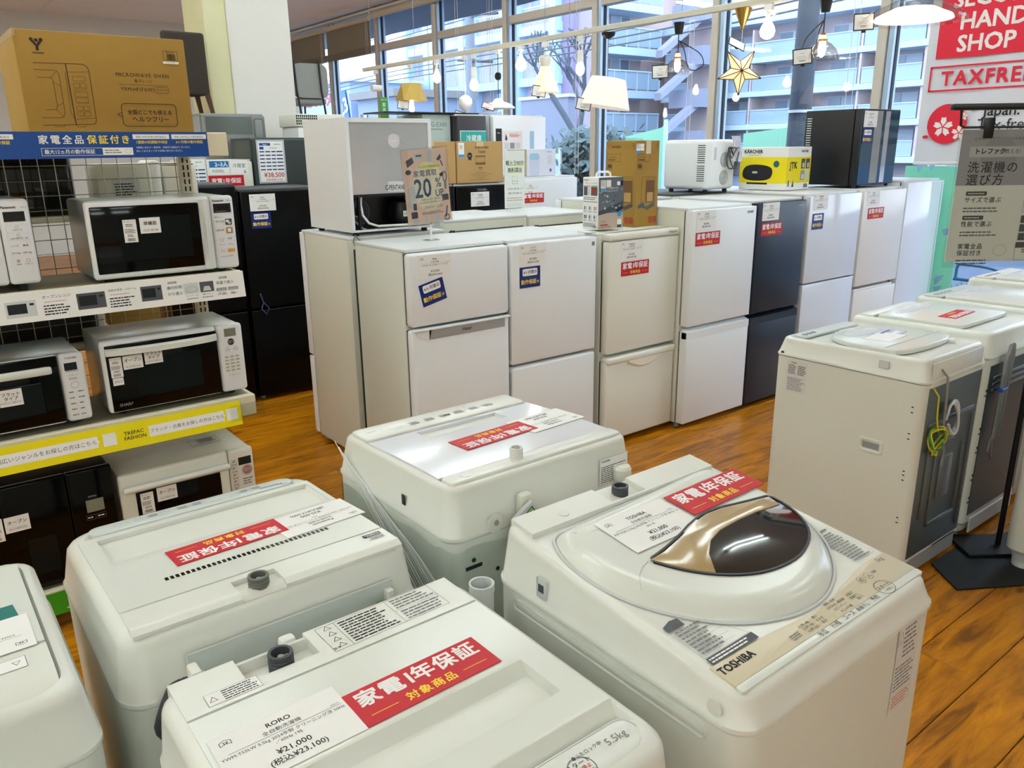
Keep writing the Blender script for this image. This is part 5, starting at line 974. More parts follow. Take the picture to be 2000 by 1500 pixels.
g = G(); g.tube([(-.02, D, .12), (-.05, D-.02, .06), (-.06, D-.06, .03), (-.09, D-.05, .012)], .005, 6); obj('power_cord', g, BLACK, t)

# ================================================================= third row: fridges facing us beyond the cross aisle
def far_fridge(label, x0, x1, yf, D, H, dm, doors=None, sm=None): return fridge(label, x0, x1, yf, D, H, doors or [(.55, H-.014), (.035, .54)], dm, sm or dm, .008, None, 'fridges in the far rows', feet=False)
t, ds, w = far_fridge('black-doored fridge under the toaster boxes', 3.33, 3.8, 4.9, .55, 1.352, BLKF); put(Pr().t('TOSHIBA', 0, 0, .022, INKG, bold=.03), ds[0], (.23, -.0006, 1.3), FR); price_card(t, (.21, -.0008, 1.24), FR, 'TOSHIBA', '冷凍冷蔵庫', 'GR-S15BS 153L 2020年製', '¥22,000', '(税込¥24,200)')
t, ds, w = far_fridge('second black fridge under the toaster boxes', 2.85, 3.315, 4.9, .55, 1.355, BLKF)
t, ds, w = far_fridge('pale blue-white fridge with half-hidden red sticker beyond the cross aisle', 3.94, 4.52, 4.9, .55, 1.385, WHITE2, [(.6, 1.37), (.035, .59)]); price_card(t, (.085, -.0008, 1.29), FR, 'Haier', '冷凍冷蔵庫', 'JR-NF148 148L 2021年製', '¥21,000', '(税込¥23,100)'); red_sticker(t, (.115, -.0008, 1.225), FR)
for i, (xc, lb) in enumerate(((3.565, 'brown steam toaster box, right of the two, with a white price tag'), (3.135, 'brown steam toaster box, left of the two, half hidden by the flyer'))):
    t = carton('toaster_box', lb, xc, 5.1, 1.356, .42, .36, .295, CARDB2, 0, 'box', .003, 'steam toaster boxes')
    p = Pr().t('Steam & Bake', .015, .095, .028, BRN, bold=.01, sx=.8).t('Toaster', .015, .063, .028, BRN, bold=.01, sx=.8).ell(-.095, .045, .022, .022, INK).t('New', -.095, .04, .012, INKW).poly([(-.108, .026), (-.082, .026), (-.08, .01), (-.095, .018), (-.11, .01)], INK).orect(.0, .012, .09, .06, .002, BRN).rect(.0, .04, .09, .008, BRN).orect(.0, .015, .07, .024, .0012, BRN).rect(.0, -.012, .09, .014, BRN).t('Aladdin', .0, -.045, .012, INK, bold=.02).t('MIND', .0, -.058, .01, INK)
    for k in range(5): p.rect(.0+.004*(k % 2), -.075-.013*k, .09+.05*((k*2) % 3), .0022, BRN)
    put(p, t, (0, -.1803, .15), FR)
    g = G(); g.box(-.03, .03, -.1808, -.1798, .26, .296); obj('packing_tape', g, mat('clear_tape', '#cbb48a', .15), t)
    if i == 0: card('price_tag', .05, .1, PAPER, Pr().micro(0, .02, .03, .03, 4, INKG).rect(0, -.04, .05, .018, mat('tag_blue', '#2f8fd0', .5)), t, (-.17, -.181, .235), FR)
LEAF = mat('leaflet_paper', '#dfe3df', .5); LIME = mat('leaflet_lime', '#c9d96a', .5)
t = thing('notice_stand', 'tall white notice about free light-truck loan beside the toaster boxes', 'sign', (3.14, 3.98, 1.236), 0); b_ = card('board', .155, .345, LEAF, None, t, (0, 0, .178), FR, .006); g = G(); g.box(-.06, .06, .0, .08, 0, .006); obj('foot', g, CLEAR, t)
p = Pr().rect(0, .098, .15, .01, LIME).t('軽トラ90分', 0, .1, .034, INK, bold=.01).rect(0, .05, .12, .01, LIME).t('無料貸出', 0, .052, .034, INK, bold=.01).orect(.0, -.005, .05, .05, .003, LIME).orect(-.0, -.02, .05, .02, .002, INKG).t('その日に持ち帰って!', 0, -.07, .016, INK).t('無料で持ち運べる', 0, -.1, .016, INK).micro(0, -.135, .15, .03, 2, mat('pale_red_print', '#c9a092', .6)).micro(0, -.172, .15, .025, 3, GREYW); o_ = put(p, b_, (0, 0, .0059)); o_.scale = (.84, .88, 1)
t = carton('humidifier_box', 'white and pale blue product box next to the free-loan notice', 4.17, 5.06, 1.387, .3, .24, .205, mat('box_white_lilac', '#e2e2ee', .4)); PB = mat('product_pale_blue', '#9dc3dc', .5)
put(Pr().rr(-.07, -.015, .1, .17, .02, mat('product_lilac', '#cfd3e6', .5)).poly(rrect(-.12, -.02, .02, .07, .02), PB).rect(.08, .08, .05, .012, PB).micro(.09, .02, .05, .07, 7, GREYW).rr(.095, -.06, .02, .024, .004, mat('badge_blue', '#2a5cb0', .5)), t, (0, -.1203, .1025), FR)
g = G(); g.box(-.1502, .02, -.121, -.1198, .0, .0); put(Pr().rect(0, 0, .24, .2, mat('box_khaki', '#c8c29a', .6)).micro(-.06, -.07, .06, .03, 3, INKG).bars(.05, -.08, .05, .025, INK, 14), t, (-.1503, 0, .1025), R90L)
# --- fourth row: tall ones against the window
t, ds, w = far_fridge('tall white fridge with pink leaflet and black tag, by the window', 4.2, 4.78, 5.6, .6, 1.872, WHITE2, [(.8, 1.858), (.035, .79)])
put(Pr().rect(0, 0, .22, .24, mat('leaflet_pink', '#e8dcd8', .5)).poly([(-.08, .05), (-.07, .1), (-.05, .06), (-.06, .04)], INDIGO).micro(.03, .085, .12, .03, 3, RED).rect(-.06, .0, .05, .05, GREYW).rect(.0, .0, .05, .05, GREY).rect(.06, .0, .05, .05, GREYW).rect(-.06, -.065, .05, .04, mat('photo_maroon', '#8d3d4e', .5)).rect(.04, -.065, .07, .04, GREYW), ds[0], (.2, -.001, 1.62), FR, 'leaflet'); put(Pr().rect(0, 0, .065, .2, INK).t('Haier', 0, .06, .014, INKW), ds[0], (.055, -.001, 1.66), FR, 'black_tag'); put(Pr().rect(0, 0, .045, .2, PB), ds[0], (.42, -.001, 1.64), FR, 'blue_tag')
t, ds, w = far_fridge('dark brown tall fridge behind the teal sign', 3.85, 4.14, 5.62, .6, 1.872, mat('brown_black_door', '#383339', .4), [(.5, 1.86), (.035, .49)])
t = carton('wrapped_appliance_box', 'pale green film-wrapped box printed with a model number, left of the dark brown fridge', 3.7, 5.9, 1.56, .27, .4, .31, mat('pale_green_wrap', '#b4c2bb', .3)); put(Pr().t('G-E300', .02, .06, .05, INKG).micro(.0, .04, .2, .01, 1, INKG, fill=.6).micro(0, -.1, .24, .02, 2, INKG), t, (0, -.2003, .155), FR)
t, ds, w = far_fridge('grey fridge under the film-wrapped box', 3.45, 3.84, 5.68, .55, 1.56, GREY)
g = G(); g.rbox(3.2, 4.1, 5.66, 6.0, 1.874, 1.884, .002, 1); tag(obj('black_board', g, BLACK), 'flat black board lying across the tall far fridges', 'board')
t = thing('teal_sign', 'teal fridge buy-back sign standing above the toaster boxes', 'sign', (3.78, 5.3, 1.5), 0); b_ = card('board', .24, .2, mat('sign_teal', '#2aa5a0', .4), Pr().t('冷蔵庫', 0, .03, .05, INKW, bold=.01).t('出張買取', 0, -.035, .05, INKW, bold=.01), t, (0, 0, .13), FR, .004); g = G(); g.box(-.125, .125, .003, .006, .0, .235); obj('frame', g, PAPER, t)
t = thing('green_sign', 'small green furniture corner sign beyond the fridges', 'sign', (3.42, 6.05, 1.7), 0); card('board', .075, .18, mat('sign_green', '#3f9a3c', .4), Pr().t('神奈川の', 0, .065, .015, INKW).t('家', 0, .02, .035, INKW, bold=.01).t('具', 0, -.02, .035, INKW, bold=.01).t('コーナー', 0, -.06, .014, YEL), t, (0, 0, .22), FR, .004); g = G(); g.cyl((0, .006, 0), .006, .2, 10); obj('stem', g, GREYW, t)

# ================================================================= left background: black fridges and their neighbours
t, ds, w = fridge('glossy black fridge with price card and blue sticker behind the microwave shelf', 1.78, 2.34, 5.0, .46, 1.375, [(.62, 1.362), (.035, .61)], BLKF, BLKF, .008, DGREY, 'dark fridges behind the shelf'); price_card(t, (.14, -.0008, 1.29), FR, 'Haier', '冷凍冷蔵庫', 'JR-N130A 130L 2020年製', '¥19,000', '(税込¥20,900)'); blue_sticker(t, (.12, -.0008, 1.18), FR)
g = G(); g.tube([(.06, -.01, .72), (.075, -.014, .66), (.11, -.012, .62), (.09, -.012, .58), (.06, -.012, .62), (.075, -.014, .66)], .004, 6); obj('power_cord', g, INDIGO, t)
t, ds, w = fridge('taller black fridge half hidden behind the microwave shelf', 1.3, 1.765, 5.02, .46, 1.41, [(.62, 1.397), (.035, .61)], BLKF, BLKF, .008, DGREY, 'dark fridges behind the shelf')
t, ds, w = fridge('white fridge with family-size and red warranty stickers behind the gondola shelf', 1.66, 2.09, 5.56, .4, 1.548, [(.6, 1.535), (.035, .59)], OFFW, OFFW, .012, OFFW, 'fridges in the left background')
put(Pr().rect(0, 0, .24, .072, RED).t('家電1年保証', 0, -.013, .037, INKW, bold=.018), ds[0], (.24, -.0006, 1.41), FR, 'warranty_sticker'); put(Pr().rect(0, 0, .13, .09, PAPER).rect(0, .022, .13, .042, mat('tag_blue2', '#1c6fb4', .5)).t('2~3人', .015, .009, .034, INKW, bold=.02).micro(0, -.022, .1, .02, 2, INKG), ds[0], (.2, -.0006, 1.497), FR, 'size_tag'); put(Pr().rect(0, 0, .12, .09, PAPER).t('冷蔵室', 0, .0, .03, INK).micro(.04, -.03, .02, .02, 2, INK), ds[0], (.335, -.0006, 1.497), FR, 'size_tag')
def spec_poster(parent, loc, price):
    p = Pr().rect(0, 0, .2, .29, PAPER).orect(0, 0, .19, .28, .003, NAVY).orect(0, 0, .178, .268, .001, NAVY).rect(-.04, .115, .08, .018, BLUEP).t('Haier', -.04, .109, .014, INKW).micro(.05, .115, .05, .01, 1, INKG).rect(-.065, .09, .03, .018, BLUEP).micro(.02, .09, .06, .008, 1, INKG)
    for k in range(6): p.rect(-.065, .066-.024*k, .035, .008, NAVY).rect(-.022, .066-.024*k, .035, .008, NAVY).rect(.018, .066-.024*k, .03, .008, NAVY).rect(.062, .066-.024*k, .045, .008, NAVY)
    p.t(price, .01, -.105, .045, RED, bold=.008).t('税抜価格¥ 35,000', .01, -.128, .016, RED); return put(p, parent, loc, FR, 'spec_poster')
spec_poster(ds[0], (.02, -.0006, 1.42), '¥32,780')
t, ds, w = fridge('dark slate fridge with the 38,500 yen poster', 2.1, 2.5, 5.55, .42, 1.69, [(.7, 1.678), (.035, .69)], mat('slate_door', '#26302f', .5), mat('slate_side', '#4f524d', .6), .008, DGREY, 'fridges in the left background'); spec_poster(ds[0], (.125, -.0006, 1.53), '¥38,500')
t, ds, w = fridge('film-covered grey fridge below the dark chair', 1.93, 2.39, 6.02, .38, 1.865, [(.7, 1.85), (.035, .69)], mat('grey_film_door', '#7f807d', .25, .2), GREY, .008, GREY, 'fridges in the left background'); g = G(); g.box(.02, w-.1, -.004, -.002, 1.72, 1.845); obj('plastic_film', g, FILM, ds[0]); g = G(); g.rbox(w-.085, w-.02, -.01, .0, 1.7, 1.83, .012, 2); obj('grip', g, GREY, ds[0])
t = thing('cooler_unit', 'ivory appliance chassis with square grille lying on the slate fridge', 'appliance', (2.72, 5.9, 1.56), 0); g = G(); g.rbox(-.17, .2, -.1, .2, 0, .21, .01, 2); obj('shell', g, WHITE2, t); g = G(); g.rbox(-.19, .21, -.115, .2, .21, .3, .01, 2); o_ = obj('chassis', g, CREAM, t)
for i in range(11):
    for j in range(4):
        if 2 < i < 8 and j < 2: continue
        g = G(); g.box(-.185+.0155*i, -.185+.0155*i+.01, -.117, -.1, .225+.018*j, .238+.018*j); obj('grille_hole', g, BLACK, o_)
for k in range(3): g = G(); g.tube([(-.07, -.118, .22), (-.075+.02*k, -.13, .1), (-.02+.02*k, -.13, .05), (.02+.012*k, -.13, .12), (-.04, -.125, .05), (-.08, -.12, .0)], .0045, 6); obj('power_cord', g, DGREY, t)
t, ds, w = fridge('white fridge carrying the ivory chassis', 2.52, 2.9, 5.8, .4, 1.56, [(.7, 1.548), (.035, .69)], WHITE2, WHITE2, .008, None, 'fridges in the left background')
# ---------------------------------------------------------------- chairs standing high up
t = thing('brown_chair', 'dark brown upholstered chair with splayed wooden legs, left of the white pillar', 'chair', (1.98, 6.36, 1.866), 0); BRC = mat('dark_brown_fabric', '#332b22', .8, noise=.1); WDK = mat('walnut_leg', '#4a2c1e', .5)
g = G(); g.rbox(-.16, .14, -.02, .04, .16, .57, .02, 3); obj('backrest', g, BRC, t); g = G(); g.rbox(-.15, .14, -.02, .26, .14, .19, .015, 2); obj('seat', g, BRC, t)
for x, y in ((-.13, .0), (.12, .0), (-.13, .24), (.12, .24)): g = G(); g.ring([[(x+a, y+b, z) for a, b in ((-.016, -.016), (.016, -.016), (.016, .016), (-.016, .016))] if z > .1 else [(x*1.25+a, y*1.1+b, z) for a, b in ((-.012, -.012), (.012, -.012), (.012, .012), (-.012, .012))] for z in (0, .15)]); obj('leg', g, WDK, t)
t = thing('grey_chair', 'grey shell chair on a black wire frame, right of the white pillar', 'chair', (3.08, 6.55, 1.58), 0); GRC = mat('grey_fabric', '#8f8f8b', .8, noise=.06)
g = G(); g.rbox(-.2, .1, .0, .045, .44, .71, .06, 4, only='y'); obj('backrest', g, GRC, t); g = G(); g.rbox(-.2, .09, .02, .36, .39, .44, .02, 3); obj('seat', g, GRC, t)
for x in (-.19, .03): g = G(); g.tube([(x+.06, .0, .0), (x+.02, -.012, .36), (x, -.016, .5), (x-.01, -.016, .72), (x-.03, -.01, .74)], .009, 8); obj('leg', g, BLACK, t); g = G(); g.tube([(x, .36, .0), (x, .34, .4)], .009, 8); obj('leg', g, BLACK, t)
t = thing('chair_platform', 'low storage cupboard the grey chair stands on, hidden by fridges', 'cupboard', (3.0, 6.72, 0), 0); g = G(); g.rbox(-.12, .4, -.26, .3, 0, 1.58, .005, 1); obj('carcass', g, WHITE2, t); g = G(); g.rbox(-.09, .39, -.28, -.262, .02, 1.56, .004, 1); obj('door', g, WHITE2, t)
# ---------------------------------------------------------------- appliances glimpsed through the wire grid, on the rear side of the shelf
yb = YF+SD+.05; sb = [1.38, .9]
t = thing('rice_cooker', 'black glossy cooker seen through the wire grid', 'appliance', (.42, yb+.17, 1.38), 0); g = G(); g.rbox(-.19, .17, -.13, .13, 0, .25, .03, 4); obj('body', g, GLOSSB, t); g = G(); g.rbox(-.17, .15, -.12, .12, .245, .265, .012, 2); obj('lid', g, BLACK, t)
t = thing('dispenser', 'beige and white appliance with a spec label seen through the wire grid', 'appliance', (.79, yb+.16, 1.38), 0); g = G(); g.rbox(-.12, .08, -.1, .1, 0, .18, .015, 2); obj('body', g, OFFW, t); g = G(); g.rbox(.08, .12, -.08, .1, 0, .19, .012, 2); obj('spout', g, PAPER, t); put(Pr().rect(0, 0, .1, .11, GREYW).micro(0, 0, .08, .08, 8, INK), t, (-.02, -.1004, .07), FR, 'spec_label')
t = thing('bread_maker', 'cream square appliance seen through the wire grid near the upright', 'appliance', (.985, yb+.2, 1.38), 0); g = G(); g.rbox(-.06, .07, -.1, .1, 0, .17, .012, 2); obj('body', g, CREAM, t); g = G(); g.rbox(-.055, .065, -.095, .095, .17, .18, .006, 2); obj('lid', g, OFFW, t)
t = thing('steam_iron_box', 'black appliance on a blue-edged tray seen through the wire grid', 'appliance', (.4, yb+.16, .9), 0); g = G(); g.rbox(-.2, .2, -.12, .13, 0, .16, .03, 3); obj('body', g, BLACK, t); g = G(); g.rbox(-.2, .22, -.13, .13, .16, .172, .004, 1); obj('tray', g, mat('tray_blue', '#1a56a0', .4), t); g = G(); g.rbox(-.1, .05, -.06, .06, .172, .2, .012, 2); obj('bagged_parts', g, mat('bag_film', '#e6dfe6', .2, trans=.4), t)
t = thing('teal_strip', 'teal point-campaign strip behind the wire grid', 'sign', (.3, yb-.01, .93), 0); b_ = card('strip', .55, .035, mat('strip_teal', '#178a7c', .4), Pr().t('ポイント貯まる クーポン届く キャンペーン', .0, -.006, .02, INKW, bold=.01), t, (0, 0, .1), FR, .003)
for i, (x, w_, m_, lb) in enumerate(((.12, .2, CARDB, 'brown carton seen through the lower wire grid, behind the left oven'), (.34, .18, CARDB2, 'pale carton seen through the lower wire grid, between the ovens'), (.56, .2, PAPER, 'white carton seen through the lower wire grid'), (.78, .2, CARDB, 'brown carton seen through the lower wire grid, behind the bow-handle oven'))): sc_ = carton('small_carton', lb, x, yb+.32, .9, w_, .1, .17+.02*(i % 2), m_); g = G(); g.box(-.02, .02, -.0505, .0505, .12, .1712+.02*(i % 2)); obj('packing_tape', g, mat('brown_tape', '#b29561', .25), sc_)
# ================================================================= lighting track with display lamps
def smooth3(P, k=2):
    for _ in range(k):
        Q = [P[0]]
        for a, b in zip(P[:-1], P[1:]): Q += [tuple(a[i]*.75+b[i]*.25 for i in range(3)), tuple(a[i]*.25+b[i]*.75 for i in range(3))]
        P = Q+[P[-1]]
    return P
TX, TZ = 4.6, 2.465
TRACKM = mat('track_cream', '#cfc9b8', .4); GLOWW = mat('lamp_glow_white', '#ffffff', .5, emit='#fff4e2', es=22.); GLOWY = mat('lamp_glow_warm', '#ffffff', .5, emit='#ffdca8', es=14.)
OPAL = mat('opal_glass_lit', '#f6e6cf', .25, emit='#ffc078', es=.5); SHADEW = mat('fabric_shade_lit', '#efe6df', .8, emit='#ffe9dc', es=.25); GOLD = mat('gold_card_shade', '#b79a4c', .5, .2); BRASS = mat('brass', '#b08a45', .3, .9); STARP = mat('star_paper_lit', '#f3d9b0', .6, emit='#ffcf8f', es=.8); CLG = glassy('clear_lamp_glass', '#f2ece6', .18, .03)
tr = thing('light_track', 'long cream lighting track hanging on wires in front of the windows', 'lighting track', (TX, 0, TZ), 0)
g = G(); g.rbox(-.018, .018, 1.2, 8.55, -.02, .018, .003, 1); g.box(-.009, .009, 1.25, 8.5, -.0215, -.019); obj('rail', g, TRACKM, tr)
for y in (8.35, 7.45, 6.2, 5.4, 5.1, 3.95, 2.6): g = G(); g.tube([(0, y, .015), (0, y, CZ-TZ)], .0022, 6); obj('hanging_wire', g, GREY, tr)
def adapter(t, z=0.): g = G(); g.rbox(-.014, .014, -.03, .03, z-.045, z, .004, 1); return obj('track_adapter', g, PAPER, t)
def ptagf(t, x, y, z, rz=-38, tilt=0., roll=0., m=None, w=.115, h=.088):
    f = card('price_frame', w, h, BLACK, None, t, (x, y, z), (PI/2+math.radians(tilt), math.radians(roll), math.radians(rz)), .004)
    g = G(); g.box(-w/2+.006, w/2-.006, -h/2+.006, h/2-.006, 0, .0006); c = obj('price_paper', g, m or PAPER, f, (0, 0, .0038)); put(Pr().t('Lamp', 0, h*.18, .01, INKG).micro(0, -.005, w*.55, h*.2, 2, GREYW).micro(0, -h*.26, w*.35, h*.12, 2, INK), c, (0, 0, .0005)); g = G(); g.box(-.012, .012, -h/2-.012, -h/2, .0, .006); obj('clip', g, BLACK, f); return f
PKP = mat('pink_paper', '#e7d2cd', .6)
def lamp(name, label, y): return thing(name, label, 'lamp', (TX, y, TZ-.02), 0, 'display lamps on the track')
def cord(t, z0, z1, r=.0035, m=None): g = G(); g.tube([(0, 0, z0), (0, 0, z1)], r, 6); obj('cord', g, m or BLACK, t)
def bulb(t, z, r=.04, m=None):
    r *= .78; g = G(); g.lathe((0, 0, z), [(.014, .05), (.018, .03), (r*.8, .0), (r, -.03), (r*.85, -.058), (r*.4, -.074), (.001, -.078)], 18); return obj('bulb', g, m or GLOWW, t)
t = lamp('spotlight', 'small white cylinder spotlight at the far end of the track', 8.28); adapter(t); cord(t, -.04, -.16, .003, mat('pink_cord', '#c9a7a5', .6)); g = G(); g.cyl((-.06, 0, -.19), .034, .12, 18, 'x'); obj('head', g, PAPER, t)
t = lamp('gold_shade_lamp', 'faceted gold card lampshade near the far end of the track', 7.55); adapter(t); cord(t, -.04, -.19, .002, GREY); g = G(); n_ = 6; top = [(.11*math.cos(a), .11*math.sin(a), -.19) for a in [i*2*PI/n_ for i in range(n_)]]; bot = [(.17*math.cos(a+PI/n_), .17*math.sin(a+PI/n_), -.36) for a in [i*2*PI/n_ for i in range(n_)]]
g.add(top+bot, [f for i in range(n_) for f in ((i, n_+i, (i+1) % n_), (n_+i, n_+(i+1) % n_, (i+1) % n_))]+[tuple(range(n_))]); obj('shade', g, GOLD, t, sharp=5); ptagf(t, -.12, -.03, -.4, -38, -12, 8); bulb(t, -.4, .035)
t = lamp('bare_bulb', 'bare glowing bulb on a short stem, next to the gold lampshade', 7.05); adapter(t); g = G(); g.cyl((0, 0, -.12), .012, .08, 12); obj('socket', g, PAPER, t); bulb(t, -.14, .05)
t = lamp('bud_lamp', 'white bud-shaped pendant with pink price card on long white cord', 6.57); adapter(t); cord(t, -.04, -.36, .004, PAPER); g = G(); g.lathe((0, 0, -.5), [(.02, 0), (.05, .03), (.066, .075), (.062, .11), (.035, .135), (.01, .145)], 20); obj('shade', g, PAPER, t); ptagf(t, -.1, -.05, -.55, -38, -8, 14, PKP); g = G(); g.cyl((.0, 0, -.58), .006, .08, 8); obj('finial', g, PAPER, t)
t = lamp('spotlight', 'white caged spotlight between the bud pendant and the pulley lamp', 6.42); adapter(t); g = G(); g.tube([(-.02, 0, -.05), (-.03, 0, -.09), (-.02, 0, -.13)], .004, 6); g.tube([(.02, 0, -.05), (.03, 0, -.09), (.02, 0, -.13)], .004, 6); obj('yoke', g, PAPER, t); g = G(); g.cyl((0, 0, -.23), .028, .11, 16); obj('head', g, PAPER, t); bulb(t, -.25, .055)
t = lamp('pulley_lamp', 'white enamel pendant on a black pulley cord', 6.05); adapter(t); cord(t, -.04, -.44, .004); g = G(); g.cyl((-.012, 0, -.225), .032, .024, 20, 'x'); obj('pulley', g, BLACK, t); g = G(); g.lathe((0, 0, -.5), [(.15, 0), (.148, .012), (.1, .045), (.05, .06), (.03, .085), (.012, .09)], 24); obj('shade', g, WHITE, t); ptagf(t, -.16, -.06, -.49, -38, -55, 20, PKP)
t = lamp('bare_bulb', 'bare glowing bulb right of the pulley pendant', 5.72); adapter(t); g = G(); g.cyl((0, 0, -.11), .014, .07, 12); obj('socket', g, PAPER, t); bulb(t, -.13, .062)
t = lamp('opal_lamp', 'glowing bell-shaped opal glass pendant with cream neck', 5.4); adapter(t); g = G(); g.lathe((0, 0, -.2), [(.03, 0), (.045, .03), (.05, .075), (.04, .09)], 20); obj('neck_cup', g, OFFW, t); cord(t, -.04, -.12, .01, CLG); g = G(); g.lathe((0, 0, -.4), [(.115, 0), (.112, .02), (.1, .07), (.065, .13), (.042, .18), (.036, .205)], 26); obj('glass_shade', g, OPAL, t); ptagf(t, -.1, -.04, -.395, -38, 0, 8)
t = lamp('spotlight', 'white ribbed spotlight left of the big fabric shade', 4.97); adapter(t); g = G(); g.tube([(-.015, 0, -.05), (-.025, 0, -.08), (-.01, 0, -.11)], .004, 6); g.tube([(.015, 0, -.05), (.025, 0, -.08), (.01, 0, -.11)], .004, 6); obj('yoke', g, PAPER, t); g = G(); g.cyl((0, 0, -.2), .025, .09, 16); obj('head', g, PAPER, t); bulb(t, -.22, .045)
t = lamp('drum_lamp', 'big white fabric drum shade on a thin cord with black canopy', 4.66); g = G(); g.lathe((0, 0, -.06), [(.001, 0), (.02, .004), (.05, .025), (.055, .045), (.001, .05)], 20); obj('canopy', g, BLACK, t); cord(t, -.05, -.35, .0025, DGREY)
g = G(); g.lathe((0, 0, -.55), [(.2, 0), (.135, .21), (.132, .21), (.196, .0)], 32); g.xf(Matrix.Translation((0, 0, -.4)) @ Matrix.Rotation(math.radians(9), 4, Vector((.6, .8, 0))) @ Matrix.Translation((0, 0, .4))); obj('fabric_shade', g, SHADEW, t); ptagf(t, -.2, .05, -.53, -38, -6, 12)
def bell(label, y, loop):
    t = lamp('glass_bell_lamp', label, y); g = G(); g.lathe((0, 0, -.1), [(.001, 0), (.026, 0), (.038, .075), (.001, .08)], 18); obj('canopy', g, BLACK, t); cord(t, -.09, -.22); g = G(); g.lathe((0, 0, -.26), [(.028, 0), (.028, .014), (.014, .018), (.016, .045), (.008, .05)], 16); obj('brass_socket', g, BRASS, t)
    g = G(); g.lathe((0, 0, -.36), [(.1, 0), (.098, .02), (.085, .055), (.055, .085), (.03, .1), (.028, .1), (.053, .083), (.082, .053), (.096, .02)], 26); obj('glass_shade', g, CLG, t); bulb(t, -.27, .03, GLOWY)
    g = G(); g.tube(smooth3([(0, 0, -.14), (.04*loop, -.06*loop, -.18), (.05*loop, -.17*loop, -.24), (.05*loop, -.2*loop, -.32), (.03*loop, -.12*loop, -.35), (.02*loop, -.07*loop, -.32), (.01*loop, -.05*loop, -.2), (0, -.01*loop, -.15)]), .0035, 6); obj('looped_cord', g, BLACK, t); ptagf(t, -.12, .05, -.345, -38, 0, -3 if loop > 0 else -6); return t
bell('clear glass bell pendant with a wide looped black cord', 3.97, 1.)
t = lamp('star_lamp', 'lit paper star lantern under a brass canopy', 3.44); g = G(); g.lathe((0, 0, -.13), [(.006, 0), (.014, .02), (.04, .08), (.055, .125), (.001, .13)], 18); obj('canopy', g, BRASS, t); cord(t, -.12, -.23, .003, GREY)
g = G(); pts = []
for k in range(10): a = PI/2+k*PI/5; r = .15 if k % 2 == 1 else .062; pts.append((0, r*math.cos(a), r*math.sin(a)))
g.add(pts+[(-.055, 0, 0), (.055, 0, 0)], [f for k in range(10) for f in ((k, (k+1) % 10, 10), ((k+1) % 10, k, 11))]); g.xf(Matrix.Translation((0, 0, -.38)) @ Matrix.Rotation(math.radians(52), 4, 'Z')); obj('paper_star', g, STARP, t, sharp=2)
M_ = Matrix.Translation((0, 0, -.38)) @ Matrix.Rotation(math.radians(52), 4, 'Z'); g = G()
for k in range(10): g.tube([M_ @ Vector(pts[k]), M_ @ Vector(pts[(k+1) % 10])], .003, 5); g.tube([M_ @ Vector(pts[k]), M_ @ Vector((-.056, 0, 0))], .003, 5)
obj('wire_edges', g, mat('dark_brass', '#4a3a22', .4, .7), t); ptagf(t, -.05, .0, -.22, -38, -50, 25)
t = lamp('bare_bulb', 'bright bare globe bulb right of the star lantern', 3.25); adapter(t); g = G(); g.cyl((0, 0, -.11), .014, .07, 12); obj('socket', g, PAPER, t); bulb(t, -.13, .06)
bell('clear glass bell pendant with its price card in front, near the window post', 2.86, -.6)
t = lamp('dome_lamp', 'large white dome pendant glowing at the right end of the track', 2.33); adapter(t); cord(t, -.04, -.1); g = G(); g.lathe((0, 0, -.215), [(.27, 0), (.265, .015), (.21, .06), (.12, .1), (.03, .12), (.001, .122)], 30); obj('dome', g, CLG, t); g = G(); g.lathe((0, 0, -.215), [(.001, .01), (.2, .01), (.19, .03), (.1, .07), (.001, .08)], 26); obj('glow_disc', g, mat('disc_glow', '#ffffff', .5, emit='#fff3ea', es=2.2), t); ptagf(t, -.13, .21, -.2, -38, 0, -3)
t = thing('spotlight', 'warm clip spotlight hanging from the ceiling right of the pillar', 'lamp', (3.0, 7.3, CZ-.02), 0); g = G(); g.cyl((0, 0, -.22), .018, .22, 10); obj('stem', g, PAPER, t); g = G(); g.lathe((0, 0, -.4), [(.06, 0), (.062, .03), (.05, .1), (.03, .15), (.001, .155)], 18); obj('head', g, PAPER, t); g = G(); g.lathe((0, 0, -.43), [(.001, 0), (.04, .008), (.055, .03), (.05, .05), (.001, .05)], 16); obj('bulb', g, GLOWY, t)
t = thing('downlight', 'round ceiling downlight left of the pillar', 'light', (2.05, 9.0, CZ-.03), 0); g = G(); g.lathe((0, 0, 0), [(.09, 0), (.09, .03), (.001, .03)], 22); obj('housing', g, PAPER, t); g = G(); g.cyl((0, 0, -.004), .07, .005, 22); obj('lens', g, GLOWW, t)
# ================================================================= roller blinds
BLC = mat('blind_cloth', '#8d8678', .85, noise=.05, scale=12); BLR = mat('blind_roll', '#cfc8bb', .7)
for i, (y0, y1, zb) in enumerate(((13.3, 14.85, 3.03), (11.7, 13.2, 3.03))):
    t = thing('roller_blind', ['taupe roller blind half drawn, farthest window', 'taupe roller blind half drawn beside the last bare window'][i], 'blind', (XW-.1, 0, 0), 0, 'roller blinds')
    g = G(); g.rbox(-.008, .0, y0, y1, zb+.1, 3.5, .002, 1); obj('cloth', g, BLC, t); g = G(); g.rbox(-.009, .001, y0, y1, zb, zb+.1, .002, 1); obj('hem_band', g, mat('blind_hem', '#7a7464', .85), t)
    g = G(); g.cyl((-.01, y0, 3.53), .04, y1-y0, 14, 'y'); obj('roll', g, BLR, t)
    for k in (0, .05): g = G(); g.tube([(-.03, y0+.05+k, 3.5), (-.03, y0+.05+k, 2.5+i*.2)], .002, 5); obj('pull_cord', g, PAPER, t)
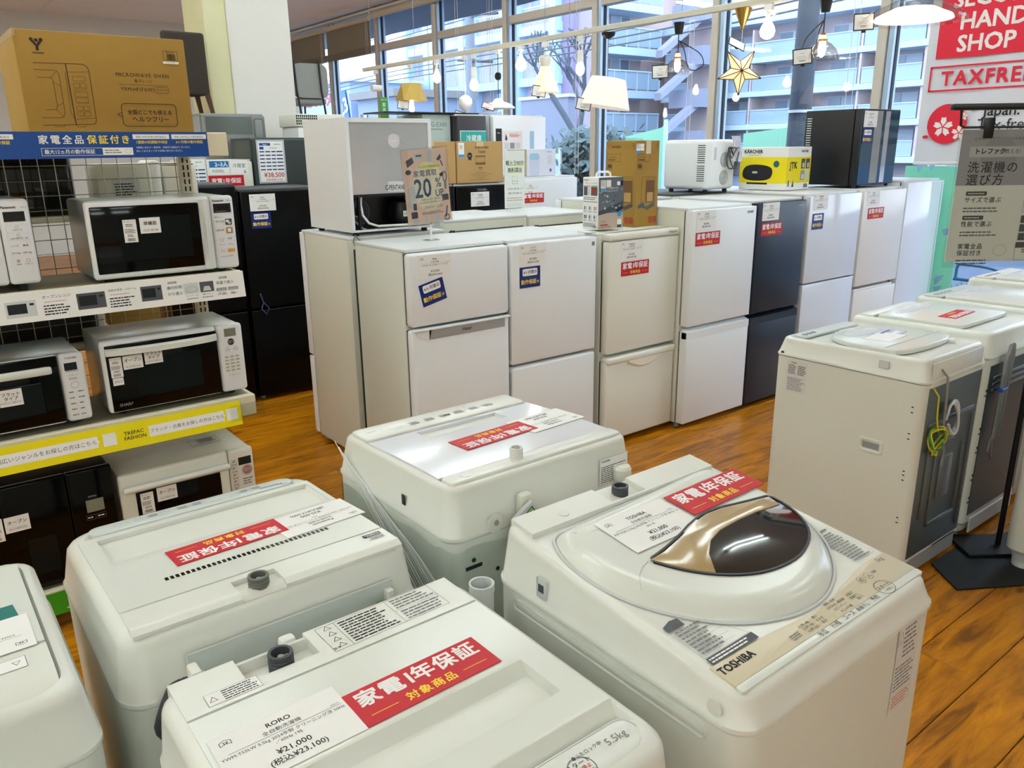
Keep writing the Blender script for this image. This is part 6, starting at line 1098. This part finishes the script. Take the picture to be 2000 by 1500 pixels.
t = thing('blind_rail', 'white rolled-up blind rail running above the bare windows', 'blind', (XW-.1, 0, 0), 0); g = G(); g.cyl((-.01, 3.5, 3.55), .045, 8.1, 14, 'y'); obj('roll', g, BLR, t); g = G(); g.tube([(-.05, 3.5, 3.62), (-.05, 14.85, 3.62)], .014, 8); obj('guide_rod', g, PAPER, t)
for y in (3.68, 5.35, 6.95, 8.55, 9.3):
    for k in (0, .055): g = G(); g.tube([(-.03, y+k, 3.5), (-.03, y+k, 1.3)], .0025, 5); obj('pull_chain', g, PAPER, t)
# ================================================================= cloth banner by the window and teal hanging glass panel
RB = mat('banner_cloth_red', '#e01f3a', .6, noise=.03); WB = mat('banner_cloth_white', '#dfe1ea', .7, noise=.02)
t = thing('window_banner', 'white and red tax-free cloth banner hanging at the right window', 'banner', (6.4, 3.1, 0), 0)
g = G(); ys_ = lin_(0, -1.3, 26); g.hf(ys_, lin_(1.46, 3.4, 20), lambda a, b: .006*math.sin(a*9+b*2)); cl = obj('cloth', G().add([(v[2], v[0], v[1]) for v in g.v], [f[::-1] for f in g.f]), WB, t)
def bw(p, loc_u, loc_z, name='print'): return put(p, t, (-.012, -loc_u, loc_z), R90L, name)
p = Pr().rect(.6, .72, 1.06, 1.05, RB).t('HAND', .21, .385, .155, INKW, 'l', .022).t('SHOP', .21, .235, .155, INKW, 'l', .022).t('SECOND', .15, .535, .155, INKW, 'l', .022); bw(p, 0, 2.0)
p = Pr().orect(.58, .055, 1.06, .165, .012, RB).t('TAXFREE', .13, .008, .138, RB, 'l', .024, sp=.06); bw(p, 0, 2.0)
def flower(p, x, y, s):
    for k in range(5):
        a = PI/2+k*2*PI/5; c, d = math.cos(a), math.sin(a); f = lambda u, v: (x+s*(u*c-v*d), y+s*(u*d+v*c)); p.poly([f(.08, 0), f(.5, .28), f(.95, .2), f(.85, 0), f(.95, -.2), f(.5, -.28)], INKW)
p = Pr().ell(.215, .0, .142, .142, RB, 40); flower(p, .19, -.02, .075); flower(p, .31, -.065, .055); flower(p, .33, .05, .03); p.ell(.07, -.09, .022, .012, RB).ell(.085, -.02, .012, .02, RB).ell(.39, .1, .03, .012, RB).t('Japan.', .46, .05, .105, INK, 'l', .01).t('Tax-free', .43, -.045, .105, INK, 'l').t('Shop', .43, -.14, .105, INK, 'l'); bw(p, 0, 1.735)
g = G(); g.cyl((0, -1.3, 1.452), .012, 1.3, 10, 'y'); obj('bottom_rod', g, PAPER, t)
t = thing('window_film_sheet', 'mint green sheet stuck low on the right window pane', 'poster', (XW-.06, 3.2, 0), 0); g = G(); g.box(-.004, 0, -.47, 0, .1, 1.43); s_ = obj('sheet', g, mat('mint_sheet', '#a4e6c6', .8, trans=.55), t); p = Pr()
for k in range(16): x, y = rnd.uniform(.03, .42), rnd.uniform(-.5, .6); p.poly([(x, y), (x+.05*rnd.random(), y+.02), (x+.05, y+.07), (x-.02, y+.05)], mat('mint_blue', '#9db8e0', .5))
put(p, s_, (-.0045, 0, .8), R90L)
t = thing('hanging_glass_panel', 'greenish hanging glass smoke panel under the ceiling at the upper left', 'panel', (-.6, 6.2, 0), 0); g = G(); g.box(0, 2.05, 0, .01, 2.75, CZ); obj('glass', g, mat('green_glass', '#a9c4bc', .15, trans=.35, alpha=.85), t); g = G(); g.box(0, 2.05, -.004, .014, 2.735, 2.75); obj('edge_strip', g, GREYW, t); g = G(); g.box(.9, .906, -.004, .014, 2.75, CZ); obj('joint', g, PAPER, t)
g = G(); g.box(-2.2, 1.2, 8.2, 8.5, CZ-.35, CZ-.02); struct('trim_1', g, mat('beam_paint', '#a9a591', .7)); 
# ================================================================= outside: street, flats, houses, trees
GZ = -.15
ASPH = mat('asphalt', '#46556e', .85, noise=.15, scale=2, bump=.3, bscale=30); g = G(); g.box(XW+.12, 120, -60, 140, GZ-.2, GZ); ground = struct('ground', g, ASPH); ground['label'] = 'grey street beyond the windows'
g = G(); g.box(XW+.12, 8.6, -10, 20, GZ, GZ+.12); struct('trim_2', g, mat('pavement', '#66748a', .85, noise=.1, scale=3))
g = G(); g.rbox(XW+.14, 8.0, 1.0, 18, 3.62, 3.8, .02, 1); struct('trim_3', g, mat('eave_grey', '#6f7e8c', .7))
RAILM = mat('guard_rail_teal', '#125a70', .4)
t = thing('guard_rail', 'dark teal looped pipe guard rail along the street', 'railing', (10.2, 0, GZ), 0)
for k in range(5):
    y = 4.37-2.1*k; g = G(); g.cyl((0, y, 0), .055, .37, 14); obj('post', g, RAILM, t)
    g = G(); g.tube([(0, y-.1, .16), (0, y-1.95, .15)], .022, 8); obj('lower_pipe', g, RAILM, t)
    for a in (0, 1): g = G(); y0 = y-.12-a*1.83; s = -1 if a == 0 else 1; g.tube(smooth3([(0, y0, .16), (0, y0, .33), (0, y0+s*.05, .345), (0, y0+s*.4, .33), (0, y0+s*.52, .27), (0, y0+s*.55, .16)]), .018, 8); obj('loop', g, RAILM, t)
GRASS = mat('verge_grass', '#7f8a78', .9, noise=.3, scale=20); g = G(); rg = random.Random(11)
for k in range(1400):
    x, y = rg.uniform(9.6, 10.6), rg.uniform(-2, 5.2); h = rg.uniform(.03, .1); a = rg.uniform(0, PI); dx, dy = .012*math.cos(a), .012*math.sin(a); g.add([(x-dx, y-dy, GZ), (x+dx, y+dy, GZ), (x+rg.uniform(-.03, .03), y+rg.uniform(-.03, .03), GZ+h)], [(0, 1, 2)])
tag(obj('verge_grass', g, GRASS), 'tufts of pale grass along the kerb outside', 'grass', None, 'stuff')
# ---------------------------------------------------------------- apartment block A (blue frame, brown infill)
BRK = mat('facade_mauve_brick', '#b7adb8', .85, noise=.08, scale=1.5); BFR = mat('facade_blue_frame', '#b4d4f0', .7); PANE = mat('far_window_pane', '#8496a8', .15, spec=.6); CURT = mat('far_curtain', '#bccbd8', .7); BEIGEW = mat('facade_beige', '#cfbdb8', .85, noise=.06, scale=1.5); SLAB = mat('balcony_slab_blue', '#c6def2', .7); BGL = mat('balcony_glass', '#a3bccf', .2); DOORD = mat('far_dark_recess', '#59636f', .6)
A = thing('apartment_block', 'brown apartment block with pale blue concrete frame, left of centre outside', 'building', (30, 0, GZ), 0)
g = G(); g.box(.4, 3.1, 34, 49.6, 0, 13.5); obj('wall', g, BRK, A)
fl = 2.62
for k in range(6): g = G(); g.box(-.15, .5, 34, 49.6, -.2+k*fl, .25+k*fl); obj('frame_beam', g, BFR, A)
for y in (34.1, 37.3, 38.3, 41.6, 42.6, 45.9, 46.6, 49.2): g = G(); g.box(-.25, .5, y, y+.55, 0, 13.5); obj('frame_column', g, BFR, A)
gw = G(); gw.box(-.03, .03, -.75, .75, 0, 1.6); wme = mesh('window', gw, PANE); gp = G(); gp.box(-.045, -.03, -.72, -.02, .05, 1.55); pme_ = mesh('pane', gp, CURT); gr_ = G(); [gr_.box(-.02, .02, -1.5+.12*i, -1.46+.12*i, 0, .9) for i in range(25)]; gr_.box(-.03, .03, -1.55, 1.55, .9, .95); rme = mesh('balcony_rail', gr_, GREYW)
for k in range(5):
    for y in (36.0, 40.0, 44.3, 48.0):
        o_ = obj('window', wme, None, A, (.36, y, .7+k*fl)); obj('pane', pme_, None, o_); obj('balcony_rail', rme, None, A, (.1, y, .3+k*fl))
g = G(); g.box(.2, .6, 33.2, 34.1, 0, 13.5); obj('end_wall', g, mat('facade_violet_brick', '#8f86a2', .85, noise=.08), A)
# ---------------------------------------------------------------- apartment block B/C (L-shaped, balconies)
B = thing('apartment_block', 'beige apartment block with pale blue balconies in the middle of the view', 'building', (33.3, 37, GZ), 0)
g = G(); g.box(0, 12.5, 1.4, 12, 0, 12.5); g.box(0, .3, 1.35, 1.4, 0, 12.5); obj('wall', g, BEIGEW, B)
g = G(); g.ring([[(-.1, .6, 12.5), (12.8, .6, 12.5), (12.8, 12.5, 12.5), (-.1, 12.5, 12.5)], [(2.5, 4, 14.2), (9.5, 4, 14.2), (9.5, 9, 14.2), (2.5, 9, 14.2)]]); obj('roof', g, mat('roof_slate_blue', '#6b7d90', .8), B)
for k in range(5):
    z = .15+k*2.48
    g = G(); g.box(.3, 7.6, -.35, 1.4, z-.45, z); obj('balcony_slab', g, SLAB, B)
    g = G(); g.box(.35, 7.55, -.32, -.28, z+.08, z+1.05); bg = obj('balcony_glass', g, BGL, B)
    for i in range(8): g = G(); g.box(.35+i*1.02, .41+i*1.02, -.36, -.27, z, z+1.15); obj('baluster', g, SLAB, bg)
    g = G(); g.box(.3, 7.6, -.37, -.27, z+1.08, z+1.16); obj('hand_rail', g, SLAB, bg)
    for x in (2.2, 5.6):
        g = G(); g.box(x-.8, x+.8, 1.34, 1.42, z+.1, z+2.0); o_ = obj('window', g, CURT, B); g = G(); g.box(x-.04, x+.04, 1.3, 1.36, z+.1, z+2.0); g.box(x-.84, x-.8, 1.3, 1.36, z+.1, z+2.0); g.box(x+.8, x+.84, 1.3, 1.36, z+.1, z+2.0); obj('window_frame', g, INKW, o_); g = G(); g.box(x+.04, x+.78, 1.33, 1.345, z+.12, z+1.95); obj('pane', g, PANE, o_)
    g = G(); g.cyl((4.0, 1.3, z), .06, 2.4, 8); obj('drain_pipe', g, GREYW, B)
Cc = thing('apartment_block', 'long terraced apartment block with blue balcony bands, right half of the view', 'building', (41.6, 0, GZ), 0)
g = G(); g.box(1.2, 9, 20, 38, 0, 8.4); obj('wall', g, mat('facade_rose_brick', '#b9adb2', .85, noise=.08, scale=1.5), Cc); g = G(); g.box(-.2, 9.2, 19.5, 38, 8.4, 8.9); obj('roof', g, SLAB, Cc); g = G(); g.box(2.5, 9, 26, 38, 8.9, 14); obj('upper_wall', g, BEIGEW, Cc)
for k in range(4):
    z = 1.1+k*1.83; g = G(); g.box(-.2, 1.2, 20, 37, z-.3, z); obj('balcony_slab', g, SLAB, Cc)
    for j in range(5):
        y = 20.3+j*3.35; g = G(); g.box(-.12, -.07, y, y+3.1, z+.02, z+.75); bg = obj('balcony_glass', g, BGL, Cc); g = G(); g.box(-.16, -.04, y, y+3.1, z+.75, z+.8); obj('hand_rail', g, SLAB, bg)
        g = G(); g.box(1.1, 1.22, y+.6, y+2.3, z+.05, z+1.35); o_ = obj('window', g, CURT, Cc); g = G(); g.box(1.07, 1.12, y+1.45, y+2.25, z+.08, z+1.3); obj('pane', g, PANE, o_)
        g = G(); g.box(-.1, 1.2, y-.18, y-.06, z, z+1.5); obj('party_wall', g, BEIGEW, Cc)
# stair block with slanting flights
St = thing('stair_tower', 'pale open stair tower with slanting flights between the two balcony blocks', 'building', (36.5, 31.2, GZ), 0)
for k in range(4):
    z = .6+k*2.3; g = G(); g.box(1.8, 3.6, 0, 2.4, z+1.0, z+2.0); obj('landing', g, mat('stair_lilac', '#9aa0b4', .8), St)
    g = G(); g.ring([[(.2, 1.6+d, z-.9), (.2, 1.6+d, z-.5), (2.2, .3+d, z+1.5), (2.2, .3+d, z+1.1)] for d in (0, .5)]); obj('stair_flight', g, mat('stair_lilac', '#9aa0b4', .8), St)
g = G(); g.box(3.4, 3.7, 0, 2.4, 0, 9.5); obj('stair_wall', g, BEIGEW, St)
# ---------------------------------------------------------------- low depot on the left with its signs
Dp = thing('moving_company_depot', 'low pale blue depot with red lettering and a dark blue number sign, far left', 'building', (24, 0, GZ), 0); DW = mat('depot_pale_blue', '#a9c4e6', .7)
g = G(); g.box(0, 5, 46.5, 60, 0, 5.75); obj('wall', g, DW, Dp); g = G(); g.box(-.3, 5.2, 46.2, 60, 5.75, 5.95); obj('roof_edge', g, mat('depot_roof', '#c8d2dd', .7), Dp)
put(Pr().t('アート引越センター', 0, 0, 1.0, mat('depot_red', '#c4566f', .6), 'r', .02), Dp, (-.02, 48.1, 4.55), R90L, 'lettering'); put(Pr().t('0120-79-0123', 0, 0, .55, mat('depot_grey', '#7f93ad', .6), 'r', .01), Dp, (-.02, 49.2, 3.45), R90L, 'lettering')
g = G(); g.add([(-.1, 49.0, 4.9), (-.1, 47.0, 5.3), (-.1, 46.6, 3.6), (-.1, 48.1, 2.9)], [(0, 1, 2, 3)]); g.add([(-.02, 49.0, 4.9), (-.02, 47.0, 5.3), (-.02, 46.6, 3.6), (-.02, 48.1, 2.9)], [(3, 2, 1, 0)]); sg = obj('number_sign', g, mat('depot_sign_blue', '#3f78bd', .5), Dp); put(Pr().t('0123', 0, 0, 1.25, INKW, 'c', .02, rot=.35), sg, (-.12, 47.75, 3.7), R90L)
Hs = thing('small_house', 'low grey-roofed house beside the depot', 'building', (24, 41, GZ), 0); g = G(); g.box(0, 5, 0, 4.6, 0, 4.6); obj('wall', g, mat('house_wall_blue', '#94a4b8', .8), Hs); g = G(); g.box(-.4, 5.4, -.4, 4.9, 4.6, 5.0); obj('roof', g, mat('house_roof', '#8d8a8a', .8), Hs)
for y, z in ((1.2, 2.8), (3.4, 2.8)): g = G(); g.box(-.05, .02, y, y+.9, z, z+1.0); o_ = obj('window', g, DOORD, Hs); g = G(); g.box(-.08, -.04, y+.05, y+.42, z+.05, z+.95); obj('pane', g, CURT, o_)
# ---------------------------------------------------------------- right: houses, trees, poles
for i, (x, y, w_, lb) in enumerate(((22, 9.8, 3.4, 'grey-blue gabled house seen past the black mini fridge'), (18.0, 5.6, 2.0, 'small pale lean-to house by the right window post'))):
    h = thing('small_house', lb, 'building', (x, y, GZ), 0); g = G(); g.box(0, 6, -w_, 0, 0, 3.0); obj('wall', g, mat('house_wall_blue', '#94a4b8', .8), h)
    g = G(); g.ring([[(-.3, -w_-.3, 3.0), (-.3, .3, 3.0), (-.3, -w_/2, 4.5)], [(6.3, -w_-.3, 3.0), (6.3, .3, 3.0), (6.3, -w_/2, 4.5)]]); obj('roof', g, mat('house_roof_blue', '#7890a8', .7), h); g = G(); g.box(-.04, .02, -w_*.7, -w_*.35, 1.3, 2.3); obj('window', g, PANE, h)
t = thing('utility_pole', 'thick dark utility pole close behind the right window', 'pole', (11, 7.1, GZ), 0); g = G(); g.cyl((0, 0, 0), .17, 9.5, 20, r2=.12); obj('shaft', g, mat('pole_dark', '#3a4450', .7, noise=.2, scale=6), t); g = G(); g.cyl((0, 0, 3.0), .175, .06, 20); g.cyl((0, 0, 2.2), .175, .04, 20); obj('band', g, GREYW, t); g = G(); g.tube([(0, 0, 2.2), (-.1, -.8, 1.6)], .03, 8); obj('brace', g, DGREY, t)
t = thing('utility_pole', 'grey utility pole with crossarms and cables in front of the brown block', 'pole', (15, 21.1, GZ), 0); g = G(); g.cyl((0, 0, 0), .17, 11, 16, r2=.11); obj('shaft', g, mat('pole_grey', '#7d8794', .7), t)
for z, l in ((4.3, 1.1), (5.6, 1.4), (6.3, 1.2)): g = G(); g.tube([(0, -l, z-.1*l), (0, l*.6, z+.08)], .04, 8); obj('crossarm', g, DGREY, t)
for i, (z, dz) in enumerate(((4.4, 1.8), (4.25, 1.75), (4.1, 1.7), (5.5, 2.2), (5.7, 2.3))):
    c = tag(obj('overhead_cable', G().tube([(15-.35*u*8, 21-(u*22), GZ+z+dz*u*.2-.25*math.sin(u*PI)) for u in lin_(-.9, .9, 14)], .018, 5), DGREY), 'black overhead cable strung across the street', 'cable', 'overhead cables')
def tree(label, x, y, h, spread, seed, bare=True):
    t = thing('street_tree', label, 'tree', (x, y, GZ), 0); r = random.Random(seed); g = G(); tips = []
    def br(p, d, L, rad, n):
        q = p+d*L; g.tube([p, (p+q)/2+Vector((r.uniform(-.05, .05),)*3)*L, q], rad, 6)
        tips.append(q)
        if n:
            for _ in range(3): br(q, (d+Vector((r.uniform(-1, 1), r.uniform(-1, 1), r.uniform(-.2, .7)))*spread).normalized(), L*r.uniform(.55, .75), rad*.6, n-1)
    br(Vector((0, 0, 0)), Vector((0, 0, 1)), h*.45, h*.035, 4); obj('branches', g, mat('bark_blue_grey', '#5a6470', .9, noise=.2), t)
    if not bare:
        g = G()
        for q in tips:
            for _ in range(26): c = q+Vector((r.gauss(0, .4), r.gauss(0, .4), r.gauss(0, .3))); a = Vector((r.uniform(-1, 1), r.uniform(-1, 1), r.uniform(-1, 1)))*.16; b = a.orthogonal().normalized()*.1; g.add([c-a, c+b, c+a, c-b], [(0, 1, 2, 3)])
        o_ = obj('foliage', g, mat('dark_foliage', '#5d7072', .9, noise=.3, scale=3), t); o_['kind'] = 'stuff'
tree('bare pollarded street tree in front of the middle building', 16.5, 17.9, 4.4, .75, 3)
tree('tall leafy dark tree behind the long block', 37, 16.0, 11, .7, 8, False); tree('second leafy dark tree beside the banner', 30, 10.8, 9.5, .7, 12, False); tree('leafy dark tree rising right of the long block', 63, 28, 17, .7, 15, False); tree('low leafy bush tree behind the grey wall', 15.5, 16.4, 1.5, .9, 21, False)
MINTF = mat('mint_hoarding', '#8fd0ae', .6)
for i, (y0, y1, lb) in enumerate(((10.9, 12.0, 'mint green hoarding panel right of the bare tree'), (7.3, 9.1, 'mint green hoarding panel near the dark utility pole'))): t = thing('hoarding', lb, 'fence panel', (12.4, 0, GZ), 0); g = G(); g.ring([[(d, y0, 0), (d, y1, 0), (d, y1, 1.95), (d, y0, 2.12)] for d in (0, .05)]); obj('sheet', g, MINTF, t); g = G(); g.cyl((-.03, y0, 0), .04, 2.25, 10); obj('post', g, SLAB, t)
t = thing('concrete_wall', 'grey concrete wall panel below the brown block', 'wall', (18, 0, GZ), 0); g = G(); g.box(0, .3, 20.0, 22.4, 0, 3.3); obj('wall', g, mat('concrete_lilac', '#8b93a6', .85, noise=.06), t); g = G(); g.box(-.05, .35, 19.9, 22.5, 3.3, 3.4); obj('coping', g, GREYW, t)
t = thing('garden_fence', 'pale cyan fence panel below the concrete wall', 'fence panel', (14.5, 0, GZ), 0); g = G(); g.box(0, .05, 16.4, 17.6, 0, 1.6); obj('sheet', g, mat('fence_cyan', '#a2c2cc', .6), t); g = G(); g.cyl((0, 16.4, 0), .05, 1.75, 10); obj('post', g, GREYW, t)
